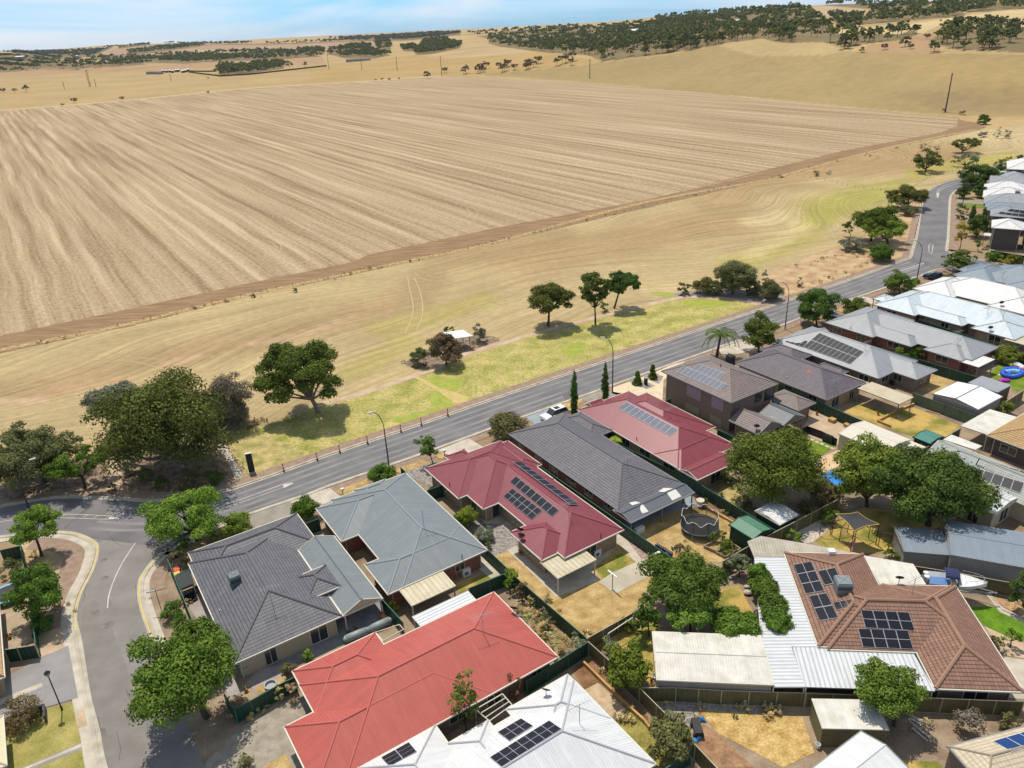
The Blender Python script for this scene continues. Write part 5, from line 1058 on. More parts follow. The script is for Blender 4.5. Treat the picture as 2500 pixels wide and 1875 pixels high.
# ---------------------------------------------------------------- houses
TAN = math.tan(R_(23))
class House:
    def __init__(s, name, label, cat, ze, rects, roof, wall, trim, fr=None, cap=None, pitch=23, capr=.09, winmat=None, gut=None):
        """rects: (kind, 'photo points on the eave', options)"""
        s.fr = fr or GR; s.ze = ze; s.R = []; s.mats = (roof, wall, trim); s.tan = math.tan(R_(pitch))
        allp = []
        for k, r in enumerate(rects):
            kind, pts = r[0], r[1]; op = r[2] if len(r) > 2 else {}
            z = op.get('z', ze); q = [s.fr.L(p) for p in P(pts, z)]
            u0, u1, v0, v1 = min(a for a, b in q), max(a for a, b in q), min(b for a, b in q), max(b for a, b in q)
            if 'v0' in op: v0 = op['v0']
            if 'w' in op: # grow in -u / +u / -v / +v
                e = op['w']; u0 -= e[0]; u1 += e[1]; v0 -= e[2]; v1 += e[3]
            s.R.append(dict(kind=kind, u0=u0, u1=u1, v0=v0, v1=v1, z=z - .018 * k, op=op, tan=math.tan(R_(op['p'])) if 'p' in op else s.tan, k=k))
            allp += [(u0, v0), (u1, v1)]
        cu = sum(a for a, b in allp) / len(allp); cv = sum(b for a, b in allp) / len(allp)
        s.root = empty(name, s.fr.W(cu, cv, 0), label, cat)
        s.cap = cap or roof; s.capr = capr
        s.build()
    def hgt(s, R, u, v):
        if not (R['u0'] <= u <= R['u1'] and R['v0'] <= v <= R['v1']): return -1
        k = R['kind']; du = min(u - R['u0'], R['u1'] - u); dv = min(v - R['v0'], R['v1'] - v)
        if k == 'hip': return R['z'] + R['tan'] * min(du, dv)
        if k == 'gu': return R['z'] + R['tan'] * dv     # ridge runs along u
        if k == 'gv': return R['z'] + R['tan'] * du
        if k == 'pyr': return R['z'] + R['tan'] * min(du, dv)
        return R['z'] + R['op'].get('sv', 0) * (v - R['v0']) + R['op'].get('su', 0) * (u - R['u0'])
    def top(s, u, v): return max(s.hgt(R, u, v) for R in s.R)
    def on(s, t, x, y):
        """world point where the photo ray meets this roof"""
        d = ray(*px(t, x, y)); d = d / -d[2]
        z = s.ze + 6
        while z > 0:
            p = Vector((d[0] * (CH - z), d[1] * (CH - z), z)); u, v = s.fr.L(p)
            if s.top(u, v) >= z: return p
            z -= .02
        return Vector((d[0] * (CH - s.ze), d[1] * (CH - s.ze), s.ze))
    def build(s):
        fr = s.fr; W_ = fr.W; roof, wall, trim = s.mats
        rb = MB(); cb = MB(); gb = MB(); wb = MB(); eb = {}
        for R in s.R:
            u0, u1, v0, v1, z, T = R['u0'], R['u1'], R['v0'], R['v1'], R['z'], R['tan']; k = R['kind']; op = R['op']
            b = rb
            if 'mat' in op: b = eb.setdefault(op['mat'].name, (op['mat'], MB(), op.get('nm', 'veranda_roof')))[1]
            lu, lv = u1 - u0, v1 - v0; sl = math.sqrt(1 + T * T)
            c = [W_(u0, v0, z), W_(u1, v0, z), W_(u1, v1, z), W_(u0, v1, z)]
            if k in ('hip', 'pyr'):
                h = min(lu, lv) / 2
                if lu >= lv: r0, r1 = (u0 + h, v0 + h), (u1 - h, v0 + h)
                else: r0, r1 = (u0 + h, v0 + h), (u0 + h, v1 - h)
                zr = z + T * h; a, e = W_(*r0, zr), W_(*r1, zr); S = h * sl
                if lu >= lv:
                    b.quad([c[1], c[0], a, e], 0, [(lu, 0), (0, 0), (h, S), (lu - h, S)])
                    b.quad([c[3], c[2], e, a], 0, [(0, 0), (lu, 0), (lu - h, S), (h, S)])
                    b.quad([c[0], c[3], a], 0, [(0, 0), (lv, 0), (h, S)]); b.quad([c[2], c[1], e], 0, [(0, 0), (lv, 0), (h, S)])
                    hips = [(c[0], a), (c[3], a), (c[1], e), (c[2], e), (a, e)]
                else:
                    b.quad([c[0], c[3], e, a], 0, [(0, 0), (lv, 0), (lv - h, S), (h, S)])
                    b.quad([c[2], c[1], a, e], 0, [(lv, 0), (0, 0), (h, S), (lv - h, S)])
                    b.quad([c[1], c[0], a], 0, [(0, 0), (lu, 0), (h, S)]); b.quad([c[3], c[2], e], 0, [(0, 0), (lu, 0), (h, S)])
                    hips = [(c[0], a), (c[1], a), (c[3], e), (c[2], e), (a, e)]
                for p, q in hips: (b if 'mat' in op else cb).tube(p + Vector((0, 0, .01)), q + Vector((0, 0, .01)), s.capr, s.capr, 6)
            elif k in ('gu', 'gv'):
                h = (lv if k == 'gu' else lu) / 2; zr = z + T * h; S = h * sl
                if k == 'gu': a, e = W_(u0, v0 + h, zr), W_(u1, v0 + h, zr)
                else: a, e = W_(u0 + h, v0, zr), W_(u0 + h, v1, zr)
                if k == 'gu':
                    b.quad([c[1], c[0], a, e], 0, [(lu, 0), (0, 0), (0, S), (lu, S)]); b.quad([c[3], c[2], e, a], 0, [(0, 0), (lu, 0), (lu, S), (0, S)])
                    tri = [([c[0], c[3], a]), ([c[2], c[1], e])]
                else:
                    b.quad([c[0], c[3], e, a], 0, [(0, 0), (lv, 0), (lv, S), (0, S)]); b.quad([c[2], c[1], a, e], 0, [(lv, 0), (0, 0), (0, S), (lv, S)])
                    tri = [([c[1], c[0], a]), ([c[3], c[2], e])]
                for q in tri:
                    m_ = (q[0] + q[1]) / 2; q = [p + (m_ - Vector((s.root.location.x, s.root.location.y, 0))).normalized() * 0 for p in q]
                    wb.quad(q, 0, [(0, 0), (1, 0), (.5, 1)])
                    gb.tube(q[0], q[2], .06, .06, 4); gb.tube(q[1], q[2], .06, .06, 4)
                (b if 'mat' in op else cb).tube(a, e, s.capr, s.capr, 6)
            else:
                sv, su = op.get('sv', 0), op.get('su', 0)
                zz = [z, z + su * lu, z + su * lu + sv * lv, z + sv * lv]
                c = [Vector((p.x, p.y, q)) for p, q in zip(c, zz)]
                uv = [(0, 0), (lu, 0), (lu, lv), (0, lv)]
                if op.get('rot'): uv = [(b_, a_) for a_, b_ in uv]
                b.quad(c[::-1], 0, uv[::-1]); lo = [p - Vector((0, 0, .12)) for p in c]
                b.quad(lo, 0, uv)
                for i in range(4): j = (i + 1) % 4; gb.quad([c[i], c[j], lo[j], lo[i]])
            if k != 'flat':
                # soffit and gutter
                so_ = [p - Vector((0, 0, .10)) for p in c]; gb.quad(so_)
                g = .11; za, zb = z - .15, z - .005
                gb.box(fr, u0 - g, u1 + g, v0 - g, v0 + .01, za, zb); gb.box(fr, u0 - g, u1 + g, v1 - .01, v1 + g, za, zb)
                gb.box(fr, u0 - g, u0 + .01, v0 + .01, v1 - .01, za, zb); gb.box(fr, u1 - .01, u1 + g, v0 + .01, v1 - .01, za, zb)
            # walls or posts
            if op.get('open') or k == 'flat' and not op.get('wall'):
                n = op.get('posts', 'v1')
                pb = MB()
                sides = dict(v1=[(u0 + .15, v1 - .15), (u1 - .15, v1 - .15)], u1=[(u1 - .15, v0 + .15), (u1 - .15, v1 - .15)], u0=[(u0 + .15, v0 + .15), (u0 + .15, v1 - .15)], v0=[(u0 + .15, v0 + .15), (u1 - .15, v0 + .15)])
                for q in n.split(','):
                    if q not in sides: continue
                    (a0, b0), (a1, b1) = sides[q]; L_ = math.hypot(a1 - a0, b1 - b0); m_ = max(1, round(L_ / 4.5))
                    for i in range(m_ + 1):
                        f = i / m_; a, b_ = a0 + (a1 - a0) * f, b0 + (b1 - b0) * f
                        pm = MB(); pm.box(fr, a - .06, a + .06, b_ - .06, b_ + .06, 0, s.hgt(R, a, b_) - .16); pm.build('post', trim if trim is not M_dark else M_cream, s.root)
            else:
                i_ = (.55 if op.get('in') is None else op['in']) + .025 * R['k']
                x0, x1, y0, y1 = u0 + i_, u1 - i_, v0 + i_, v1 - i_; zt = z - .11 if k != 'flat' else z - .13
                R['wall'] = (x0, x1, y0, y1)
                if not op.get('nowin') or z > 4:
                    for qu, qv in ((x0 + .05, y1 + .05), (x1 - .05, y1 + .05), (x0 - .05, y0 + .3)):
                        if not s.covered(qu, qv, R): pm = MB(); pm.tube(W_(qu, qv, 0), W_(qu, qv, zt), .05, n=6); pm.build('downpipe', trim, s.root)
                q = [(x0, y0), (x0, y1), (x1, y1), (x1, y0)]
                for a in range(4):
                    p0, p1 = q[a], q[(a + 1) % 4]; L_ = math.hypot(p1[0] - p0[0], p1[1] - p0[1])
                    wb.quad([W_(*p0, 0), W_(*p1, 0), W_(*p1, zt), W_(*p0, zt)], 0, [(0, 0), (L_, 0), (L_, zt), (0, zt)])
        if rb.f: rb.build('roof', roof, s.root)
        for m_, b, nm in eb.values(): b.build(nm, m_, s.root)
        if cb.f: cb.build('ridge_capping', s.cap, s.root)
        if gb.f: gb.build('gutter', trim, s.root)
        if wb.f: wb.build('wall', wall, s.root)
        s.windows()
    def covered(s, u, v, me):
        for R in s.R:
            if R is me or 'wall' not in R: continue
            a, b, c, d = R['wall']
            if a < u < b and c < v < d: return True
        return False
    def windows(s):
        r = random.Random(hash_(s.root['label']))
        for R in s.R:
            if 'wall' not in R or R['op'].get('nowin'): continue
            x0, x1, y0, y1 = R['wall']; zt = R['z'] - .15
            for side in ('v1', 'u0', 'u1', 'v0'):
                L_ = (x1 - x0) if side[0] == 'v' else (y1 - y0); n = int((L_ - 1.2) / 3.4)
                for i in range(n):
                    f = (i + .5 + r.uniform(-.12, .12)) / n; w_ = r.choice((1.2, 1.5, 1.8, 2.1)); w_ = min(w_, L_ / n - .6)
                    lev = [0] if zt < 4 else [0, 1]
                    for lv in lev:
                        zb = (.9 if r.random() < .7 else .12) + lv * 2.75; zh = 2.1 + lv * 2.65
                        fr = s.fr
                        if side == 'v1': c = (x0 + L_ * f, y1); ax = (1, 0); nn = (0, 1)
                        elif side == 'v0': c = (x0 + L_ * f, y0); ax = (1, 0); nn = (0, -1)
                        elif side == 'u0': c = (x0, y0 + L_ * f); ax = (0, 1); nn = (-1, 0)
                        else: c = (x1, y0 + L_ * f); ax = (0, 1); nn = (1, 0)
                        if s.covered(c[0] + nn[0] * .1, c[1] + nn[1] * .1, R): continue
                        mb = MB(); 
                        def bx(mb, a0, a1, z0, z1, d):
                            us = sorted((c[0] + ax[0] * a0 - (nn[0] * .03), c[0] + ax[0] * a1 + nn[0] * d)); vs = sorted((c[1] + ax[1] * a0 - nn[1] * .03, c[1] + ax[1] * a1 + nn[1] * d))
                            mb.box(fr, us[0], us[1], vs[0], vs[1], z0, z1)
                        bx(mb, -w_ / 2, w_ / 2, zh - .06, zh, .05); bx(mb, -w_ / 2, w_ / 2, zb, zb + .06, .05)
                        for q in (-w_ / 2, -.025, w_ / 2 - .05): bx(mb, q, q + .05, zb + .06, zh - .06, .05)
                        wo = mb.build('window', M_white if r.random() < .5 else M_cream, s.root)
                        mb = MB(); bx(mb, -w_ / 2 + .05, w_ / 2 - .05, zb + .06, zh - .06, .02); mb.build('pane', glass(), wo)
    def panels(s, t, c, nx, ny, m=None, gap=.03, lift=.10, frame=None):
        """c: four photo corners (0,0) (1,0) (1,1) (0,1) of the array"""
        m = m or M_pv; q = [s.on(t, *p) for p in c]
        n = (q[1] - q[0]).cross(q[3] - q[0]).normalized(); n = n if n.z > 0 else -n
        for p in q: p += n * lift
        for i in range(nx):
            for j in range(ny):
                def at(a, b): return q[0] * (1 - a) * (1 - b) + q[1] * a * (1 - b) + q[2] * a * b + q[3] * (1 - a) * b
                g = .012
                a0, a1, b0, b1 = (i + g) / nx, (i + 1 - g) / nx, (j + g) / ny, (j + 1 - g) / ny
                cs = [at(a0, b0), at(a1, b0), at(a1, b1), at(a0, b1)]
                if (cs[1] - cs[0]).cross(cs[3] - cs[0]).z < 0: cs = cs[::-1]
                mb = MB(); mb.box8([p - n * .05 for p in cs] + cs, 1)
                ce = (cs[0] + cs[2]) / 2; e = .035 
                ins = [p + (ce - p) * e + n * .004 for p in cs]
                mb.quad(ins, 0, [(0, 0), (6, 0), (6, 10), (0, 10)] if (cs[1] - cs[0]).length < (cs[2] - cs[1]).length else [(0, 0), (10, 0), (10, 6), (0, 6)])
                mb.build('solar_panel', [m, frame or M_alu], s.root)
    def antenna(s, t, x, y, h=2.2):
        p = s.on(t, x, y); mb = MB(); mb.tube(p - Vector((0, 0, .1)), p + Vector((0, 0, h)), .03, n=5); o = mb.build('antenna', M_grey, s.root)
        d = Vector((.9, .45, 0)).normalized(); e = Vector((-.45, .9, 0)); tp = p + Vector((0, 0, h - .1)); mb = MB(); mb.tube(tp - d * 1.1, tp + d * 1.1, .018, n=4)
        for k in range(8):
            q = tp + d * (-1 + k * .28); l_ = .6 - .04 * k; mb.tube(q - e * l_, q + e * l_, .012, n=4)
        mb.build('dipole', M_grey, o)
    def dish(s, t, x, y, m=None):
        p = s.on(t, x, y); mb = MB(); mb.tube(p - Vector((0, 0, .1)), p + Vector((0, 0, .7)), .03, n=5); o = mb.build('satellite_dish', M_dark, s.root)
        c = p + Vector((0, 0, .75)); n = Vector((.25, .8, .5)).normalized(); a = n.orthogonal().normalized(); b = n.cross(a); mb = MB(); K = 14
        for rr, dd in ((0, -.10), (.25, -.06), (.42, 0)):
            for i in range(K): tt = 6.283 * i / K; mb.v.append(tuple(c + a * rr * math.cos(tt) + b * rr * math.sin(tt) + n * dd))
        for j in range(2):
            for i in range(K): i2 = (i + 1) % K; mb.f.append((j*K+i, j*K+i2, (j+1)*K+i2, (j+1)*K+i)); mb.m.append(0); mb.uv += [(0, 0)] * 4
        mb.tube(c - b * .3, c + n * .5, .015, n=4); mb.build('reflector', m or M_dark, o)
    def pipe(s, t, x, y, h=.55, m=None):
        p = s.on(t, x, y); mb = MB(); mb.tube(p - Vector((0, 0, .1)), p + Vector((0, 0, h)), .06, n=6); mb.build('vent_pipe', m or s.mats[0], s.root)
    def cooler(s, t, x, y, m, sz=.95, h=.95):
        p = s.on(t, x, y); u, v = s.fr.L(p); mb = MB(); a = sz / 2
        c0 = [(u-a, v-a), (u-a, v+a), (u+a, v+a), (u+a, v-a)]; b_ = a * .86; c1 = [(u-b_, v-b_), (u-b_, v+b_), (u+b_, v+b_), (u+b_, v-b_)]
        zb = min(s.top(*q) for q in c0) - .05; zt = p.z + h
        mb.box8([s.fr.W(*q, zb) for q in c1] + [s.fr.W(*q, zt - .25) for q in c0]); mb.box8([s.fr.W(*q, zt - .25) for q in c0] + [s.fr.W(*q, zt) for q in c1])
        o = mb.build('evaporative_cooler', m, s.root); mb = MB()
        for sg in (1, -1): mb.tube(s.fr.W(u - b_ * .8, v - b_ * .8 * sg, zt + .01), s.fr.W(u + b_ * .8, v + b_ * .8 * sg, zt + .01), .035, n=4)
        mb.build('lid_rib', m, o)
        mb = MB()
        for q in (-.6, -.2, .2, .6): mb.box(s.fr, u - a * .9, u + a * .9, v + a * .93, v + a * 1.0, zt - .55 + q * .3, zt - .50 + q * .3)
        mb.build('louvre', M_dark, o)

def pvmat(name, c, line):
    m = bpy.data.materials.new(name); m.use_nodes = True; t = m.node_tree; n = t.nodes; l = t.links; b = n['Principled BSDF']
    b.inputs['Roughness'].default_value = .4; b.inputs['Specular IOR Level'].default_value = .15
    uvn = n.new('ShaderNodeUVMap'); sp = n.new('ShaderNodeSeparateXYZ'); l.new(uvn.outputs[0], sp.inputs[0])
    a, _, _ = wave_mask(n, l, sp.outputs[0], 1, .07); c2, _, _ = wave_mask(n, l, sp.outputs[1], 1, .07)
    mxn = n.new('ShaderNodeMath'); mxn.operation = 'MAXIMUM'; l.new(a, mxn.inputs[0]); l.new(c2, mxn.inputs[1])
    rr = n.new('ShaderNodeMixRGB'); l.new(mxn.outputs[0], rr.inputs[0]); rr.inputs[1].default_value = c; rr.inputs[2].default_value = line
    l.new(rr.outputs[0], b.inputs['Base Color']); return m
M_alu = flat('aluminium', (.55, .56, .58, 1), .4)
M_pv = pvmat('solar_cells', (.010, .012, .020, 1), (.04, .045, .055, 1))
M_pvl = pvmat('light_solar_cells', (.11, .12, .16, 1), (.30, .32, .36, 1))
M_pvb = pvmat('blue_solar_cells', (.012, .045, .16, 1), (.05, .12, .28, 1))
def brickmat(name, c1, c2, k=.8):
    m = bpy.data.materials.new(name); m.use_nodes = True; t = m.node_tree; n = t.nodes; l = t.links; b = n['Principled BSDF']; b.inputs['Roughness'].default_value = .9
    uvn = n.new('ShaderNodeUVMap'); bt = n.new('ShaderNodeTexBrick'); l.new(uvn.outputs[0], bt.inputs['Vector'])
    bt.inputs['Color1'].default_value = c1; bt.inputs['Color2'].default_value = c2; bt.inputs['Mortar'].default_value = tuple(x * .6 + .12 for x in c1[:3]) + (1,)
    bt.inputs['Scale'].default_value = 1; bt.inputs['Brick Width'].default_value = .24; bt.inputs['Row Height'].default_value = .086; bt.inputs['Mortar Size'].default_value = .01
    l.new(bt.outputs[0], b.inputs['Base Color']); return m
B_red = brickmat('red_brick', (.22, .06, .03, 1), (.30, .10, .05, 1)); B_tan = brickmat('tan_brick', (.30, .21, .12, 1), (.38, .28, .17, 1))
B_brown = brickmat('brown_brick', (.17, .12, .085, 1), (.23, .17, .12, 1)); B_cream = brickmat('cream_brick', (.46, .38, .24, 1), (.54, .46, .31, 1)); B_dark = brickmat('dark_brick', (.05, .035, .03, 1), (.09, .065, .055, 1))
W_olive = roofmat('olive_sheet_wall', (.16, .145, .075, 1), 'metal', .6, .8, .2); W_grey = roofmat('grey_sheet_wall', (.30, .29, .27, 1), 'metal', .6, .85, .2); W_dk = flat('charcoal_wall', (.06, .06, .062, 1), .7)
R_tile = roofmat('grey_tile', srgb(118, 118, 124), 'tile', .6, .46, wear=.12, colline=.85); R_blue = roofmat('blue_grey_steel', srgb(144, 152, 154), 'metal', .4, .86)
R_mar = roofmat('maroon_steel', srgb(152, 74, 82), 'metal', .4, .80); R_dtile = roofmat('dark_grey_tile', srgb(122, 120, 126), 'tile', .6, .46, wear=.12, colline=.8); R_btile = roofmat('brown_grey_tile', srgb(150, 134, 130), 'tile', .6, .42, wear=.10)
R_ptile = roofmat('purple_grey_tile', srgb(120, 112, 120), 'tile', .6, .42, wear=.12); R_gsteel = roofmat('pale_grey_steel', srgb(168, 172, 176), 'metal', .4, .93); R_lblue = roofmat('light_blue_steel', srgb(206, 218, 224, .92), 'metal', .4, .95)
R_white = roofmat('white_steel', srgb(238, 236, 232, .85), 'metal', .45, .94); R_cwhite = roofmat('cool_white_steel', srgb(232, 234, 234, .85), 'metal', .45, .90); R_bsteel = roofmat('slate_blue_steel', srgb(144, 158, 170), 'metal', .45, .93)
R_salm = roofmat('salmon_steel', srgb(204, 104, 92), 'metal', .45, .84); R_brt = roofmat('terracotta_brown_tile', srgb(160, 122, 102), 'tile', .75, .42, wear=.14); R_ggt = roofmat('grey_green_tile', srgb(182, 188, 182), 'tile', .7, .62, wear=.08)
R_tan = roofmat('tan_tile', srgb(200, 164, 110), 'tile', .7, .5, wear=.1); R_silver = roofmat('galvanised_sheet', srgb(226, 230, 232, .85), 'metal', .35, .68, .42); R_cream = roofmat('cream_sheet', srgb(226, 216, 188), 'metal', .5, .78, .55, c2=srgb(200, 186, 146))
R_old = roofmat('weathered_sheet', srgb(232, 230, 220, .9), 'metal', .6, .88, .25, c2=srgb(204, 200, 184)); R_rust = roofmat('streaked_sheet', srgb(206, 198, 180), 'metal', .55, .80, .3, c2=srgb(168, 158, 140)); R_dgrey = roofmat('charcoal_steel', srgb(104, 110, 118), 'metal', .45, .86)
R_gr = roofmat('green_steel', srgb(98, 148, 122), 'metal', .5, .85); R_creamt = roofmat('cream_tile', srgb(222, 206, 178), 'tile', .7, .72, wear=.06); R_hgrey = roofmat('grey_concrete_tile', srgb(172, 168, 166), 'tile', .7, .75, wear=.05)
M_clear = flat('translucent_sheet', srgb(232, 230, 222), .4); M_capt = flat('tile_ridge', srgb(112, 110, 114), .7); M_capb = flat('brown_ridge', srgb(170, 132, 110), .8); M_capm = flat('maroon_ridge', srgb(166, 88, 95), .4); M_caps = flat('salmon_ridge', srgb(210, 114, 102), .4); M_capbl = flat('blue_ridge', srgb(164, 172, 175), .4); M_capg = flat('pale_ridge', srgb(196, 198, 200), .45)
TR_mar = flat('maroon_fascia', srgb(130, 60, 70), .5); TR_g = flat('grey_fascia', srgb(150, 150, 150), .5); TR_w = flat('pale_fascia', srgb(228, 222, 205), .5)

H1 = House('tiled_house', 'grey tiled hip roofed house with cream brick walls at the road junction', 'house', 2.6, [
 ('hip', 'L3 205,745 565,1555 1440,1170'), ('hip', 'L3 200,660 1080,370 1245,575'), ('hip', 'L3 1325,972 1375,850 1300,762 1050,868', dict(z=3.1, wall=1, nowin=1)),
 ('gv', 'L3 1455,1165 1765,1025 1250,572', dict(mat=R_blue, p=24, open=1, posts='u1,v1', z=2.55))], R_tile, B_cream, TR_w, cap=M_capt, capr=.13)
H1.cooler('L3', 580, 900, flat('cooler_grey', srgb(120, 132, 134), .5), 1.15, 1.05); H1.antenna('L3', 885, 1105, 2.6); H1.pipe('L3', 455, 1135, .2, M_white)
H2 = House('steel_roofed_house', 'blue-grey steel roofed house with red brick walls between the tiled and maroon houses', 'house', 2.6, [
 ('hip', 'L3 1740,705 M1 625,1135 L5 1290,1345'), ('hip', 'L3 1240,300 1440,565 L5 1255,1420'), ('hip', 'L3 1630,755 1810,985 M1 625,1135'),
 ('hip', 'L5 885,1500 1130,1390 1060,1520'), ('flat', 'M1 0,1565 370,1417 270,1303', dict(mat=R_cream, posts='v1,u1', sv=-.04, nm='veranda_roof'))], R_blue, B_red, TR_w, cap=M_capbl)
H2.antenna('M1', 118, 960, 2.6); H2.pipe('M1', 425, 1205, .6)
H3 = House('steel_roofed_house', 'maroon steel roofed house with black solar panels and a cream patio roof', 'house', 2.6, [
 ('hip', 'M1 725,755 1730,972 650,330'), ('hip', 'M1 125,475 400,715 1025,458'), ('hip', 'M1 475,695 600,800 1025,458', dict(v0=-80.2)), ('hip', 'M1 815,990 1060,1205 1400,1060'),
 ('hip', 'M1 790,250 1065,440 660,330'), ('hip', 'M1 290,380 400,400 480,345 400,330', dict(open=1, posts='v0')),
 ('flat', 'M1 1060,1228 1190,1350 1515,1202', dict(mat=R_cream, posts='v1', z=2.4, sv=-.03, rot=0))], R_mar, B_tan, TR_w, cap=M_capm)
H3.panels('M1', [(865, 540), (1212, 818), (1155, 872), (812, 590)], 8, 1); H3.panels('M1', [(835, 640), (1078, 822), (990, 895), (762, 706)], 6, 2)
H3.panels('M1', [(905, 435), (1368, 780), (1295, 780), (830, 432)], 9, 1, lift=.2)
H3.dish('M1', 905, 1055); H3.dish('M1', 898, 1010); H3.antenna('M1', 1290, 880, 2.2); H3.pipe('M1', 325, 620, .6); H3.pipe('M1', 1548, 1035, .6)
H4 = House('tiled_house', 'long dark grey tiled house with a charcoal patio roof and white skylight strips', 'house', 2.6, [
 ('hip', 'M2 135,660 965,1235 1450,1030'), ('hip', 'M2 560,575 915,640 690,490'), ('gu', 'M2 950,1243 1065,1335 1562,1110', dict(mat=R_dgrey, p=14, open=1, posts='v1', z=2.5))], R_dtile, B_red, TR_g, cap=M_capt)
H4.antenna('M2', 1048, 945, 2.0); H4.pipe('M2', 600, 935, .3, M_white)
def strip(h, t, c, m=None, lift=.05, name='skylight'):
    q = [h.on(t, *p) + Vector((0, 0, lift)) for p in c]
    if (q[1] - q[0]).cross(q[2] - q[0]).z < 0: q = q[::-1]
    mb = MB(); mb.box8([p - Vector((0, 0, .03)) for p in q] + q); mb.build(name, m or M_clear, h.root)
strip(H4, 'M2', [(1060, 1195), (1110, 1185), (1150, 1195), (1085, 1215)]); strip(H4, 'M2', [(1125, 1215), (1165, 1205), (1212, 1262), (1165, 1278)])
strip(H4, 'M2', [(1285, 1108), (1330, 1080), (1400, 1085), (1330, 1112)]); strip(H4, 'M2', [(1350, 1115), (1418, 1090), (1465, 1145), (1395, 1178)])
H5 = House('steel_roofed_house', 'maroon steel roofed house with one long row of silver framed solar panels', 'house', 2.6, [
 ('hip', 'M2 680,470 1440,925 1665,640'), ('hip', 'M2 1190,345 1725,605 1000,600'), ('hip', 'M2 1665,640 1890,748 1440,925'),
 ('gu', 'M2 1445,930 1575,1003 1890,872', dict(p=16, in_=1, wall=1)), ('gu', 'M2 790,400 740,440 890,430', dict(p=24, open=1, posts='v0'))], R_mar, B_tan, TR_w, cap=M_capm)
H5.panels('M2', [(1045, 415), (1440, 628), (1380, 682), (975, 465)], 10, 1, M_pvl, frame=M_white); H5.antenna('M2', 1380, 545, 1.8); H5.pipe('M2', 1120, 710, .5)
H6 = House('two_storey_house', 'two-storey brown brick house with a tiled roof and silver solar panels', 'house', 5.25, [
 ('hip', 'ZA 110,315 1280,815 2065,525'), ('hip', 'Q8 915,100 785,165 640,20', dict(z=2.6)), ('gv', 'Q8 255,240 478,345 665,268', dict(z=2.6, p=26)),
 ('gv', 'Q8 492,185 665,272 838,205', dict(z=2.7, p=22, open=1, posts='v1', mat=R_dgrey))], R_btile, B_brown, TR_g, cap=flat('tile_ridge_brown', srgb(160, 145, 138), .7))
H6.panels('ZA', [(740, 190), (1195, 365), (1080, 478), (625, 292)], 6, 1, M_pvl, frame=M_white); H6.panels('ZA', [(480, 235), (1222, 548), (1100, 660), (360, 335)], 10, 1, M_pvl, frame=M_white)
H6.cooler('ZA', 1265, 150, M_dark, 1.1, 1.0); H6.pipe('ZA', 1100, 245, .5, M_dark); H6.dish('Q8', 465, 320)
for c in ([(575, 105), (630, 110), (545, 190), (492, 185)], [(650, 148), (690, 155), (620, 228), (570, 215)]): strip(H6, 'Q8', c, M_cream)
mb = MB()
# roller shutters on the left wall of the two-storey house
def wallpatch(h, t, a, b, ztop, zbot, name, m, depth=.06, side='u0'):
    R = h.R[0]; x0, x1, y0, y1 = R['wall']; fr = h.fr
    def vcoord(t, x, y):
        d = ray(*px(t, x, y)); nrm = fr.u if side[0] == 'u' else fr.v; k = (x0 if side == 'u0' else x1 if side == 'u1' else y1) / (d[0] * nrm.x + d[1] * nrm.y); p = Vector((d[0] * k, d[1] * k, CH + d[2] * k)); return (p.dot(fr.v) if side[0] == 'u' else p.dot(fr.u)), p.z
    v_a, z_a = vcoord(t, *a); v_b, z_b = vcoord(t, *b)
    mb = MB()
    if side == 'u0': mb.box(fr, x0 - depth, x0 + .01, min(v_a, v_b), max(v_a, v_b), min(z_a, z_b), max(z_a, z_b))
    else: mb.box(fr, min(v_a, v_b), max(v_a, v_b), y1 - .01, y1 + depth, min(z_a, z_b), max(z_a, z_b))
    return mb.build(name, m, h.root)
M_shut = mat('roller_shutter', srgb(176, 160, 166), srgb(168, 152, 158), 2, .7); M_shut2 = flat('tan_shutter', srgb(160, 150, 135), .7)
for o_ in [c for c in H6.root.children if c.name.startswith('window')]:
    for c2 in list(o_.children): bpy.data.objects.remove(c2)
    bpy.data.objects.remove(o_)
wallpatch(H6, 'ZA', (540, 540), (765, 830), 0, 0, 'roller_shutter', M_shut); wallpatch(H6, 'ZA', (960, 725), (1145, 1005), 0, 0, 'roller_shutter', M_shut)
wallpatch(H6, 'ZA', (515, 845), (738, 1075), 0, 0, 'roller_shutter', M_shut2); wallpatch(H6, 'ZA', (925, 1040), (1110, 1290), 0, 0, 'roller_shutter', M_shut2)
for a, b in (((1690, 680), (1785, 805)), ((1855, 610), (1995, 760))):
    o_ = wallpatch(H6, 'ZA', a, b, 0, 0, 'window', M_dark, .05, 'v1')
    mb = MB(); 
    w2 = wallpatch(H6, 'ZA', (a[0] + 12, a[1] + 18), (b[0] - 12, b[1] - 14), 0, 0, 'pane', glass(), .07, 'v1'); w2.parent = o_
H7 = House('tiled_house', 'dark tiled house with a few orange tiles and a long cream carport', 'house', 2.6, [
 ('hip', 'M3 130,105 780,362 1072,245'), ('hip', 'M4 20,862 412,920 190,812'), ('hip', 'M4 500,990 702,1062 600,985'),
 ('flat', 'M3 1012,287 1300,395 1420,350', dict(mat=R_cream, posts='v1,u0', nm='carport_roof', rot=0)), ('flat', 'M3 905,175 1085,245 1000,290', dict(mat=R_cream, posts='', z=2.52, nm='carport_roof', w=(-1.5, 0, 0, 0)))], R_ptile, B_tan, TR_g, cap=M_capt)
strip(H7, 'M3', [(650, 165), (690, 150), (688, 165), (655, 180)], flat('orange_tiles', srgb(220, 110, 70), .8), .03, 'orange_tile_patch'); H7.pipe('M3', 505, 220, .4, M_white); H7.antenna('M3', 850, 300, 1.8)
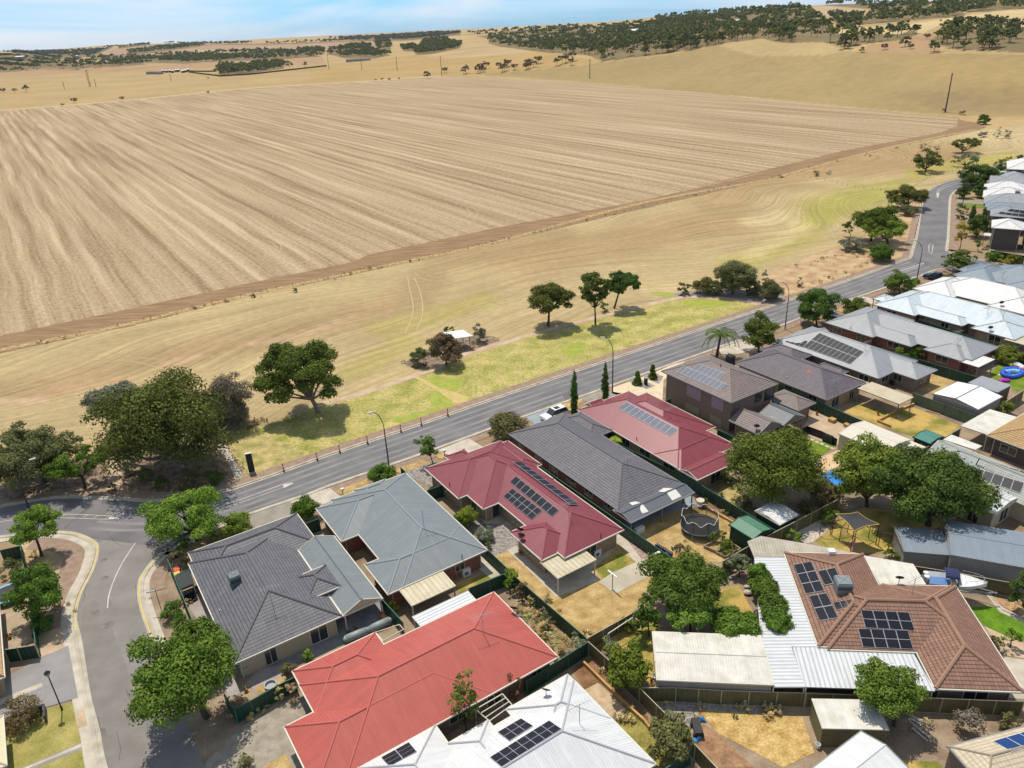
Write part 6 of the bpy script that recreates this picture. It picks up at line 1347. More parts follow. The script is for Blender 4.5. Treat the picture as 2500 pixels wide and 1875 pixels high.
H8 = House('steel_roofed_house', 'pale grey steel roofed house carrying the largest array of black solar panels', 'house', 2.6, [
 ('hip', 'M4 130,790 1000,1102 800,785'), ('hip', 'M4 1310,1107 1490,1030 1000,880', dict(in_=0)), ('gu', 'M4 360,740 540,690 420,770', dict(p=20, open=1, posts='v0'))], R_gsteel, B_brown, TR_g, cap=M_capg)
H8.panels('M4', [(515, 725), (882, 882), (768, 985), (375, 845)], 10, 2); H8.panels('M4', [(268, 752), (415, 798), (378, 848), (230, 800)], 4, 2); H8.antenna('M4', 890, 870, 1.6)
H9 = House('steel_roofed_house', 'pale grey stepped hip roofed house with red brick walls', 'house', 2.6, [
 ('hip', 'M4 1160,760 1425,835 2000,842 960,545'), ('hip', 'M4 560,635 910,742 1300,620'), ('hip', 'M4 950,735 1110,777 1400,780', dict(v0=-79.8)), ('hip', 'M4 1380,857 1665,945 1850,880'),
 ('flat', 'M4 1675,950 1830,1005 1972,940', dict(mat=R_white, posts='v1', z=2.5)), ('hip', 'M4 640,560 700,600 750,590', dict(open=1, posts='v0', p=20))], R_gsteel, B_red, TR_g, cap=M_capg)
H9.antenna('M4', 1660, 770, 1.4); H9.pipe('M4', 772, 690, .5)
H10 = House('steel_roofed_house', 'light blue steel roofed house with tan brick walls and a satellite dish', 'house', 2.6, [
 ('hip', 'M4 1555,590 1820,660 1330,372 2300,650', dict(w=(0, 0, 0, 0))), ('hip', 'M4 960,485 1310,577 1500,430'), ('hip', 'M4 1350,565 1505,612 1800,620', dict(v0=-79.5)), ('hip', 'M4 1775,680 2060,757 2300,700'),
 ('hip', 'M4 1000,448 1030,455 1165,432 1050,402', dict(open=1, posts='v0')), ('flat', 'M4 2070,762 2250,830 2380,770', dict(mat=R_cream, posts='v1', z=2.5))], R_lblue, B_tan, TR_g, cap=M_capg)
H10.dish('M4', 1928, 710); H10.antenna('M4', 1905, 570, 1.4); H10.antenna('M4', 2035, 610, 1.8)
H11 = House('steel_roofed_house', 'white steel roofed house with red brick walls beside the black ute', 'house', 2.6, [
 ('hip', 'M4 1665,415 1925,480 1650,262 2500,450'), ('hip', 'M4 1290,352 1610,432 1760,310'), ('hip', 'M4 1910,492 2190,556 2500,470')], R_white, B_red, TR_w, cap=M_capg)
H11.dish('M4', 2020, 500); H11.pipe('M4', 1628, 395, .5)
H12 = House('steel_roofed_house', 'slate blue steel roofed house on the corner of the upper side street', 'house', 2.6, [
 ('hip', 'ZC 1390,1562 1885,1662 1500,1262 2600,1500'), ('hip', 'ZC 580,1440 1290,1590 1420,1330'), ('hip', 'ZC 1490,1640 1990,1750 2500,1640'), ('hip', 'ZC 750,1355 880,1360 1150,1255 1030,1205')], R_bsteel, B_red, TR_g, cap=flat('slate_ridge', srgb(160, 176, 190), .5))
H12.antenna('ZC', 1480, 1515, 1.6)
FE = Fr(P('ZC 1885,610', 5.4)[0] - P('ZC 1330,570', 5.4)[0])
H13 = House('two_storey_house', 'two-storey dark brick house with a pale hip roof and columned porch', 'house', 5.4, [
 ('hip', 'ZC 1300,430 1330,572 1885,610 1840,470', dict(nowin=1)), ('flat', 'ZC 1155,665 1158,712 1280,716', dict(z=2.9, posts='u0,v1', mat=R_white, nm='porch_roof')), ('flat', 'ZC 1900,620 2300,640 2300,500', dict(z=5.0, wall=1, nowin=1))], R_white, B_dark, TR_w, fr=FE, cap=M_capg)
H14 = House('steel_roofed_house', 'grey roofed house with solar panels behind the two-storey dark house', 'house', 4.6, [
 ('hip', 'ZC 1270,320 1895,395 2300,300')], R_gsteel, B_dark, TR_g, fr=FE, cap=M_capg)
H14.panels('ZC', [(1455, 285), (1900, 330), (1900, 385), (1400, 320)], 4, 1); H14.panels('ZC', [(1640, 228), (1900, 262), (1900, 325), (1560, 270)], 3, 1)
H15 = House('steel_roofed_house', 'dark blue-grey roofed house with double porch gables above the solar panel house', 'house', 2.7, [
 ('hip', 'Q1 945,1250 1110,1262 1800,1230'), ('hip', 'Q1 980,1300 1200,1320 1500,1260'), ('hip', 'Q1 1170,1190 1659,1215 2300,1240 1700,1150')], R_bsteel, B_brown, TR_g, fr=FE, cap=M_capg)
H16 = House('steel_roofed_house', 'brown-grey roofed house below the bright white roofs at the bend', 'house', 2.7, [
 ('hip', 'Q1 920,1180 1440,1210 2200,1180 1250,1065')], R_gsteel, B_brown, TR_g, fr=FE, cap=M_capg)
H17 = House('steel_roofed_house', 'bright white roofed house with an evaporative cooler at the bend', 'house', 2.7, [
 ('hip', 'Q1 910,1030 1180,1085 1800,1115 1290,960'), ('hip', 'Q1 930,870 960,940 1090,950 1800,900 960,825')], R_white, W_dk, TR_w, fr=FE, cap=M_capg)
H17.cooler('Q1', 1535, 1000, M_grey, 1.3, .9)
H18 = House('steel_roofed_house', 'grey hip roofed house above the bright white roofs', 'house', 2.7, [
 ('hip', 'Q1 1010,805 1250,845 1900,870 1600,690'), ('gu', 'Q1 1010,800 1150,722 1350,735 1250,845', dict(p=18))], R_gsteel, W_dk, TR_g, fr=FE, cap=M_capg)
H19 = House('two_storey_house', 'uppermost white roofed two-storey house with black walls at the right edge', 'house', 5.4, [
 ('hip', 'Q1 1350,530 1950,570 1900,420'), ('hip', 'Q1 1185,660 1355,690 1375,605', dict(z=3.0, nowin=1))], R_white, W_dk, TR_w, fr=FE, cap=M_capg)
# salmon and white roofs at the bottom
HS = House('steel_roofed_house', 'large salmon red steel roofed house at the bottom of the photo', 'house', 2.6, [
 ('hip', 'L4 525,1065 1068,548 M5 465,875 0,1130'), ('hip', 'L4 362,752 1000,460 890,900'), ('hip', 'L4 300,1180 525,1068 M5 0,1130')], R_salm, B_brown, TR_w, cap=M_caps)
HS.antenna('L4', 1835, 470, 2.4); HS.dish('L4', 2070, 310)
HW = House('steel_roofed_house', 'white steel roofed house with solar panels at the bottom edge', 'house', 2.6, [
 ('hip', 'L4 2065,1105 M5 1150,1625 -900,1900'), ('hip', 'M5 535,1000 110,1245 700,1400'), ('hip', 'L4 1870,1135 1560,1310 1800,1500', dict(w=(0, 0, 0, 6))), ('hip', 'L4 1475,1190 860,1500 1600,1700', dict(w=(0, 0, 0, 2)))], R_cwhite, B_brown, TR_w, cap=M_capg)
HW.panels('L4', [(1262, 1308), (1322, 1380), (1108, 1500), (1045, 1428)], 3, 2); HW.panels('M5', [(210, 1315), (295, 1368), (128, 1475), (45, 1412)], 2, 3); HW.panels('M5', [(408, 1330), (496, 1390), (75, 1660), (-10, 1590)], 2, 7)
HW.antenna('M5', 620, 1345, 2.2); HW.dish('M5', 385, 1150)
# brown tiled house, turned against the street grid
FB = Fr(P('M6 1855,1162', 2.6)[0] - P('M6 1285,1140', 2.6)[0])
HB = House('tiled_house', 'terracotta brown tiled house with five groups of solar panels and a grey cooler', 'house', 2.6, [
 ('hip', 'M6 305,262 815,275 580,870'), ('hip', 'M6 580,872 1385,480 1140,905'), ('hip', 'M6 1285,1140 1855,1162 1385,480')], R_brt, B_brown, TR_w, fr=FB, cap=M_capb, capr=.17)
HB.panels('M6', [(365, 345), (480, 322), (568, 515), (445, 535)], 2, 3); HB.panels('M6', [(520, 385), (635, 362), (690, 460), (575, 482)], 2, 2) if False else HB.panels('M6', [(520, 385), (635, 362), (680, 455), (570, 480)], 2, 1)
HB.panels('M6', [(465, 548), (580, 527), (658, 690), (535, 710)], 2, 2); HB.panels('M6', [(622, 590), (745, 567), (770, 610), (645, 640)], 3, 1)
HB.panels('M6', [(797, 637), (1110, 652), (1150, 772), (828, 752)], 4, 2); HB.panels('M6', [(780, 757), (1105, 770), (1140, 892), (812, 878)], 4, 2)
HB.cooler('M6', 680, 500, flat('steel_cooler', srgb(140, 150, 152), .5), 1.5, 1.2); HB.cooler('M6', 608, 275, M_white, .8, .6); HB.antenna('M6', 1130, 545, 2.2); HB.dish('M6', 1045, 462)
def shed(name, label, cat, ze, rects, roof, wall, trim, t=None, a=None, b=None, **k):
    fr = Fr(P('%s %g,%g' % (t, *b), ze)[0] - P('%s %g,%g' % (t, *a), ze)[0]) if t else None
    for i, r_ in enumerate(rects):
        op = dict(r_[2]) if len(r_) > 2 else {}
        op.setdefault('in', .08); op.setdefault('nowin', 1); op.setdefault('wall', 1)
        rects[i] = (r_[0], r_[1], op)
    return House(name, label, cat, ze, rects, roof, wall, trim, fr=fr, **k)
shed('veranda', 'long silver corrugated veranda roof along the left side of the brown tiled house', 'veranda', 2.5, [('flat', 'M6 110,291 308,291 575,868', dict(wall=0, posts='u0,v0', rot=1))], R_silver, M_white, M_white, 'M6', (575, 868), (1140, 905)) if False else None
def polyroof(name, label, cat, s, z, m, h=.1, posts=True, uvdir=None, kind=None, zs=None):
    """a sheet roof with any outline, on posts"""
    pts = []
    toks = s.split(); t = None; i = 0
    for k in toks:
        if ',' in k: x, y = k.split(','); zz = (zs[i] if zs else z); pts.append(G(t, float(x), float(y), zz)); i += 1
        else: t = k
    c = sum(pts, Vector()) / len(pts); root = empty(name, (c.x, c.y, 0), label, cat)
    n2 = 0
    for i in range(len(pts)): n2 += pts[i - 1].x * pts[i].y - pts[i].x * pts[i - 1].y
    if n2 < 0: pts = pts[::-1]
    ud = uvdir or (pts[1] - pts[0]); ud = Vector((ud.x, ud.y, 0)).normalized(); vd = Vector((-ud.y, ud.x, 0))
    uv = [(p.dot(ud), p.dot(vd)) for p in pts]; mb = MB(); mb.quad(pts, 0, uv); lo = [p - Vector((0, 0, h)) for p in pts]; mb.quad(lo[::-1], 0, uv[::-1])
    for i in range(len(pts)): j = (i + 1) % len(pts); mb.quad([lo[i], lo[j], pts[j], pts[i]], 1)
    mb.build('roof', [m, M_grey], root)
    if posts:
        for p in pts:
            q = p + (Vector((c.x, c.y, p.z)) - p).normalized() * .2; mb = MB(); mb.tube((q.x, q.y, 0), (q.x, q.y, p.z - h), .05, n=6); mb.build('post', M_white, root)
    return root
dB = (G('M6', 575, 868, 2.5) - G('M6', 308, 291, 2.5)); dE = (G('M6', 1140, 905, 2.5) - G('M6', 575, 868, 2.5))
polyroof('veranda', 'long silver ribbed veranda roof along the left side of the brown tiled house', 'veranda', 'M6 110,292 312,293 580,872 352,872 440,1135 235,1135 140,830 150,815', 2.5, R_silver, uvdir=dB)
polyroof('veranda', 'streaked old ribbed veranda roof at the top left of the brown tiled house', 'veranda', 'M6 65,190 150,155 420,200 780,266 700,272 308,260 310,290 108,290', 2.5, R_rust, uvdir=dE, zs=(2.3, 2.62, 2.62, 2.62, 2.55, 2.55, 2.53, 2.52))
polyroof('veranda', 'wide pale ribbed veranda roof below the brown tiled roof', 'veranda', 'M6 356,870 580,874 1138,907 1283,1160 436,1133', 2.45, R_silver, uvdir=dE)
polyroof('patio_roof', 'pale sagging patio roof at the upper right of the brown tiled house', 'veranda', 'M6 822,282 1140,336 1225,470 922,464', 2.5, R_old, uvdir=dE)
shed('large_shed', 'big white weathered steel shed with a low gable roof behind the olive fence', 'shed', 2.7, [('gu', 'M5 1137,700 1185,1028 M6 232,1115', dict(p=6))], R_old, W_grey, TR_w, 'M5', (1185, 1028), (1875, 1058), capr=.06)
shed('garden_shed', 'olive walled shed with a flat grey roof in the lower right yard', 'shed', 2.3, [('flat', 'M6 480,1208 550,1402 988,1412', dict())], R_old, W_olive, M_cream, 'M6', (550, 1402), (988, 1412))
shed('house', 'white ribbed gable roof at the very bottom right of centre', 'house', 2.7, [('gv', 'M6 500,1700 805,1422 1110,1659', dict(p=14))], R_cwhite, W_grey, TR_g, 'M6', (805, 1422), (1110, 1659), capr=.06)
HC = shed('tiled_house', 'cream tiled house with bright blue solar panels in the lower right corner', 'house', 2.6, [('hip', 'M6 1448,1520 1620,1800 2400,1250', dict(p=20))], R_creamt, B_brown, TR_g, 'M6', (1448, 1520), (1858, 1412))
HC.panels('M6', [(1655, 1490), (1990, 1390), (2110, 1450), (1778, 1562)], 4, 1, M_pvb, frame=M_white)
shed('gable_shed', 'large grey steel shed with tree shadows on its roof', 'shed', 3.2, [('gu', 'M6 1415,278 1345,52 1858,355 2000,380', dict(p=8))], R_bsteel, W_grey, TR_g, 'M6', (1415, 278), (1858, 356), capr=.05)
shed('gable_shed', 'lower grey steel lean-to shed left of the large grey shed', 'shed', 2.5, [('gu', 'M6 1085,252 1395,277 1070,100', dict(p=7))], R_bsteel, W_grey, TR_g, 'M6', (1085, 252), (1395, 277), capr=.05)
shed('cream_shed', 'long cream steel shed behind the bright green tree', 'shed', 2.6, [('gv', 'M3 880,612 1065,528 1392,660', dict(p=9))], flat('cream_shed_roof', srgb(228, 220, 202), .6), flat('cream_shed_wall', srgb(200, 192, 172), .6), TR_w, capr=.04)
shed('small_shed', 'small cream flat roofed shed below the long cream shed', 'shed', 2.2, [('flat', 'M3 1315,712 1395,665 1495,716', dict())], MC['cream_shed_roof'], MC['cream_shed_wall'], TR_w)
shed('small_shed', 'small green garden shed at the lower edge of the patchy lawn', 'shed', 2.2, [('gv', 'M3 1420,640 1505,592 1632,637', dict(p=9))], flat('teal_roof', srgb(74, 140, 128), .6), M_green, M_green, capr=.04)
shed('garden_shed', 'green ribbed garden shed with a white skylight beside the trampoline', 'shed', 2.2, [('gv', 'Q3 860,382 1065,278 1342,438 1112,532', dict(p=14))], R_gr, M_green, M_green, capr=.05)
shed('garden_shed', 'white roofed low shed behind the green ribbed shed', 'shed', 2.1, [('gu', 'Q3 1160,220 1380,117 1642,266 1436,380', dict(p=6))], R_cwhite, M_green, TR_w, capr=.02)
shed('large_shed', 'bright white gable shed with a grey ridge strip and pale walls', 'shed', 2.6, [('gu', 'M3 1560,327 1720,248 2055,347 1875,440', dict(p=8))], flat('bright_white_roof', (.78, .78, .78, 1), .5), W_grey, TR_g, cap=M_grey, capr=.10)
shed('small_shed', 'grey ribbed flat shed roof beside the bright white shed', 'shed', 2.4, [('flat', 'M3 1850,262 1905,200 2122,266', dict(wall=1))], R_gsteel, flat('timber_wall', srgb(120, 100, 76), .8), TR_g)
polyroof('carport', 'white ribbed carport roof between the salmon roof and the cream carport', 'carport', 'L4 1280,333 1715,132 1782,206 1350,412', 2.4, R_silver, uvdir=B_ * 1)
for lbl, s, z, m in (('grey-white streaked patio roof next to the tan tiled house', 'Q2 1160,186 1500,-5 1825,88 1470,290', 2.5, R_old), ('narrow rusty white roof strip above the grey-green tiled house', 'Q2 960,345 1055,288 1412,420 1332,466', 2.3, R_old)):
    polyroof('patio_roof', lbl, 'veranda', s, z, m)
FT = Fr(P('Q2 1896,462', 2.6)[0] - P('Q2 1470,290', 2.6)[0])
House('tiled_house', 'tan tiled house with dark brick walls at the right edge', 'house', 2.8, [('hip', 'Q2 1470,290 2400,640 1990,20')], R_tan, B_dark, TR_w, fr=GR, cap=flat('tan_ridge', srgb(206, 172, 120), .8))
HG = House('tiled_house', 'grey-green tiled house with a double row of solar panels at the right edge', 'house', 2.7, [
 ('hip', 'Q2 730,600 1000,370 2600,1100', dict(w=(0, 0, 0, 1.5))), ('gv', 'Q2 860,500 990,362 1290,500', dict(p=22, nowin=1)) , ('gv', 'Q2 1195,842 1440,1150 1880,990', dict(p=8, mat=R_silver, z=2.75, **{'in': .3}))], R_ggt, B_cream, TR_w, cap=flat('grey_green_ridge', srgb(170, 178, 172), .8))
HG.panels('Q2', [(1365, 560), (1960, 740), (1900, 862), (1320, 648)], 5, 1, frame=M_white); HG.panels('Q2', [(1120, 608), (1900, 850), (1855, 975), (1070, 700)], 7, 1, frame=M_white)
# corner house at the left edge
shed('house', 'brick house corner with a cream roof edge at the left edge of the photo', 'house', 2.6, [('hip', 'L2 -500,760 -5,730 0,1120', {'in': .5})], R_tan, B_tan, TR_w)
shed('house', 'pale bay roof corner at the bottom left edge of the photo', 'house', 2.6, [('hip', 'L2 -500,1560 25,1500 30,1640', {'in': .5})], flat('cream_bay_roof', srgb(235, 222, 180), .6), B_cream, TR_w)
# ---------------------------------------------------------------- fences
def fence(label, s, m, h=1.8, top=True, ribs=.22, name='sheet_fence', rail=None):
    pts = P(s, h if top else 0); pts = [Vector((p.x, p.y, 0)) for p in pts]
    root = empty(name, pts[0], label, 'fence')
    pm = MB(); nb = 0
    for a, b in zip(pts[:-1], pts[1:]):
        L_ = (b - a).length; d = (b - a).normalized(); n = Vector((d.y, -d.x, 0)); k = max(2, int(L_ / ribs)); prev = None
        for i in range(k + 1):
            p = a + d * (L_ * i / k) + n * (.022 if i % 2 else -.022)
            if prev is not None: pm.quad([prev, p, p + Vector((0, 0, h - .03)), prev + Vector((0, 0, h - .03))], 0)
            prev = p
        for z0, z1 in ((h - .05, h), (.02, .08)):
            rm = MB(); c = [a - n * .035, b - n * .035, b + n * .035, a + n * .035]
            rm.box8([q + Vector((0, 0, z0)) for q in c] + [q + Vector((0, 0, z1)) for q in c]); rm.build('rail', rail or m, root)
        q = max(1, round(L_ / 2.4))
        for i in range(q + 1):
            if nb > 60: break
            p = a + d * (L_ * i / q); po = MB(); c = [p - d * .04 - n * .045, p + d * .04 - n * .045, p + d * .04 + n * .045, p - d * .04 + n * .045]
            po.box8([x + Vector((0, 0, 0)) for x in c] + [x + Vector((0, 0, h + .01)) for x in c]); po.build('post', rail or m, root); nb += 1
    pm.build('panel', m, root)
    return root
RL = flat('green_rail', (.03, .16, .10, 1), .5); OL = mat('olive_fence', (.135, .125, .065, 1), (.10, .092, .045, 1), 1, .6); OR = flat('olive_rail', (.42, .38, .26, 1), .6); LG = mat('light_green_fence', (.12, .17, .11, 1), (.09, .13, .085, 1), 1, .6)
FG = lambda l, s, **k: fence(l, s, M_green, rail=RL, **k); FO = lambda l, s, **k: fence(l, s, OL, rail=OR, **k)
FG('dark green fence from the verge down between the blue-grey and maroon roofs', 'L5 1255,1295 M1 810,1302'); FG('dark green fence behind the blue-grey roofed house yard', 'M1 808,1312 475,1448 L4 1720,128')
FG('dark green fence running behind the golden lawn and weeds', 'M1 822,1325 M5 665,738'); FO('olive fence at the foot of the golden lawn', 'M5 672,745 1000,562')
FG('dark green fence between the salmon roof and the white roof', 'M5 678,770 245,1045'); FO('olive fence stepping down right of the white roof', 'M5 682,768 1045,1095 1290,1340 1590,1659')
FO('olive fence below the big white weathered shed', 'M5 1052,1092 1300,1092 M6 -100,1155 445,1172'); FO('olive fence below the brown tiled house', 'M6 448,1172 1160,1200 1858,1228')
FG('long dark green fence between the maroon house and the grey tiled house', 'M1 1045,450 M5 1308,205'); FG('long dark green fence between the grey tiled house and the second maroon house', 'M2 905,705 1545,1010 2190,1405')
FG('dark green fence between the second maroon house and the two-storey house', 'ZA 160,820 265,775'); FG('short dark green fence beside the second maroon house rear corner', 'M2 1745,628 1950,722')
FG('dark green fence between the two-storey house and the dark tiled house', 'M4 175,1150 890,1462'); FG('dark green fence below the pale grey stepped house', 'M4 800,785 1480,985 1855,1100')
FG('dark green fence below the light blue roofed house', 'M4 1340,610 1990,830 2300,930'); FG('dark green fence below the white roofed house', 'M4 1880,590 2300,720')
fence('light green fence behind the bright white shed', 'M4 1292,1222 1555,1315 1822,1410', LG, rail=LG); FO('olive fence from the trampoline yard up towards the pool trees', 'Q3 785,802 1060,642 1290,515 M3 885,1082')
FO('olive fence behind the boat', 'M6 1150,350 1420,392 1800,462'); FO('narrow olive fence beside the small green garden shed', 'Q2 565,550 1160,215'); FO('cream railed fence at the right edge behind the grey shed', 'M3 2080,385 2212,300')
FG('green side fence of the tiled house beside the side road', 'L2 1004,405 1160,785'); FG('short green fence closing the tiled house side yard', 'L2 1062,495 1135,465')
FG('green fence around the tiled house patio at the paved drive, left part', 'N6 255,505 400,735'); FG('stepped green fence of the tiled house facing the paved drive', 'N6 400,720 610,612 985,400 1210,290')
FG('green fence beside the tiled house covered patio', 'L3 1765,1035 1935,1220'); FG('short green fence between the tiled house and the shrub on the forecourt', 'L3 1150,422 1255,385')
FG('short green fence closing the side of the maroon house', 'M1 145,650 270,612'); FG('green fence along the left corner garden', 'L2 118,305 150,500 212,905'); FG('green fence across the left corner garden', 'L2 0,352 118,325')
fence('green double gates at the bottom of the left corner garden', 'L2 25,948 100,938 208,920', M_green, rail=OR, name='double_gate'); FG('green fence in the bottom strip right of the white roof', 'M5 1230,1659 1405,1528')
FG('dark green fence below the two-storey dark brick house', 'ZC 1280,990 1900,1090'); fence('dark mesh fence beside the barbecue', 'Q8 740,345 860,285 970,325 1090,385', M_dark, h=1.2, ribs=.5, name='pool_fence', top=True)
# rural wire fence along the stubble field
def wirefence(label, s, n, h=1.1):
    pts = P(s); root = empty('wire_fence', pts[0], label, 'fence'); tot = sum((b - a).length for a, b in zip(pts[:-1], pts[1:]))
    mp_ = MB(); mp_.tube((0, 0, 0), (0, 0, h * .9), .038, n=5); me = None; wm = MB()
    for a, b in zip(pts[:-1], pts[1:]):
        k = max(1, int(n * (b - a).length / tot))
        for i in range(k):
            p = a + (b - a) * (i / k)
            if me is None: o = mp_.build('post', M_trunk, root); me = o.data; o.location = p - root.location; me.transform(Matrix.Translation(root.location))
            else: o = bpy.data.objects.new('post', me); col.objects.link(o); o.parent = root; o.location = p - root.location
        for z in (.35, .7, 1.0): wm.tube(a + Vector((0, 0, z)), b + Vector((0, 0, z)), .01, n=3, cap=False)
    wm.build('wire', M_grey, root)
wirefence('long wire fence on wooden posts along the near edge of the stubble field', 'N1 -200,740 0,686 640,550 1300,390 2212,198 N3 0,632 620,492', 44)
wirefence('wire fence leaving the field corner down towards the bend of the road', 'N3 620,492 680,500 915,538 1020,570 1300,604', 16); wirefence('wire fence beside the road bend under the gum trees', 'N3 1480,560 1560,515 1700,480 1780,462', 18); wirefence('wire fence along the pale track on the far side of the field', 'Z3 600,575 1200,622 1600,668 1730,680', 30)

# ---------------------------------------------------------------- street lamps
def at_h(base, t, x, y):
    d = ray(*px(t, x, y)); f = math.hypot(base.x, base.y); k = f / math.hypot(d[0], d[1]); return Vector((d[0] * k, d[1] * k, CH + d[2] * k))
def lamp(label, tb, bx, by, tt, tx, ty, arm=2.2):
    b = G(tb, bx, by); top = at_h(b, tt, tx, ty); h = max(7.5, min(top.z, 10)); hd = Vector((top.x - b.x, top.y - b.y, 0)); arm = max(1.4, hd.length); hd.normalize()
    root = empty('street_lamp', b, label, 'street lamp', 'curved street lamps along the road')
    mb = MB(); mb.tube(b, b + Vector((0, 0, h * .72)), .11, .075, 8); prev = b + Vector((0, 0, h * .72))
    for i in range(1, 9):
        a = i / 8 * 1.45; q = b + hd * (arm * (1 - math.cos(a))) + Vector((0, 0, h * .72 + h * .28 * math.sin(a))); mb.tube(prev, q, .06, .055, 6); prev = q
    mb.build('pole', M_dark, root, smooth=True)
    side = Vector((-hd.y, hd.x, 0)); mb = MB(); p = prev - hd * .1; c = [p - side * .12, p + hd * .75 - side * .17, p + hd * .75 + side * .17, p + side * .12]
    mb.box8([q - Vector((0, 0, .07)) for q in c] + [q + Vector((0, 0, .06)) for q in c]); mb.build('luminaire', flat('lamp_head', srgb(205, 208, 210), .4), root)
lamp('street lamp at the left edge in front of the wide olive tree', 'L1', 268, 1440, 'L1', 312, 1050)
lamp('street lamp beside the blue-grey steel roof', 'L5', 1168, 1345, 'L5', 1062, 845)
lamp('street lamp beside the cream driveway and cone bushes', 'Z5', 835, 1220, 'Z5', 758, 760)
lamp('street lamp left of the dense green tree on the verge', 'Z4', 60, 1565, 'Z4', 22, 1135)
lamp('street lamp beside the black ute at the upper junction', 'Z4', 1245, 1125, 'Z4', 1215, 760)
lamp('street lamp at the road bend in front of the dark hedge-like tree', 'Q1', 520, 1230, 'Q1', 655, 545)
# lantern post
b = G('N5', 672, 1032); root = empty('lantern_post', b, 'black lantern lamp post on the small lawn at the bottom left', 'street lamp')
mb = MB(); mb.tube(b, b + Vector((0, 0, .5)), .10, .08, 8); mb.tube(b + Vector((0, 0, .5)), b + Vector((0, 0, 4.2)), .06, .05, 8); mb.build('pole', M_dark, root)
mb = MB(); mb.lathe(b + Vector((0, 0, 4.2)), [(.08, 0), (.12, .05), (.26, .42), (.27, .45)], 6); mb.build('lantern', M_grey, root)
mb = MB(); mb.lathe(b + Vector((0, 0, 4.65)), [(.31, 0), (.10, .20), (.03, .24), (.02, .40), (0, .41)], 6); mb.build('lantern_roof', M_dark, root)
# ---------------------------------------------------------------- bollards
M_red = flat('red_plastic', (.70, .09, .05, 1), .5); M_refl = flat('white_band', (.8, .8, .8, 1), .4)
def bollard(i, t, x, y, group, label):
    b = G(t, x, y); root = empty('bollard', b, label, 'bollard', group)
    mb = MB(); mb.lathe(b, [(0, .13), (.17, .13), (.17, .17), (0.06, .19)], 10); mb.build('base', M_dark, root)
    mb = MB(); mb.lathe(b + Vector((0, 0, .12)), [(.09, 0), (.09, 1.15), (.07, 1.22), (0, 1.23)], 8); mb.build('post', M_red, root)
    mb = MB(); mb.lathe(b + Vector((0, 0, .82)), [(.094, 0), (.094, .14)], 8); mb.build('reflective_band', M_refl, root)
lbs = ('first red post from the left, nearest the black sign', 'second red post from the left along the kerb', 'third red post from the left along the kerb', 'fourth red post, just left of the street lamp', 'fifth red post, just right of the street lamp', 'sixth red post from the left along the lawn', 'rightmost red post along the lawn kerb')
for i, (x, y) in enumerate(((310, 1335), (580, 1243), (763, 1184), (988, 1110), (1258, 1016), (1423, 960), (1638, 886))): bollard(i, 'L5', x, y - 4, 'red posts along the lawn kerb', lbs[i])
for i, y in enumerate((400, 450, 500, 548, 590, 632, 672, 710, 745)):
    bollard(i, 'Z4', 1300 - (y - 400) * .212, y, 'red posts at the road bend', 'one of the small red posts in a close row at the road bend')
# ---------------------------------------------------------------- poles
def stobie(label, s, hgt, lean=0):
    x, y = PX(s)[0]; b = hit(x, y); root = empty('power_pole', b, label, 'power pole'); u = A_
    mb = MB(); mb.box(Fr(), -.001, .001, -.001, .001, 0, .01) if False else None
    mb.tube(b - Vector((0, 0, 1)), b + Vector((0, 0, hgt)), .42, .24, 6); mb.build('pole', M_trunk, root)
    mb = MB(); mb.tube(b + u * -1.3 + Vector((0, 0, hgt - 1.2)), b + u * 1.3 + Vector((0, 0, hgt - 1.2)), .12, n=4); mb.build('crossarm', M_trunk, root)
    for q in (-1.2, 0, 1.2):
        mb = MB(); mb.tube(b + u * q + Vector((0, 0, hgt - 1.1)), b + u * q + Vector((0, 0, hgt - .3)), .09, n=5); mb.build('insulator', M_grey, root)
for lb, s, h in (('tall power pole at the right corner of the stubble field', 'Z3 1737,682', 20), ('tall power pole in front of the dark wood', 'Z2 1573,476', 18), ('tall power pole right of the cone shaped tree', 'Z2 685,457', 23), ('power pole in the orange field left of the cone shaped tree', 'Z2 418,423', 18), ('power pole further left in the orange field', 'Z2 206,420', 16), ('tall pole in the middle of the far farmyard', 'Z2 8,415', 22),
   ('left one of the pair of tall poles in the far left field', 'Z1 538,522', 22), ('right one of the pair of tall poles in the far left field', 'Z1 545,520', 22), ('short pole right of the pair in the far left field', 'Z1 577,522', 10), ('thin pole left of the pair in the far left field', 'Z1 388,535', 10), ('small pole beside the far tanks', 'Z1 1028,487', 10)):
    stobie(lb, s, h)
# ---------------------------------------------------------------- far farm buildings
def farbox(name, label, s, L_, wd, h, m, ang=0):
    x, y = PX(s)[0]; b = hit(x, y)
    if b is None: return
    fr = Fr(Vector((math.cos(ang), math.sin(ang), 0))); u, v = fr.L(b); root = empty(name, b, label, 'building')
    z = b.z - 1; mb = MB(); mb.box(fr, u - L_/2, u + L_/2, v - wd/2, v + wd/2, z, z + h + 1); mb.build('wall', W_grey, root)
    mb = MB(); e = .5; zt = z + h + 1.02; r_ = wd * .18
    c = [fr.W(u - L_/2 - e, v - wd/2 - e, zt), fr.W(u + L_/2 + e, v - wd/2 - e, zt), fr.W(u + L_/2 + e, v + wd/2 + e, zt), fr.W(u - L_/2 - e, v + wd/2 + e, zt)]; r0, r1 = fr.W(u - L_/2 - e, v, zt + r_), fr.W(u + L_/2 + e, v, zt + r_)
    mb.quad([c[0], c[1], r1, r0]); mb.quad([c[2], c[3], r0, r1]); mb.quad([c[1], c[2], r1]); mb.quad([c[3], c[0], r0]); mb.quad(c[::-1]); mb.build('roof', m, root)
BW = MC['bright_white_roof']
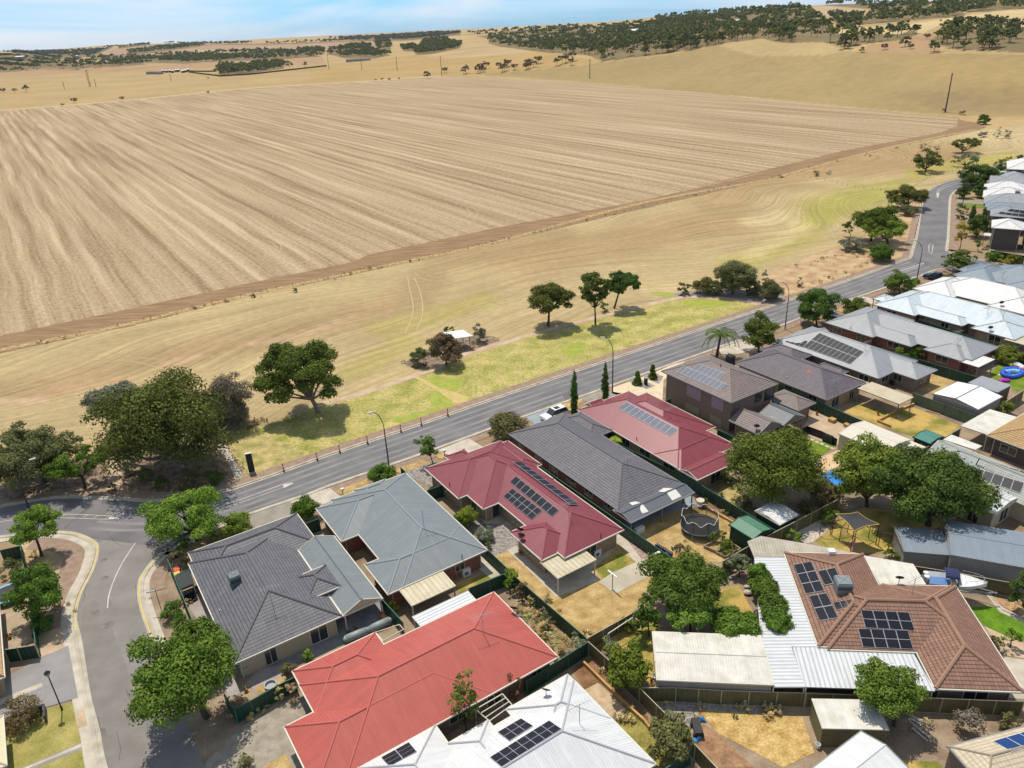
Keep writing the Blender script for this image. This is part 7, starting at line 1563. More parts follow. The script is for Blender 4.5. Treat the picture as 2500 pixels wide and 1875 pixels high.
farbox('farmhouse', 'white roofed farmhouse among the trees on the hill, larger one', 'Z2 1845,198', 30, 14, 4, BW); farbox('farmhouse', 'small pale roof left of the larger farmhouse on the hill', 'Z2 1712,196', 16, 8, 4, BW)
farbox('farm_shed', 'white roofed shed far left among the dark trees', 'Z1 130,365', 24, 12, 4, BW); farbox('farm_shed', 'small pale roof in the far left woods', 'Z1 460,346', 10, 8, 4, BW)
farbox('farm_shed', 'pale roofed shed beside the far farm grove', 'Z1 1572,420', 16, 9, 4, BW); farbox('farm_shed', 'long low dark roofed building in the far farmyard', 'Z2 185,368', 45, 8, 3, MC['dark_metal'] if 'dark_metal' in MC else M_dark)
farbox('farmhouse', 'left small white building on the hill pasture', 'Z3 487,140', 9, 8, 4, BW); farbox('farmhouse', 'right small white building on the hill pasture', 'Z3 528,137', 9, 8, 4, BW); farbox('farmhouse', 'grey roofed building at the upper right edge of the hill', 'Z3 1918,52', 26, 12, 4, M_grey)
farbox('farmhouse', 'small house on the skyline of the hill', 'Z2 1190,190', 10, 8, 4, R_tan)
for i, (x, y) in enumerate(((980, 437), (1000, 437), (1020, 436), (1036, 438), (1057, 433), (1072, 433), (1098, 438), (1115, 436), (1130, 430))):
    p = PX('Z1 %d,%d' % (x, y))[0]; b = hit(*p); root = empty('silo', b, 'one of the small white-topped silos in a row in the far left field', 'silo', 'white-topped silos in the far field')
    mb = MB(); mb.lathe(b - Vector((0, 0, .5)), [(2.6, 0), (2.6, 4.2)], 12); mb.build('tank', M_dark if i % 3 == 2 else W_dk, root); mb = MB(); mb.lathe(b + Vector((0, 0, 3.7)), [(2.8, 0), (.4, 1.5), (0, 1.55)], 12); mb.build('roof', BW, root)
for i, (x, y) in enumerate(((900, 447), (940, 447), (960, 446))): farbox('farm_shed', ('dark shed left of the silos in the far left field', 'dark low shed beside the silos', 'second dark low shed beside the silos')[i], 'Z1 %d,%d' % (x, y), 10, 7, 3.5, M_dark)
# rammed dark fence around the farm grove
for lb, s in (('dark fence line along the near side of the far farm grove', 'Z1 1130,436 1320,460 1500,450 1960,398'), ('dark fence line on the far side of the farm grove', 'Z1 1140,432 1240,432 1300,430')):
    pts = [hit(*q) for q in PX(s)]; root = empty('farm_fence', pts[0], lb, 'fence'); mb = MB()
    for a, b in zip(pts[:-1], pts[1:]): mb.quad([a, b, b + Vector((0, 0, 2.2)), a + Vector((0, 0, 2.2))]); mb.quad([a + Vector((0, .15, 2.2)), b + Vector((0, .15, 2.2)), b + Vector((0, .15, 0)), a + Vector((0, .15, 0))]); mb.quad([a + Vector((0, 0, 2.2)), b + Vector((0, 0, 2.2)), b + Vector((0, .15, 2.2)), a + Vector((0, .15, 2.2))])
    mb.build('panel', M_trunk, root)
# ---------------------------------------------------------------- cars
def bodymesh(fr, prof, wid, z0, cu, cv, name, m, root, taper=.12, zt=None):
    """prof: [(u, z)...] closed side outline, extruded across v with narrower top"""
    mb = MB(); n = len(prof); zs = [z for u, z in prof]; zm = max(zs)
    rows = []
    for sg, ins in ((-1, 0), (-1, 1), (1, 1), (1, 0)):
        row = []
        for u, z in prof:
            k = max(0, (z - .85) / max(.01, zm - .85)) if zm > .95 else 0
            w_ = wid / 2 - taper * k - (.0 if ins else .05)
            du = 0 if ins else -.03 * (1 if u > 0 else -1)
            row.append(fr.W(cu + u + du, cv + sg * w_, z0 + z))
        rows.append(row)
    mb.quad(rows[0][::-1]); mb.quad(rows[3])
    for a, b in zip(rows[:-1], rows[1:]):
        for i in range(n): j = (i + 1) % n; mb.quad([a[i], a[j], b[j], b[i]])
    return mb.build(name, m, root)
def car(label, t, x, y, dx, dy, paint, kind='suv', cat='car'):
    """x,y: ground point under the middle; dx,dy: photo point in the driving direction"""
    c = G(t, x, y); fr = Fr(G(t, dx, dy) - c); cu, cv = fr.L(c); root = empty('parked_car', c, label, cat, None)
    if kind == 'suv': low = [(-2.25, .28), (2.2, .28), (2.3, .6), (2.2, .86), (1.2, 1.0), (-2.2, 1.02), (-2.32, .7)]; cab = [(-2.12, .98), (1.15, .98), (.45, 1.58), (-.1, 1.66), (-1.7, 1.62)]; wl = 1.38
    else: low = [(-2.6, .34), (2.5, .34), (2.62, .7), (2.5, 1.0), (1.4, 1.1), (-2.6, 1.1)]; cab = [(-1.0, 1.08), (1.4, 1.08), (.6, 1.72), (-.75, 1.74)]; wl = 1.6
    bodymesh(fr, low, 1.86, 0, cu, cv, 'body', paint, root); 
    bodymesh(fr, cab, 1.66, 0, cu, cv, 'window_glass', glass(), root, .16)
    rf = [(a, z) for a, z in cab if z > 1.5]; mb = MB(); us = [a for a, z in rf]
    z1 = max(z for a, z in rf); mb.box(fr, cu + min(us) + .05, cu + max(us) - .02, cv - .62, cv + .62, z1 - .06, z1 + .03); mb.build('roof_panel', paint, root)
    if kind == 'suv':
        mb = MB(); mb.box(fr, cu - .75, cu + .1, cv - .4, cv + .4, z1 + .028, z1 + .04); mb.build('sunroof', glass(), root)
    else:
        mb = MB(); mb.box(fr, cu - 2.5, cu - 1.1, cv - .78, cv + .78, 1.08, 1.13); mb.build('tray_cover', M_dark, root)
    for a in (-wl, wl):
        for sg in (-1, 1):
            p = fr.W(cu + a, cv + sg * .84, .33); q = fr.W(cu + a, cv + sg * .96, .33); mb = MB(); mb.tube(p, q, .34, n=16); wo = mb.build('wheel', M_dark, root)
            mb = MB(); mb.tube(fr.W(cu + a, cv + sg * .95, .33), fr.W(cu + a, cv + sg * .975, .33), .21, n=12); mb.build('rim', M_grey, wo)
    for sg in (-1, 1):
        mb = MB(); mb.box(fr, cu + (2.2 if kind == 'suv' else 2.5), cu + (2.32 if kind == 'suv' else 2.64), *sorted((cv + sg * .55, cv + sg * .85)), .62, .8); mb.build('headlight', M_refl, root)
        mb = MB(); mb.box(fr, cu - (2.34 if kind == 'suv' else 2.64), cu - (2.2 if kind == 'suv' else 2.5), *sorted((cv + sg * .6, cv + sg * .86)), .7, .9); mb.build('tail_light', M_red, root)
        mb = MB(); mb.box(fr, cu + .75, cu + .92, *sorted((cv + sg * .92, cv + sg * 1.08)), .98, 1.1); mb.build('mirror', paint, root)
CW = flat('white_car_paint', (.78, .78, .78, 1), .2, .6); CB = flat('black_car_paint', (.012, .012, .014, 1), .18, .6)
car('white car parked on the blue-grey driveway above the grey tiled roof', 'Q6', 445, 170, 350, 205, CW)
car('black ute parked at the kerb of the upper side street', 'M4', 1480, 285, 1365, 262, CB, 'ute', 'ute')
car('black car on the road partly hidden behind the dense green tree', 'M4', 480, 420, 560, 395, CB)
car('silver car nose just visible beside the pale grey stepped house', 'M4', 625, 625, 660, 655, flat('silver_paint', (.45, .46, .48, 1), .25, .6))
# ---------------------------------------------------------------- sign slab, small sign
b = G('L5', 52, 1338); fr = Fr(Vector((.94, .34, 0))); u, v = fr.L(b); root = empty('sign_pillar', b, 'tall black sign slab beside the footpath left of the red posts', 'sign')
mb = MB(); mb.box(fr, u - .42, u + .42, v - .13, v + .13, 0, 3.1); mb.build('slab', M_dark, root); mb = MB(); mb.box(fr, u - .52, u + .52, v - .38, v + .38, .03, .14); mb.build('plinth', M_conc, root)
mb = MB(); mb.box(fr, u - .44, u + .44, v - .15, v + .15, 3.1, 3.16); mb.build('cap', M_white, root)
b = G('L2', 970, 715); root = empty('street_sign', b, 'thin post with a small angled sign plate on the verge beside the round bushes', 'sign'); mb = MB(); mb.tube(b, b + Vector((0, 0, 2.9)), .035, n=6); mb.build('pole', M_dark, root)
mb = MB(); f2 = Fr(Vector((.9, .2, 0))); u, v = f2.L(b); mb.box(f2, u - .95, u - .02, v - .02, v + .02, 2.6, 2.82); mb.build('sign_plate', M_white, root)
b = G('Z4', 1110, 868); root = empty('bent_pole', b, 'short bent grey pole on the bare bank by the road', 'pole'); mb = MB(); mb.tube(b, b + Vector((0, 0, 2.6)), .04, n=6); mb.tube(b + Vector((0, 0, 2.6)), b + Vector((1.2, .3, 2.75)), .035, n=6); mb.build('pole', M_dark, root)
for lb, t, x, y in (('white letterbox on the verge beside the blue-grey roofed house', 'L5', 790, 1530), ('white letterbox beside the upright street tree', 'L5', 1612, 1215), ('white letterbox beside the light blue roofed house', 'M4', 868, 478)):
    b = G(t, x, y); root = empty('letterbox', b, lb, 'letterbox'); mb = MB(); mb.tube(b, b + Vector((0, 0, .9)), .05, n=6); mb.build('post', M_dark, root); mb = MB(); u, v = GR.L(b); mb.box(GR, u - .2, u + .2, v - .17, v + .17, .88, 1.2); mb.build('box', M_white, root)
b = G('M2', 1190, 285); root = empty('garden_pillar', b, 'short brown pillar between the two cone bushes', 'pillar'); u, v = GR.L(b); mb = MB(); mb.box(GR, u - .22, u + .22, v - .22, v + .22, 0, 1.3); mb.build('pillar', M_dark, root); mb = MB(); mb.box(GR, u - .26, u + .26, v - .26, v + .26, 1.3, 1.38); mb.build('cap', M_grey, root)
# ---------------------------------------------------------------- park shelter
pts = P('L5 1598,205 1762,183 1835,232 1700,252', 2.7); cb_ = sum(pts, Vector()) / 4; root = empty('park_shelter', (cb_.x, cb_.y, 0), 'white roofed open park shelter beyond the walking path', 'shelter')
if (pts[1] - pts[0]).cross(pts[2] - pts[0]).z < 0: pts = pts[::-1]
mb = MB(); mb.box8([p - Vector((0, 0, .15)) for p in pts] + pts); mb.build('roof', BW, root)
for p in pts: q = p + (cb_ - p) * .22; mb = MB(); mb.tube((q.x, q.y, 0), (q.x, q.y, 2.55), .09, n=6); mb.build('post', B_red, root)
u, v = GR.L(cb_); mb = MB(); mb.box(GR, u - .9, u + .9, v - .4, v + .4, .70, .76); mb.build('table_top', M_conc, root)
for sg in (-1, 1): mb = MB(); mb.box(GR, u - .9, u + .9, v + sg * .75 - .15, v + sg * .75 + .15, .42, .46); mb.build('bench_seat', M_conc, root)
mb = MB(); mb.box(GR, u - .15, u + .15, v - .15, v + .15, 0, .70); mb.box(GR, u - .1, u + .1, v - .85, v + .85, .12, .2); mb.build('pedestal', M_conc, root)
pts = P('L1 1215,700 1290,680 1390,690 1385,715 1260,735', 3); root = empty('park_shelter', (pts[0].x, pts[0].y, 0), 'white roof glimpsed through the crown of the largest gum tree', 'shelter')
pts = pts[::-1] if (pts[1] - pts[0]).cross(pts[2] - pts[0]).z < 0 else pts; mb = MB(); mb.quad(pts); mb.quad([p - Vector((0, 0, .12)) for p in pts][::-1]); mb.build('roof', BW, root)
# ---------------------------------------------------------------- yard things
def boxthing(name, label, cat, t, x, y, L_, w_, h, m, fr=GR, z=0, part=None, extra=None):
    b = G(t, x, y, z); u, v = fr.L(b); root = empty(name, (b.x, b.y, z), label, cat); mb = MB(); mb.box(fr, u - L_/2, u + L_/2, v - w_/2, v + w_/2, z, z + h); mb.build(part or 'body', m, root)
    if extra: extra(fr, u, v, root)
    return root
def acx(fr, u, v, root):
    mb = MB(); mb.tube(fr.W(u - .08, v + .17, .45), fr.W(u - .08, v + .185, .45), .24, n=16); o = mb.build('fan_grille', M_dark, root)
    mb = MB(); mb.tube(fr.W(u - .08, v + .18, .45), fr.W(u - .08, v + .20, .45), .07, n=10); mb.build('fan_hub', M_white, o); mb = MB(); mb.box(fr, u - .35, u + .35, v - .12, v + .12, -.08, .01); mb.build('feet', M_dark, root)
boxthing('air_conditioner', 'white air conditioner unit at the rear wall of the blue-grey roofed house', 'air conditioner', 'M1', 462, 1345, 1.0, .36, .95, M_white, extra=acx)
boxthing('air_conditioner', 'white air conditioner unit beside the cream patio roof of the maroon house', 'air conditioner', 'M1', 1520, 1190, 1.0, .36, .95, M_white, extra=acx)
boxthing('air_conditioner', 'white unit under the charcoal patio roof at the fence', 'air conditioner', 'M2', 1140, 1425, 1.3, .5, .8, M_white, extra=acx)
# T clotheslines on the slab
for lb, x, y, xt, yt in (('left T post of the clothesline on the concrete slab', 1643, 1455, 1648, 1325), ('right T post of the clothesline with a white folded line on top', 1992, 1290, 1982, 1172)):
    b = G('M1', x, y); root = empty('clothesline_post', b, lb, 'clothesline', 'clothesline posts on the slab'); mb = MB(); mb.tube(b, b + Vector((0, 0, 2.1)), .04, n=6); mb.build('post', M_dark, root); mb = MB(); u, v = GR.L(b); mb.box(GR, u - .1, u + .06, v - .75, v + .75, 2.06, 2.14) if xt < 1900 else mb.box(GR, u - .55, u + .55, v - .16, v + .16, 2.08, 2.14); mb.build('crossbar', M_white, root)
# clothesline with washing
a = G('Q3', 0, 545 + 60, 1.7); b = G('Q3', 190, 655 + 60, 1.7); root = empty('clothesline', ((a.x + b.x) / 2, (a.y + b.y) / 2, 0), 'folding clothesline hung with dark and purple washing in the trampoline yard', 'clothesline')
d = (b - a).normalized(); n = Vector((d.y, -d.x, 0)); mb = MB()
c = [a, b, b - n * 1.4, a - n * 1.4]
for i in range(4): mb.tube(c[i], c[(i + 1) % 4], .025, n=4)
mb.tube((a.x, a.y, 0), a, .04, n=6); mb.tube((b.x, b.y, 0), b, .04, n=6); mb.build('frame', M_grey, root)
wc = [(.04, .05, .10), (.25, .03, .05), (.45, .48, .55), (.03, .04, .07), (.22, .08, .30), (.05, .06, .12), (.28, .12, .32), (.3, .35, .4)]
for i in range(16):
    L_ = (b - a).length; p = a + d * (L_ * (i % 8 + .1) / 8) - n * (.25 if i > 7 else 0); q = p + d * (L_ / 8 * .8); hh = .55 + .08 * (i * 7 % 5); mb = MB()
    cc = [p - n * .01, q - n * .01, q + n * .01, p + n * .01]; mb.box8([x - Vector((0, 0, hh)) for x in cc] + cc)
    o = mb.build('washing', flat('cloth_%d' % (i % 8), wc[(i * 3) % 8] + (1,), .9), None, loc=(p.x, p.y, 0)); tag(o, 'pegged garment in the row of washing on the folding clothesline', 'washing', 'washing on the clothesline')
# trampoline
c = G('Q3', 505, 455); R0 = (G('Q3', 725, 420) - G('Q3', 290, 430)).length / 2; root = empty('trampoline', c, 'round black trampoline with a sagging safety net in the golden yard', 'trampoline'); cz = .9
mb = MB(); mb.lathe(c + Vector((0, 0, cz)), [(0, -.03), (R0 * .86, 0)], 28); mb.build('mat', M_dark, root)
mb = MB(); mb.lathe(c + Vector((0, 0, cz)), [(R0 * .86, .01), (R0 * .99, .03), (R0 * 1.0, -.04), (R0 * .9, -.05)], 28); mb.build('spring_cover', flat('navy_pad', (.02, .025, .035, 1), .5), root)
mb = MB()
for i in range(24): t0, t1 = 6.283 * i / 24, 6.283 * (i + 1) / 24; mb.tube(c + Vector((R0 * math.cos(t0), R0 * math.sin(t0), cz)), c + Vector((R0 * math.cos(t1), R0 * math.sin(t1), cz)), .035, n=5)
mb.build('rim', M_grey, root)
for i in range(8):
    t0 = 6.283 * i / 8 + .2; p = c + Vector((R0 * 1.03 * math.cos(t0), R0 * 1.03 * math.sin(t0), 0)); mb = MB(); mb.tube(p, p + Vector((0, 0, cz)), .03, n=5); mb.build('leg', M_grey, root); mb = MB(); mb.tube(p + Vector((0, 0, cz)), p * 1 + Vector((math.cos(t0) * -.1, math.sin(t0) * -.1, cz + 1.7)), .035, n=5); mb.build('net_pole', M_dark, root)
net = bpy.data.materials.new('net'); net.use_nodes = True; nb_ = net.node_tree.nodes['Principled BSDF']; nb_.inputs['Base Color'].default_value = (.02, .02, .022, 1); nb_.inputs['Alpha'].default_value = .45
mb = MB(); top = MB()
for i in range(48):
    t0, t1 = 6.283 * i / 48, 6.283 * (i + 1) / 48; s_ = lambda t: 1.0 + .62 * abs(math.cos((t - .2) * 4)) ; 
    q = [c + Vector((R0 * .95 * math.cos(t), R0 * .95 * math.sin(t), z)) for t, z in ((t0, cz), (t1, cz), (t1, cz + s_(t1)), (t0, cz + s_(t0)))]; mb.quad(q); top.tube(q[3], q[2], .035, n=4)
mb.build('safety_net', net, root); top.build('net_edge', M_white, root)
# bird bath, raised beds, retaining sleepers
b = G('Q3', 515, 175); root = empty('bird_bath', b, 'cream stone bird bath on a pedestal at the end of the timber edging', 'bird bath'); mb = MB(); mb.lathe(b, [(.3, 0), (.3, .08), (.12, .15), (.10, .7), (.18, .8)], 14); mb.build('pedestal', M_cream, root); mb = MB(); mb.lathe(b + Vector((0, 0, .8)), [(.1, 0), (.5, .14), (.52, .2), (.42, .18), (0, .08)], 18); mb.build('bowl', M_cream, root)
M_tim = mat('timber', srgb(214, 176, 116), srgb(180, 140, 84), 1.5, .85); M_tim2 = mat('grey_timber', srgb(176, 160, 138), srgb(140, 124, 104), 1.5, .85)
def sleepers(label, s, h=.35, w_=.12, m=None, name='timber_edging'):
    pts = P(s, h); pts = [Vector((p.x, p.y, 0)) for p in pts]; mb = MB(); 
    for a, b in zip(pts[:-1], pts[1:]):
        d = (b - a).normalized(); n = Vector((d.y, -d.x, 0)); c = [a - n * w_, b - n * w_, b + n * w_, a + n * w_]; mb.box8(c + [q + Vector((0, 0, h)) for q in c])
    o = mb.build(name, m or M_tim, None, loc=pts[0]); tag(o, label, 'edging'); return o
sleepers('pale timber edging along the garden bed behind the trampoline', 'Q3 540,140 900,345'); sleepers('timber frame of the left raised vegetable bed', 'Q3 562,622 690,680 830,600 700,560 562,622', .4, .06, M_tim2, 'raised_bed'); sleepers('timber frame of the right raised vegetable bed', 'Q3 700,690 810,750 985,655 880,590 700,690', .4, .06, M_tim2, 'raised_bed')
sleepers('long stepped timber retaining wall beside the paving slabs', 'M5 648,905 800,1055 965,1215 1080,1320 1112,1365', .45, .10, M_tim, 'retaining_wall'); sleepers('low timber retaining edge on the patchy lawn', 'M3 1420,395 1300,440 1160,515 1255,555', .4, .12, M_tim, 'retaining_wall')
sleepers('cream kerb edging beside the lush lawn', 'M6 1648,545 1720,630 1858,690', .12, .06, M_conc, 'path_edging'); sleepers('timber plank lying at the light green fence', 'M3 1505,445 1610,475', .15, .1, M_tim, 'timber_plank')
boxthing('planter', 'square stone planter on the tan concrete beside the green fence', 'planter', 'M3', 830, 530, .9, .9, .55, M_tim)
boxthing('planter', 'rounded stone planter further along the tan concrete', 'planter', 'M3', 935, 565, .7, .7, .5, M_tim)
# covered barbecue
b = G('M3', 800, 680); fr = Fr(G('M3', 850, 700) - b); u, v = fr.L(b); root = empty('barbecue', b, 'covered black barbecue beside the mesh fence', 'barbecue'); mb = MB(); mb.box(fr, u - .75, u + .75, v - .3, v + .3, .1, .85); mb.build('cart', M_dark, root)
mb = MB(); mb.box8([fr.W(u - .75, v - .32, .85), fr.W(u - .75, v + .32, .85), fr.W(u + .75, v + .32, .85), fr.W(u + .75, v - .32, .85)] + [fr.W(u - .5, v - .18, 1.25), fr.W(u - .5, v + .18, 1.25), fr.W(u + .5, v + .18, 1.25), fr.W(u + .5, v - .18, 1.25)]); mb.build('hood', M_dark, root)
for i, (x, y) in enumerate(((655, 647), (688, 662), (722, 678), (758, 692), (795, 710), (830, 724))):
    b = G('M3', x, y); u, v = GR.L(b); mb = MB(); mb.box(GR, u - .25, u + .25, v - .3, v + .3, .04, .07); o = mb.build('stepping_stone', M_conc, None, loc=b); tag(o, 'one of the square cream stepping stones in the lawn beside the barbecue', 'stepping stone', 'stepping stones beside the barbecue')
# pool
mw = bpy.data.materials.new('water'); mw.use_nodes = True; q_ = mw.node_tree.nodes['Principled BSDF']; q_.inputs['Base Color'].default_value = (.02, .22, .62, 1); q_.inputs['Roughness'].default_value = .08
o = sheet('water', P('M3 745,920 830,882 960,910 1000,1000 930,1010 830,980'), .05, mw)
# shade sail and play frame
pts = [G('M3', 852, 1190, 3.1), G('M3', 1015, 1178, 3.4), G('M3', 1172, 1268, 2.9), G('M3', 988, 1318, 3.2)]; root = empty('shade_sail', (pts[0] + pts[2]) * .5 * 1, 'black four cornered shade sail with a yellow edge over the play frame', 'shade sail'); root.location.z = 0
mb = MB(); K = 12; me_v = []
for i in range(K + 1):
    for j in range(K + 1):
        a, b = i / K, j / K; pu = 1 - .16 * math.sin(math.pi * a) if False else 1
        p = pts[0] * (1 - a) * (1 - b) + pts[1] * a * (1 - b) + pts[2] * a * b + pts[3] * (1 - a) * b; ce = (pts[0] + pts[1] + pts[2] + pts[3]) / 4
        f = (1 - (2 * a - 1) ** 2) * abs(2 * b - 1) ** 3 * .12 + (1 - (2 * b - 1) ** 2) * abs(2 * a - 1) ** 3 * .12; p = p + (ce - p) * f * 1.4 - Vector((0, 0, .25 * math.sin(math.pi * a) * math.sin(math.pi * b))); me_v.append(p)
mb.v = [tuple(p) for p in me_v]
for i in range(K):
    for j in range(K): a = i * (K + 1) + j; mb.f.append((a, a + K + 1, a + K + 2, a + 1)); mb.m.append(0); mb.uv += [(0, 0)] * 4
mb.build('sail', flat('sail_cloth', (.05, .052, .06, 1), .9), root)
mb = MB(); idx = [j for j in range(K + 1)] + [i * (K + 1) + K for i in range(1, K + 1)] + [K * (K + 1) + j for j in range(K - 1, -1, -1)] + [i * (K + 1) for i in range(K - 1, -1, -1)]
for a, b in zip(idx[:-1], idx[1:]): mb.tube(me_v[a], me_v[b], .035, n=4)
mb.build('sail_edge', M_yel, root)
for p in pts: mb = MB(); mb.tube((p.x, p.y, 0), p + Vector((0, 0, .1)), .05, n=6); mb.build('post', M_dark, root)
root = empty('play_frame', G('M3', 1000, 1360), 'climbing and swing frame with brown bars under the black shade sail', 'play equipment'); M_bar = flat('brown_bar', (.10, .06, .045, 1), .5)
bars = [((880, 1395), (885, 1270)), ((985, 1420), (985, 1300)), ((1090, 1370), (1090, 1260)), ((940, 1330), (940, 1240)), ((740, 1350), (745, 1300)), ((815, 1350), (830, 1260)), ((1160, 1430), (1165, 1370)), ((1235, 1445), (1235, 1375))]
tops = []
for (x, y), _ in bars: b = G('M3', x, y); mb = MB(); mb.tube(b, b + Vector((0, 0, 2.1)), .045, n=6); mb.build('upright', M_bar, root); tops.append(b + Vector((0, 0, 2.05)))
for i, j in ((0, 1), (1, 2), (2, 3), (3, 0), (3, 5), (5, 4), (2, 6), (6, 7)): mb = MB(); mb.tube(tops[i], tops[j], .04, n=6); mb.build('crossbar', M_bar, root)
for k in range(5): mb = MB(); z = -.35 * (k + 1); mb.tube(tops[0] + Vector((0, 0, z)), tops[3] + Vector((0, 0, z)), .025, n=5); mb.build('rung', M_bar, root)
mb = MB(); a, b = G('M3', 985, 1430), G('M3', 965, 1475); mb.tube(a + Vector((0, 0, 1.2)), b + Vector((0, 0, .2)), .12, n=6); mb.build('slide', flat('pink_plastic', (.5, .2, .25, 1), .5), root)
# swing set frame by the fence
root = empty('swing_frame', G('M5', 820, 790), 'white metal swing frame beside the shrubs at the olive fence', 'swing'); e0, e1 = G('M5', 822, 712, 1.9), G('M5', 1003, 592, 1.9); mb = MB(); mb.tube(e0, e1, .045, n=6); mb.build('top_bar', M_white, root)
d = (e1 - e0).normalized(); n = Vector((d.y, -d.x, 0))
for e in (e0, e1):
    for sg in (-1, 1): mb = MB(); mb.tube(e, Vector((e.x, e.y, 0)) + n * sg * .7, .04, n=6); mb.build('leg', M_white, root)
# boat on a trailer
def boat():
    st, bw = G('M6', 1225, 470, 1.0), G('M6', 1600, 520, 1.2); fr = Fr(bw - st); u0, v0 = fr.L(st); u1, v1 = fr.L(bw); L_ = u1 - u0; vc = (v0 + v1) / 2; ctr = fr.W((u0 + u1) / 2, vc, 0)
    root = empty('motor_boat', ctr, 'white motor boat with a navy canopy on a trailer beside the brown tiled house', 'boat')
    mb = MB(); S = 14; rows = []
    for i in range(S + 1):
        f = i / S; w_ = 1.05 * (1 - max(0, (f - .45) / .55) ** 2.2) + .02; zk = .62 + .42 * max(0, (f - .6) / .4) ** 2; zg = 1.35 + .28 * f
        u = u0 + L_ * f; rows.append([fr.W(u, vc, zk), fr.W(u, vc - w_ * .7, zk + .28), fr.W(u, vc - w_, zg), fr.W(u, vc + w_, zg), fr.W(u, vc + w_ * .7, zk + .28)])
    def skin(mb, rows, ids, closed=False):
        for a, b in zip(rows[:-1], rows[1:]):
            for i, j in ids: mb.quad([a[i], a[j], b[j], b[i]])
    skin(mb, rows, ((1, 0), (2, 1), (4, 3), (0, 4))); mb.quad([rows[0][k] for k in (0, 1, 2, 3, 4)]); mb.build('hull', CW, root)
    mb = MB(); k = int(S * .52)
    for a, b in zip(rows[k:-1], rows[k + 1:]):
        up = Vector((0, 0, .22)); ca = (a[2] + a[3]) / 2 + up; cb2 = (b[2] + b[3]) / 2 + up * .8; mb.quad([a[2], b[2], cb2, ca]); mb.quad([ca, cb2, b[3], a[3]])
    mb.quad([rows[k][2], (rows[k][2] + rows[k][3]) / 2 + Vector((0, 0, .22)), rows[k][3]]); mb.build('foredeck', CW, root)
    mb = MB(); mb.quad([rows[0][2] - Vector((0, 0, .45)), rows[k][2] - Vector((0, 0, .45)), rows[k][3] - Vector((0, 0, .45)), rows[0][3] - Vector((0, 0, .45))]); mb.build('cockpit_floor', flat('cockpit', (.10, .20, .42, 1), .5), root)
    uk = u0 + L_ * .55; mb = MB(); mb.quad([fr.W(uk, vc - .85, 1.5), fr.W(uk, vc + .85, 1.5), fr.W(uk - .3, vc + .7, 2.1), fr.W(uk - .3, vc - .7, 2.1)]); mb.quad([fr.W(uk - .31, vc - .7, 2.1), fr.W(uk - .31, vc + .7, 2.1), fr.W(uk - .01, vc + .85, 1.5), fr.W(uk - .01, vc - .85, 1.5)]); mb.build('windscreen', flat('windscreen', (.25, .42, .40, 1), .15), root)
    mb = MB(); prev = None
    for i in range(7): a = math.pi * i / 6; q = (fr.W(uk - .25, vc - .82 * math.cos(a), 2.15 + .42 * math.sin(a)), fr.W(uk - 1.6, vc - .82 * math.cos(a), 2.2 + .42 * math.sin(a))); 
    mb = MB(); pv_ = None
    for i in range(7):
        a = math.pi * i / 6; q = (fr.W(uk - .25, vc - .82 * math.cos(a), 2.1 + .40 * math.sin(a)), fr.W(uk - 1.6, vc - .82 * math.cos(a), 2.15 + .40 * math.sin(a)))
        if pv_: mb.quad([pv_[0], q[0], q[1], pv_[1]])
        pv_ = q
    mb.build('canopy', flat('navy_canvas', (.02, .03, .09, 1), .8), root)
    for sg in (-1, 1): mb = MB(); mb.tube(fr.W(uk - .3, vc + sg * .8, 1.45), fr.W(uk - .3, vc + sg * .8, 2.15), .02, n=5); mb.tube(fr.W(uk - 1.5, vc + sg * .8, 1.4), fr.W(uk - 1.5, vc + sg * .8, 2.2), .02, n=5); mb.build('canopy_strut', M_grey, root)
    for q, z in ((.12, 0), (.75, .1)):
        mb = MB(); mb.tube(fr.W(u0 - .25, vc + q - .45, .8), fr.W(u0 - .25, vc + q - .45, 1.7), .2, .26, 8); mb.build('outboard_motor', M_white, root)
    for q in (-.4, .4): mb = MB(); mb.box(fr, uk - .9, uk - .4, vc + q - .25, vc + q + .25, .95, 1.5); mb.build('seat', M_cream, root)
    mb = MB()
    pts = [fr.W(u0 + L_ * f, vc + sg * (1.0 * (1 - max(0, (f - .45) / .55) ** 2.2)), 1.95 + .2 * f) for sg, f in [(-1, .6), (-1, .8), (-1, .93), (1, .93), (1, .8), (1, .6)]]; mb.path(pts, .02, 5)
    for p in pts: mb.tube(p, p - Vector((0, 0, .45)), .015, n=4)
    mb.build('bow_rail', M_grey, root)
    # trailer is its own thing
    tr = empty('boat_trailer', ctr, 'grey trailer carrying the white motor boat', 'trailer'); mb = MB()
    for sg in (-1, 1): mb.box(fr, u0 + .3, u0 + L_ * .75, vc + sg * .6 - .04, vc + sg * .6 + .04, .48, .58)
    mb.tube(fr.W(u0 + L_ * .75, vc - .6, .53), fr.W(u1 + 1.1, vc, .5), .05, n=5); mb.tube(fr.W(u0 + L_ * .75, vc + .6, .53), fr.W(u1 + 1.1, vc, .5), .05, n=5); mb.box(fr, u0 + L_ * .35, u0 + L_ * .4, vc - .9, vc + .9, .42, .50); mb.build('frame', M_grey, tr)
    for sg in (-1, 1):
        mb = MB(); mb.tube(fr.W(u0 + L_ * .38, vc + sg * .9, .32), fr.W(u0 + L_ * .38, vc + sg * 1.08, .32), .32, n=14); wo = mb.build('wheel', M_dark, tr); mb = MB(); mb.tube(fr.W(u0 + L_ * .38, vc + sg * 1.07, .32), fr.W(u0 + L_ * .38, vc + sg * 1.09, .32), .18, n=10); mb.build('rim', M_white, wo)
    mb = MB(); mb.tube(fr.W(u1 + .8, vc, 0), fr.W(u1 + .8, vc, .75), .04, n=5); mb.build('jockey_stand', M_dark, tr)
boat()
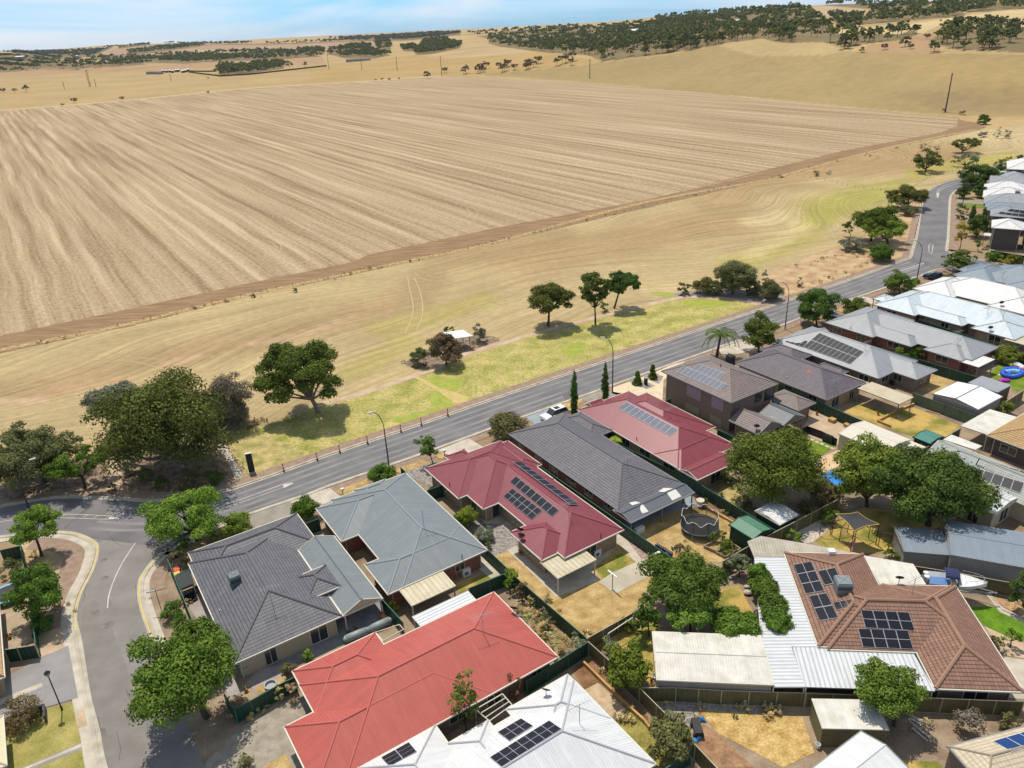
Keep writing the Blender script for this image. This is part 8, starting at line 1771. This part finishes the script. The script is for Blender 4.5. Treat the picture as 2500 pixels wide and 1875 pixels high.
# inflatables on the far lawn
def blob(name, label, t, x, y, sx, sy, sz, m, z=0, n=14):
    b = G(t, x, y, z); root = empty(name, (b.x, b.y, z), label, 'inflatable'); mb = MB(); mb.lathe(b, [(1 * math.sin(a / 8 * math.pi), sz - sz * math.cos(a / 8 * math.pi)) for a in range(9)], n, sx=sx, sy=sy); mb.build('body', m, root, smooth=True); return root
b = G('Q7', 820, 440); root = empty('inflatable_slide', b, 'blue inflatable water slide with dark blue edges on the lawn', 'inflatable')
MBl = flat('blue_vinyl', (.02, .12, .65, 1), .35); MLb = flat('light_blue_vinyl', (.20, .50, .80, 1), .35); MPk = flat('pink_vinyl', (.75, .10, .28, 1), .35); MYe = flat('yellow_vinyl', (.75, .60, .08, 1), .35); MPu = flat('magenta_vinyl', (.45, .01, .35, 1), .35)
for nm, pts, r_, m_ in (('rim_tube', 'Q7 700,440 730,390 790,380 850,385 940,425 860,470 800,475 740,465 700,440', .35, MBl), ('slide_surface', 'Q7 740,420 830,410 900,425', .45, MLb), ('inner_tube', 'Q7 780,455 790,410 830,395', .2, MBl)):
    q = smooth(P(pts, .35), 3); mb = MB(); mb.path(q, r_, 8); mb.build(nm, m_, root, smooth=True)
root = empty('inflatable_slide', G('Q7', 890, 360), 'pink white and yellow inflatable slide behind the blue one', 'inflatable')
for nm, pts, r_, m_ in (('pink_tube', 'Q7 690,292 740,310 780,325', .28, MPk), ('yellow_tube', 'Q7 780,325 820,345', .28, MYe), ('body_tube', 'Q7 830,345 870,335 930,370 940,385', .5, CW), ('edge_tube', 'Q7 850,330 890,360 950,395', .22, MPk)):
    q = P(pts, .4); mb = MB(); mb.path(q, r_, 8); mb.build(nm, m_, root, smooth=True)
blob('inflatable_ring', 'magenta inflatable lying on the lawn below the blue slide', 'Q7', 720, 530, 1.0, .5, .25, MPu)
sheet('slide_mat', P('Q7 635,455 740,415 900,450 795,500'), .045, MC['sandstone'])
# bins, tanks, stacked things
b = G('L3', 665, 1640); root = empty('wheelie_bin', b, 'dark green wheelie bin against the cream brick wall of the tiled house', 'bin'); u, v = GR.L(b)
def bin_(root, u, v, m, lid):
    mb = MB(); mb.box8([GR.W(u - .24, v - .26, .08), GR.W(u - .24, v + .26, .08), GR.W(u + .24, v + .26, .08), GR.W(u + .24, v - .26, .08)][::1] + [GR.W(u - .3, v - .34, 1.0), GR.W(u - .3, v + .34, 1.0), GR.W(u + .3, v + .34, 1.0), GR.W(u + .3, v - .34, 1.0)]); mb.build('body', m, root)
    mb = MB(); mb.box(GR, u - .32, u + .32, v - .37, v + .37, 1.0, 1.06); mb.build('lid', lid, root); mb = MB(); mb.tube(GR.W(u - .28, v - .3, .1), GR.W(u + .28, v - .3, .1), .1, n=10); mb.build('wheel', M_dark, root)
bin_(root, u, v, M_green, M_green)
for lb, x, y, lid in (('bin with a red lid at the green side fence of the tiled house', 118, 850, M_red), ('bin with a yellow lid at the green side fence of the tiled house', 124, 885, M_yel)):
    b = G('L3', x, y); root = empty('wheelie_bin', b, lb, 'bin'); u, v = GR.L(b); bin_(root, u, v, M_green, lid)
polyroof('lean_to', 'small dark awning roof at the green side fence of the tiled house', 'awning', 'L3 90,845 210,800 245,905 135,950', 1.9, flat('dark_awning', (.035, .045, .045, 1), .8))
for i, (x, y) in enumerate(((190, 985), (200, 1010), (210, 1040))):
    boxthing('wooden_crate', ('top crate of the stack beside the dark awning', 'middle crate of the stack beside the dark awning', 'lowest crate of the stack beside the dark awning')[i], 'crate', 'L3', x, y + 25, 1.3, .5, .6 - .15 * i, M_dark if i else M_grey)
a, b = G('L3', 1480, 1385), G('L3', 1830, 1235); root = empty('covered_kayak', (a + b) / 2, 'long pale blue-grey covered tank lying beside the tiled house patio', 'tank')
for nm, p, q in (('tank', a, a + (b - a) * .47), ('tank', a + (b - a) * .52, b)):
    d = (q - p).normalized(); mb = MB(); mb.tube(p + Vector((0, 0, .4)), q + Vector((0, 0, .4)), .42, n=12); mb.tube(p - d * .3 + Vector((0, 0, .38)), p + Vector((0, 0, .4)), .15, .42, 12); mb.tube(q + Vector((0, 0, .4)), q + d * .3 + Vector((0, 0, .38)), .42, .15, 12); mb.build(nm, flat('pale_poly', srgb(160, 172, 172), .5), root, smooth=True)
b = G('L3', 1785, 1210); root = empty('terracotta_pot', b, 'terracotta pot oven under the grey patio gable', 'pot'); mb = MB(); mb.lathe(b, [(.22, 0), (.38, .35), (.3, .7), (.12, .85), (.12, 1.1), (.16, 1.15)], 14); mb.build('pot', flat('terracotta', srgb(206, 130, 80), .8), root, smooth=True)
b = G('N6', 893, 425); root = empty('fire_pit', b, 'round fire pit ring on the sandy bed behind the green fence', 'fire pit'); mb = MB(); mb.lathe(b, [(.55, .04), (.6, .35), (.5, .35), (.48, .1), (0, .1)], 20); mb.build('ring', M_grey, root)
# ladders / white frames under the dark green tree
for i, (x0, y0, x1, y1) in enumerate(((1115, 1325, 1270, 1392), (1120, 1340, 1240, 1440), (1140, 1390, 1245, 1475))):
    a, b = G('M6', x0, y0, .35), G('M6', x1, y1, .15); root = empty('ladder', (a + b) / 2, ('upper white frame leaning in the lower right dirt yard', 'middle white frame leaning in the lower right dirt yard', 'lowest white frame leaning in the lower right dirt yard')[i], 'ladder'); d = (b - a).normalized(); n = Vector((-d.y, d.x, 0)) * .22
    for sg in (-1, 1): mb = MB(); mb.tube(a + n * sg, b + n * sg, .04, n=5); mb.build('rail', M_white, root)
    for k in range(7): p = a + (b - a) * ((k + .5) / 7); mb = MB(); mb.tube(p - n, p + n, .025, n=5); mb.build('rung', M_grey, root)
b = G('M6', 520, 1530); root = empty('bucket', b, 'white bucket at the corner of the olive walled shed', 'bucket'); mb = MB(); mb.lathe(b, [(0, .06), (.16, .06), (.22, .5), (.2, .5), (.14, .1)], 12); mb.build('bucket', M_white, root)
b = G('M5', 1152, 1028); root = empty('bucket', b, 'white tub beside the left wall of the big white shed', 'bucket'); mb = MB(); mb.lathe(b, [(0, .06), (.25, .06), (.33, .4), (.3, .4), (.2, .1)], 12); mb.build('bucket', M_white, root)
mt = flat('blue_tarp', (.04, .22, .55, 1), .6)
for i, s in enumerate(('M5 1445,1300 1500,1310 1515,1335 1470,1330', 'M5 1425,1440 1490,1405 1495,1430 1450,1478 1420,1470')):
    q = P(s, .12); c = sum(q, Vector()) / len(q); mb = MB(); mb.v = [tuple(c + Vector((0, 0, .25)))] + [tuple(p) for p in q] + [tuple((p - c) * .55 + c + Vector((0, 0, .3 if k % 2 else .1))) for k, p in enumerate(q)]
    n = len(q)
    for k in range(n): j = (k + 1) % n; mb.f += [(1 + k, 1 + j, 1 + n + j, 1 + n + k), (1 + n + k, 1 + n + j, 0)]; mb.m += [0, 0]; mb.uv += [(0, 0)] * 7
    mb.f.append(tuple(range(1, n + 1))[::-1]); mb.m.append(0); mb.uv += [(0, 0)] * n
    tag(mb.build('tarpaulin', mt, None, loc=(c.x, c.y, 0)), ('crumpled blue tarpaulin above the black cart', 'crumpled blue tarpaulin below the black cart')[i], 'tarpaulin')
b = G('M5', 1445, 1400); fr = Fr(G('M5', 1425, 1330) - b); u, v = fr.L(b); root = empty('garden_cart', b, 'black garden cart between the blue tarpaulins', 'cart'); mb = MB(); mb.box(fr, u - .8, u + .8, v - .35, v + .35, .35, .75); mb.build('tray', M_dark, root)
for du in (-.55, .55):
    for dv in (-.4, .4): mb = MB(); mb.tube(fr.W(u + du, v + dv - .05, .2), fr.W(u + du, v + dv + .05, .2), .2, n=10); mb.build('wheel', M_dark, root)
mb = MB(); mb.tube(fr.W(u + .8, v, .5), fr.W(u + 1.5, v, 1.0), .03, n=5); mb.build('handle', M_dark, root)
# outdoor table under the patio
b = G('M1', 1282, 1350); root = empty('patio_table', b, 'round patio table in the shade of the cream patio roof', 'table'); mb = MB(); mb.lathe(b + Vector((0, 0, .70)), [(0, .04), (.55, .04), (.55, 0), (0, 0)], 18); mb.build('table_top', M_conc, root); mb = MB(); mb.tube(b, b + Vector((0, 0, .7)), .05, n=6); mb.build('leg', M_dark, root)
# low garden wall at the bottom left
a, b, c = G('L2', 258, 1275, .9), G('L2', 0, 1378, .9), G('L2', 272, 1330, .9)
for p in (a, b, c): p.z = 0
d = (a - b).normalized(); n = Vector((d.y, -d.x, 0)); b = b - d * 6; root = empty('garden_wall', a, 'dark rendered planter wall filled with reddish grasses at the bottom left', 'wall'); w_ = .12
for nm, p, q in (('wall', a, b), ('wall', a + n * 1.6, a)):
    dd = (q - p).normalized(); nn = Vector((dd.y, -dd.x, 0)) * .1; k = [p - nn, q - nn, q + nn, p + nn]
    if (k[1] - k[0]).cross(k[2] - k[0]).z < 0: k = k[::-1]
    mb = MB(); mb.box8(k + [x + Vector((0, 0, .9)) for x in k]); mb.build(nm, W_dk, root)
tree('ornamental_grass', 'dark reddish grasses inside the planter wall at the bottom left', 'plant', 'L2', 20, 260, 1275, 1400, kind='shrub', tone='brown', leaf=.10, trunk=False, dens=.7)
b = G('L2', 492, 1362); root = empty('service_pit', b, 'pale concrete service pit lids beside the kerb at the bottom left', 'pit cover')
for s in ('L2 458,1318 505,1302 515,1345 462,1368', 'L2 462,1370 515,1347 524,1400 470,1420'):
    q = P(s, .075); q = q if (q[1] - q[0]).cross(q[2] - q[0]).z > 0 else q[::-1]; mb = MB(); mb.box8([p - Vector((0, 0, .06)) for p in q] + q); mb.build('lid', M_dirt, root)
# little blue trampoline in the left corner garden
c = G('L2', 55, 640); root = empty('trampoline', c, 'small dark trampoline with a light blue rim in the left corner garden', 'trampoline'); mb = MB(); mb.lathe(c + Vector((0, 0, .7)), [(0, 0), (1.5, .02)], 20); mb.build('mat', M_dark, root); mb = MB(); mb.lathe(c + Vector((0, 0, .7)), [(1.5, .03), (1.8, .03), (1.8, -.06)], 20); mb.build('spring_cover', MLb, root)
for i in range(6): t0 = 1.047 * i; p = c + Vector((1.75 * math.cos(t0), 1.75 * math.sin(t0), 0)); mb = MB(); mb.tube(p, p + Vector((0, 0, .7)), .03, n=5); mb.build('leg', M_grey, root)
# pergola over the side passage next to the salmon roof
root = empty('pergola', G('L4', 1900, 1080), 'cream open pergola frame between the salmon roof and the white roof', 'pergola'); z = 2.4
q = [G('L4', x, y, z) for x, y in ((1772, 1050), (1980, 930), (2055, 1015), (1880, 1140))]
for i in range(4): mb = MB(); mb.tube(q[i], q[(i + 1) % 4], .06, n=4); mb.build('beam', M_cream, root); mb = MB(); mb.tube((q[i].x, q[i].y, 0), q[i], .05, n=4); mb.build('post', M_cream, root)
for f in (.35, .7): mb = MB(); a = q[0] + (q[3] - q[0]) * f; b = q[1] + (q[2] - q[1]) * f; mb.tube(a, b, .05, n=4); mb.build('rafter', M_cream, root)
root = empty('pergola', G('L4', 1110, 460), 'small cream framed pergola between the salmon roof and the green fence', 'pergola')
q = [G('L4', x, y, 2.0) for x, y in ((1000, 455), (1185, 395), (1218, 432), (1060, 520))]
for i in range(4): mb = MB(); mb.tube(q[i], q[(i + 1) % 4], .05, n=4); mb.build('beam', M_cream, root); mb = MB(); mb.tube((q[i].x, q[i].y, 0), q[i], .04, n=4); mb.build('post', M_cream, root)
# stones in the green garden
for i, (x, y) in enumerate(((870, 1010), (905, 930), (1000, 930), (1070, 1190), (1060, 1115), (1090, 905))):
    b = G('Q3', x, y); mb = MB(); s_ = (.25, .3, .28, .45, .3, .25)[i]; mb.lathe(b, [(s_ * math.sin(a / 5 * math.pi), s_ * .6 - s_ * .6 * math.cos(a / 5 * math.pi)) for a in range(6)], 7, sx=1.2, sy=.8)
    tag(mb.build('garden_rock', M_conc, None, loc=b), 'one of the pale rocks edging the garden bed beside the climbing hedge', 'rock', 'pale rocks edging the garden bed')
# people-free scene; table setting under the far carport
boxthing('outdoor_lounge', 'dark outdoor setting under the pale grey roof extension', 'furniture', 'M3', 1275, 250, 2.2, 1.0, .8, M_dark)
boxthing('outdoor_chair', 'white plastic chair under the white patio roof of the red brick house', 'chair', 'M4', 1740, 1030, .5, .5, .8, M_white)
boxthing('cool_box', 'blue cool box beside the red brick wall', 'box', 'M4', 1690, 1025, .8, .5, .45, MBl)
# ---------------------------------------------------------------- checks
# terracotta pots on the patios
pm_ = None
for t, x, y in (('L3', 1500, 1330), ('L3', 1560, 1300), ('L3', 760, 1560), ('M1', 900, 1180), ('M1', 650, 800), ('M2', 1480, 1190), ('M2', 1000, 1330), ('M3', 720, 480), ('M3', 1160, 480), ('M4', 1540, 1060), ('M4', 1800, 1060), ('M3', 640, 640), ('M5', 1130, 1060), ('L2', 60, 880), ('N6', 1130, 300), ('N6', 560, 480)):
    b = G(t, x, y, .04); root = empty('plant_pot', b, 'one of the small potted plants standing on the patios', 'plant pot', 'small potted plants on the patios')
    if pm_ is None:
        mb = MB(); mb.lathe((0, 0, 0), [(.14, 0), (.22, .38), (.19, .38), (0, .32)], 10); o1 = mb.build('pot', MC['terracotta'], root); C, Rr = crownpts('shrub', .26, .25, rng, 5); C[:, 2] += .5; V, F, cl = leafmesh('w', C, Rr, 120, .05, 'green', rng); o2 = bpy.data.objects.new('leaves', rawmesh('leaves', V, F, cl, [M_leaf])); col.objects.link(o2); o2.parent = root; o1.data.transform(Matrix.Translation(root.location)); pm_ = (o1.data, o2.data)
    else:
        for nm, d in zip(('pot', 'leaves'), pm_): o = bpy.data.objects.new(nm, d); col.objects.link(o); o.parent = root
# weed tufts along fences and verges
rw = np.random.default_rng(5); wm_ = []
for k, tn in enumerate(('dry', 'olive', 'dry')):
    C, Rr = crownpts('shrub', .42, .3, rw, 6); C[:, 2] += .25; V, F, cl = leafmesh('w', C, Rr, 170, .055, tn, rw); V[:, 2] = np.maximum(V[:, 2], .03); wm_.append(rawmesh('weed_tuft', V, F, cl, [M_leaf]))
for s, n_ in (('M5 230,460 620,740', 14), ('M5 260,600 470,860', 14), ('M5 700,800 1080,1180', 9), ('M5 900,1290 1250,1640', 12), ('M6 20,1290 420,1310', 10), ('M6 1180,1320 1800,1340', 12), ('M5 1150,1180 1800,1210', 10), ('N6 450,930 900,660', 10), ('L3 30,900 110,1250', 6), ('M2 1700,1200 1880,1320', 8), ('M3 60,1010 260,1150', 8), ('M3 700,1220 900,1150', 7), ('Z4 100,1000 900,850', 16), ('Z4 300,1150 1000,920', 12), ('L1 100,1300 500,1250', 10), ('L1 1150,1180 1800,1200', 14), ('N1 100,665 2100,215', 40), ('N2 200,640 2100,205', 40), ('N3 100,600 1800,205', 30), ('L5 -100,980 500,880', 14), ('L5 1320,480 1950,270', 14), ('M4 1520,1180 1700,1250', 5), ('L2 140,330 400,700', 12)):
    a, b = P(s)
    for i in range(n_):
        p = a + (b - a) * rw.uniform(0, 1) + Vector((rw.normal() * 1.0, rw.normal() * 1.0, .03)); o = bpy.data.objects.new('weed_tuft', wm_[int(rw.integers(0, 3))]); col.objects.link(o); o.location = p; q = rw.uniform(.5, 1.5); o.scale = (q, q, q); o.rotation_euler = (0, 0, rw.uniform(0, 6))
        if i % 1 == 0: tag(o, 'one of the small dry weed tufts growing along the fences and bare ground', 'weed', 'small dry weed tufts')
print('objects', len(bpy.data.objects))
for o in bpy.data.objects:
    if o.get('label') and len(str(o['label']).split()) > 16: print('LONG', o.name, o['label'])
# ---------------------------------------------------------------- haze
hm = bpy.data.materials.new('air'); hm.use_nodes = True; t = hm.node_tree; t.nodes.clear(); ho = t.nodes.new('ShaderNodeOutputMaterial'); pv = t.nodes.new('ShaderNodeVolumePrincipled')
pv.inputs['Color'].default_value = (.80, .90, 1.0, 1); pv.inputs['Density'].default_value = .000028; pv.inputs['Anisotropy'].default_value = .2; t.links.new(pv.outputs[0], ho.inputs['Volume'])
HZ = float(max(gz.max() + 25, 90)); lo_ = float(gz.min()) - 1
mb = MB(); c = [(-7000, -3000), (7000, -3000), (7000, 9000), (-7000, 9000)]; mb.box8([(x, y, lo_) for x, y in c] + [(x, y, HZ) for x, y in c]); hz_ = mb.build('haze', hm); hz_['kind'] = 'stuff'
sc.cycles.volume_bounces = 0
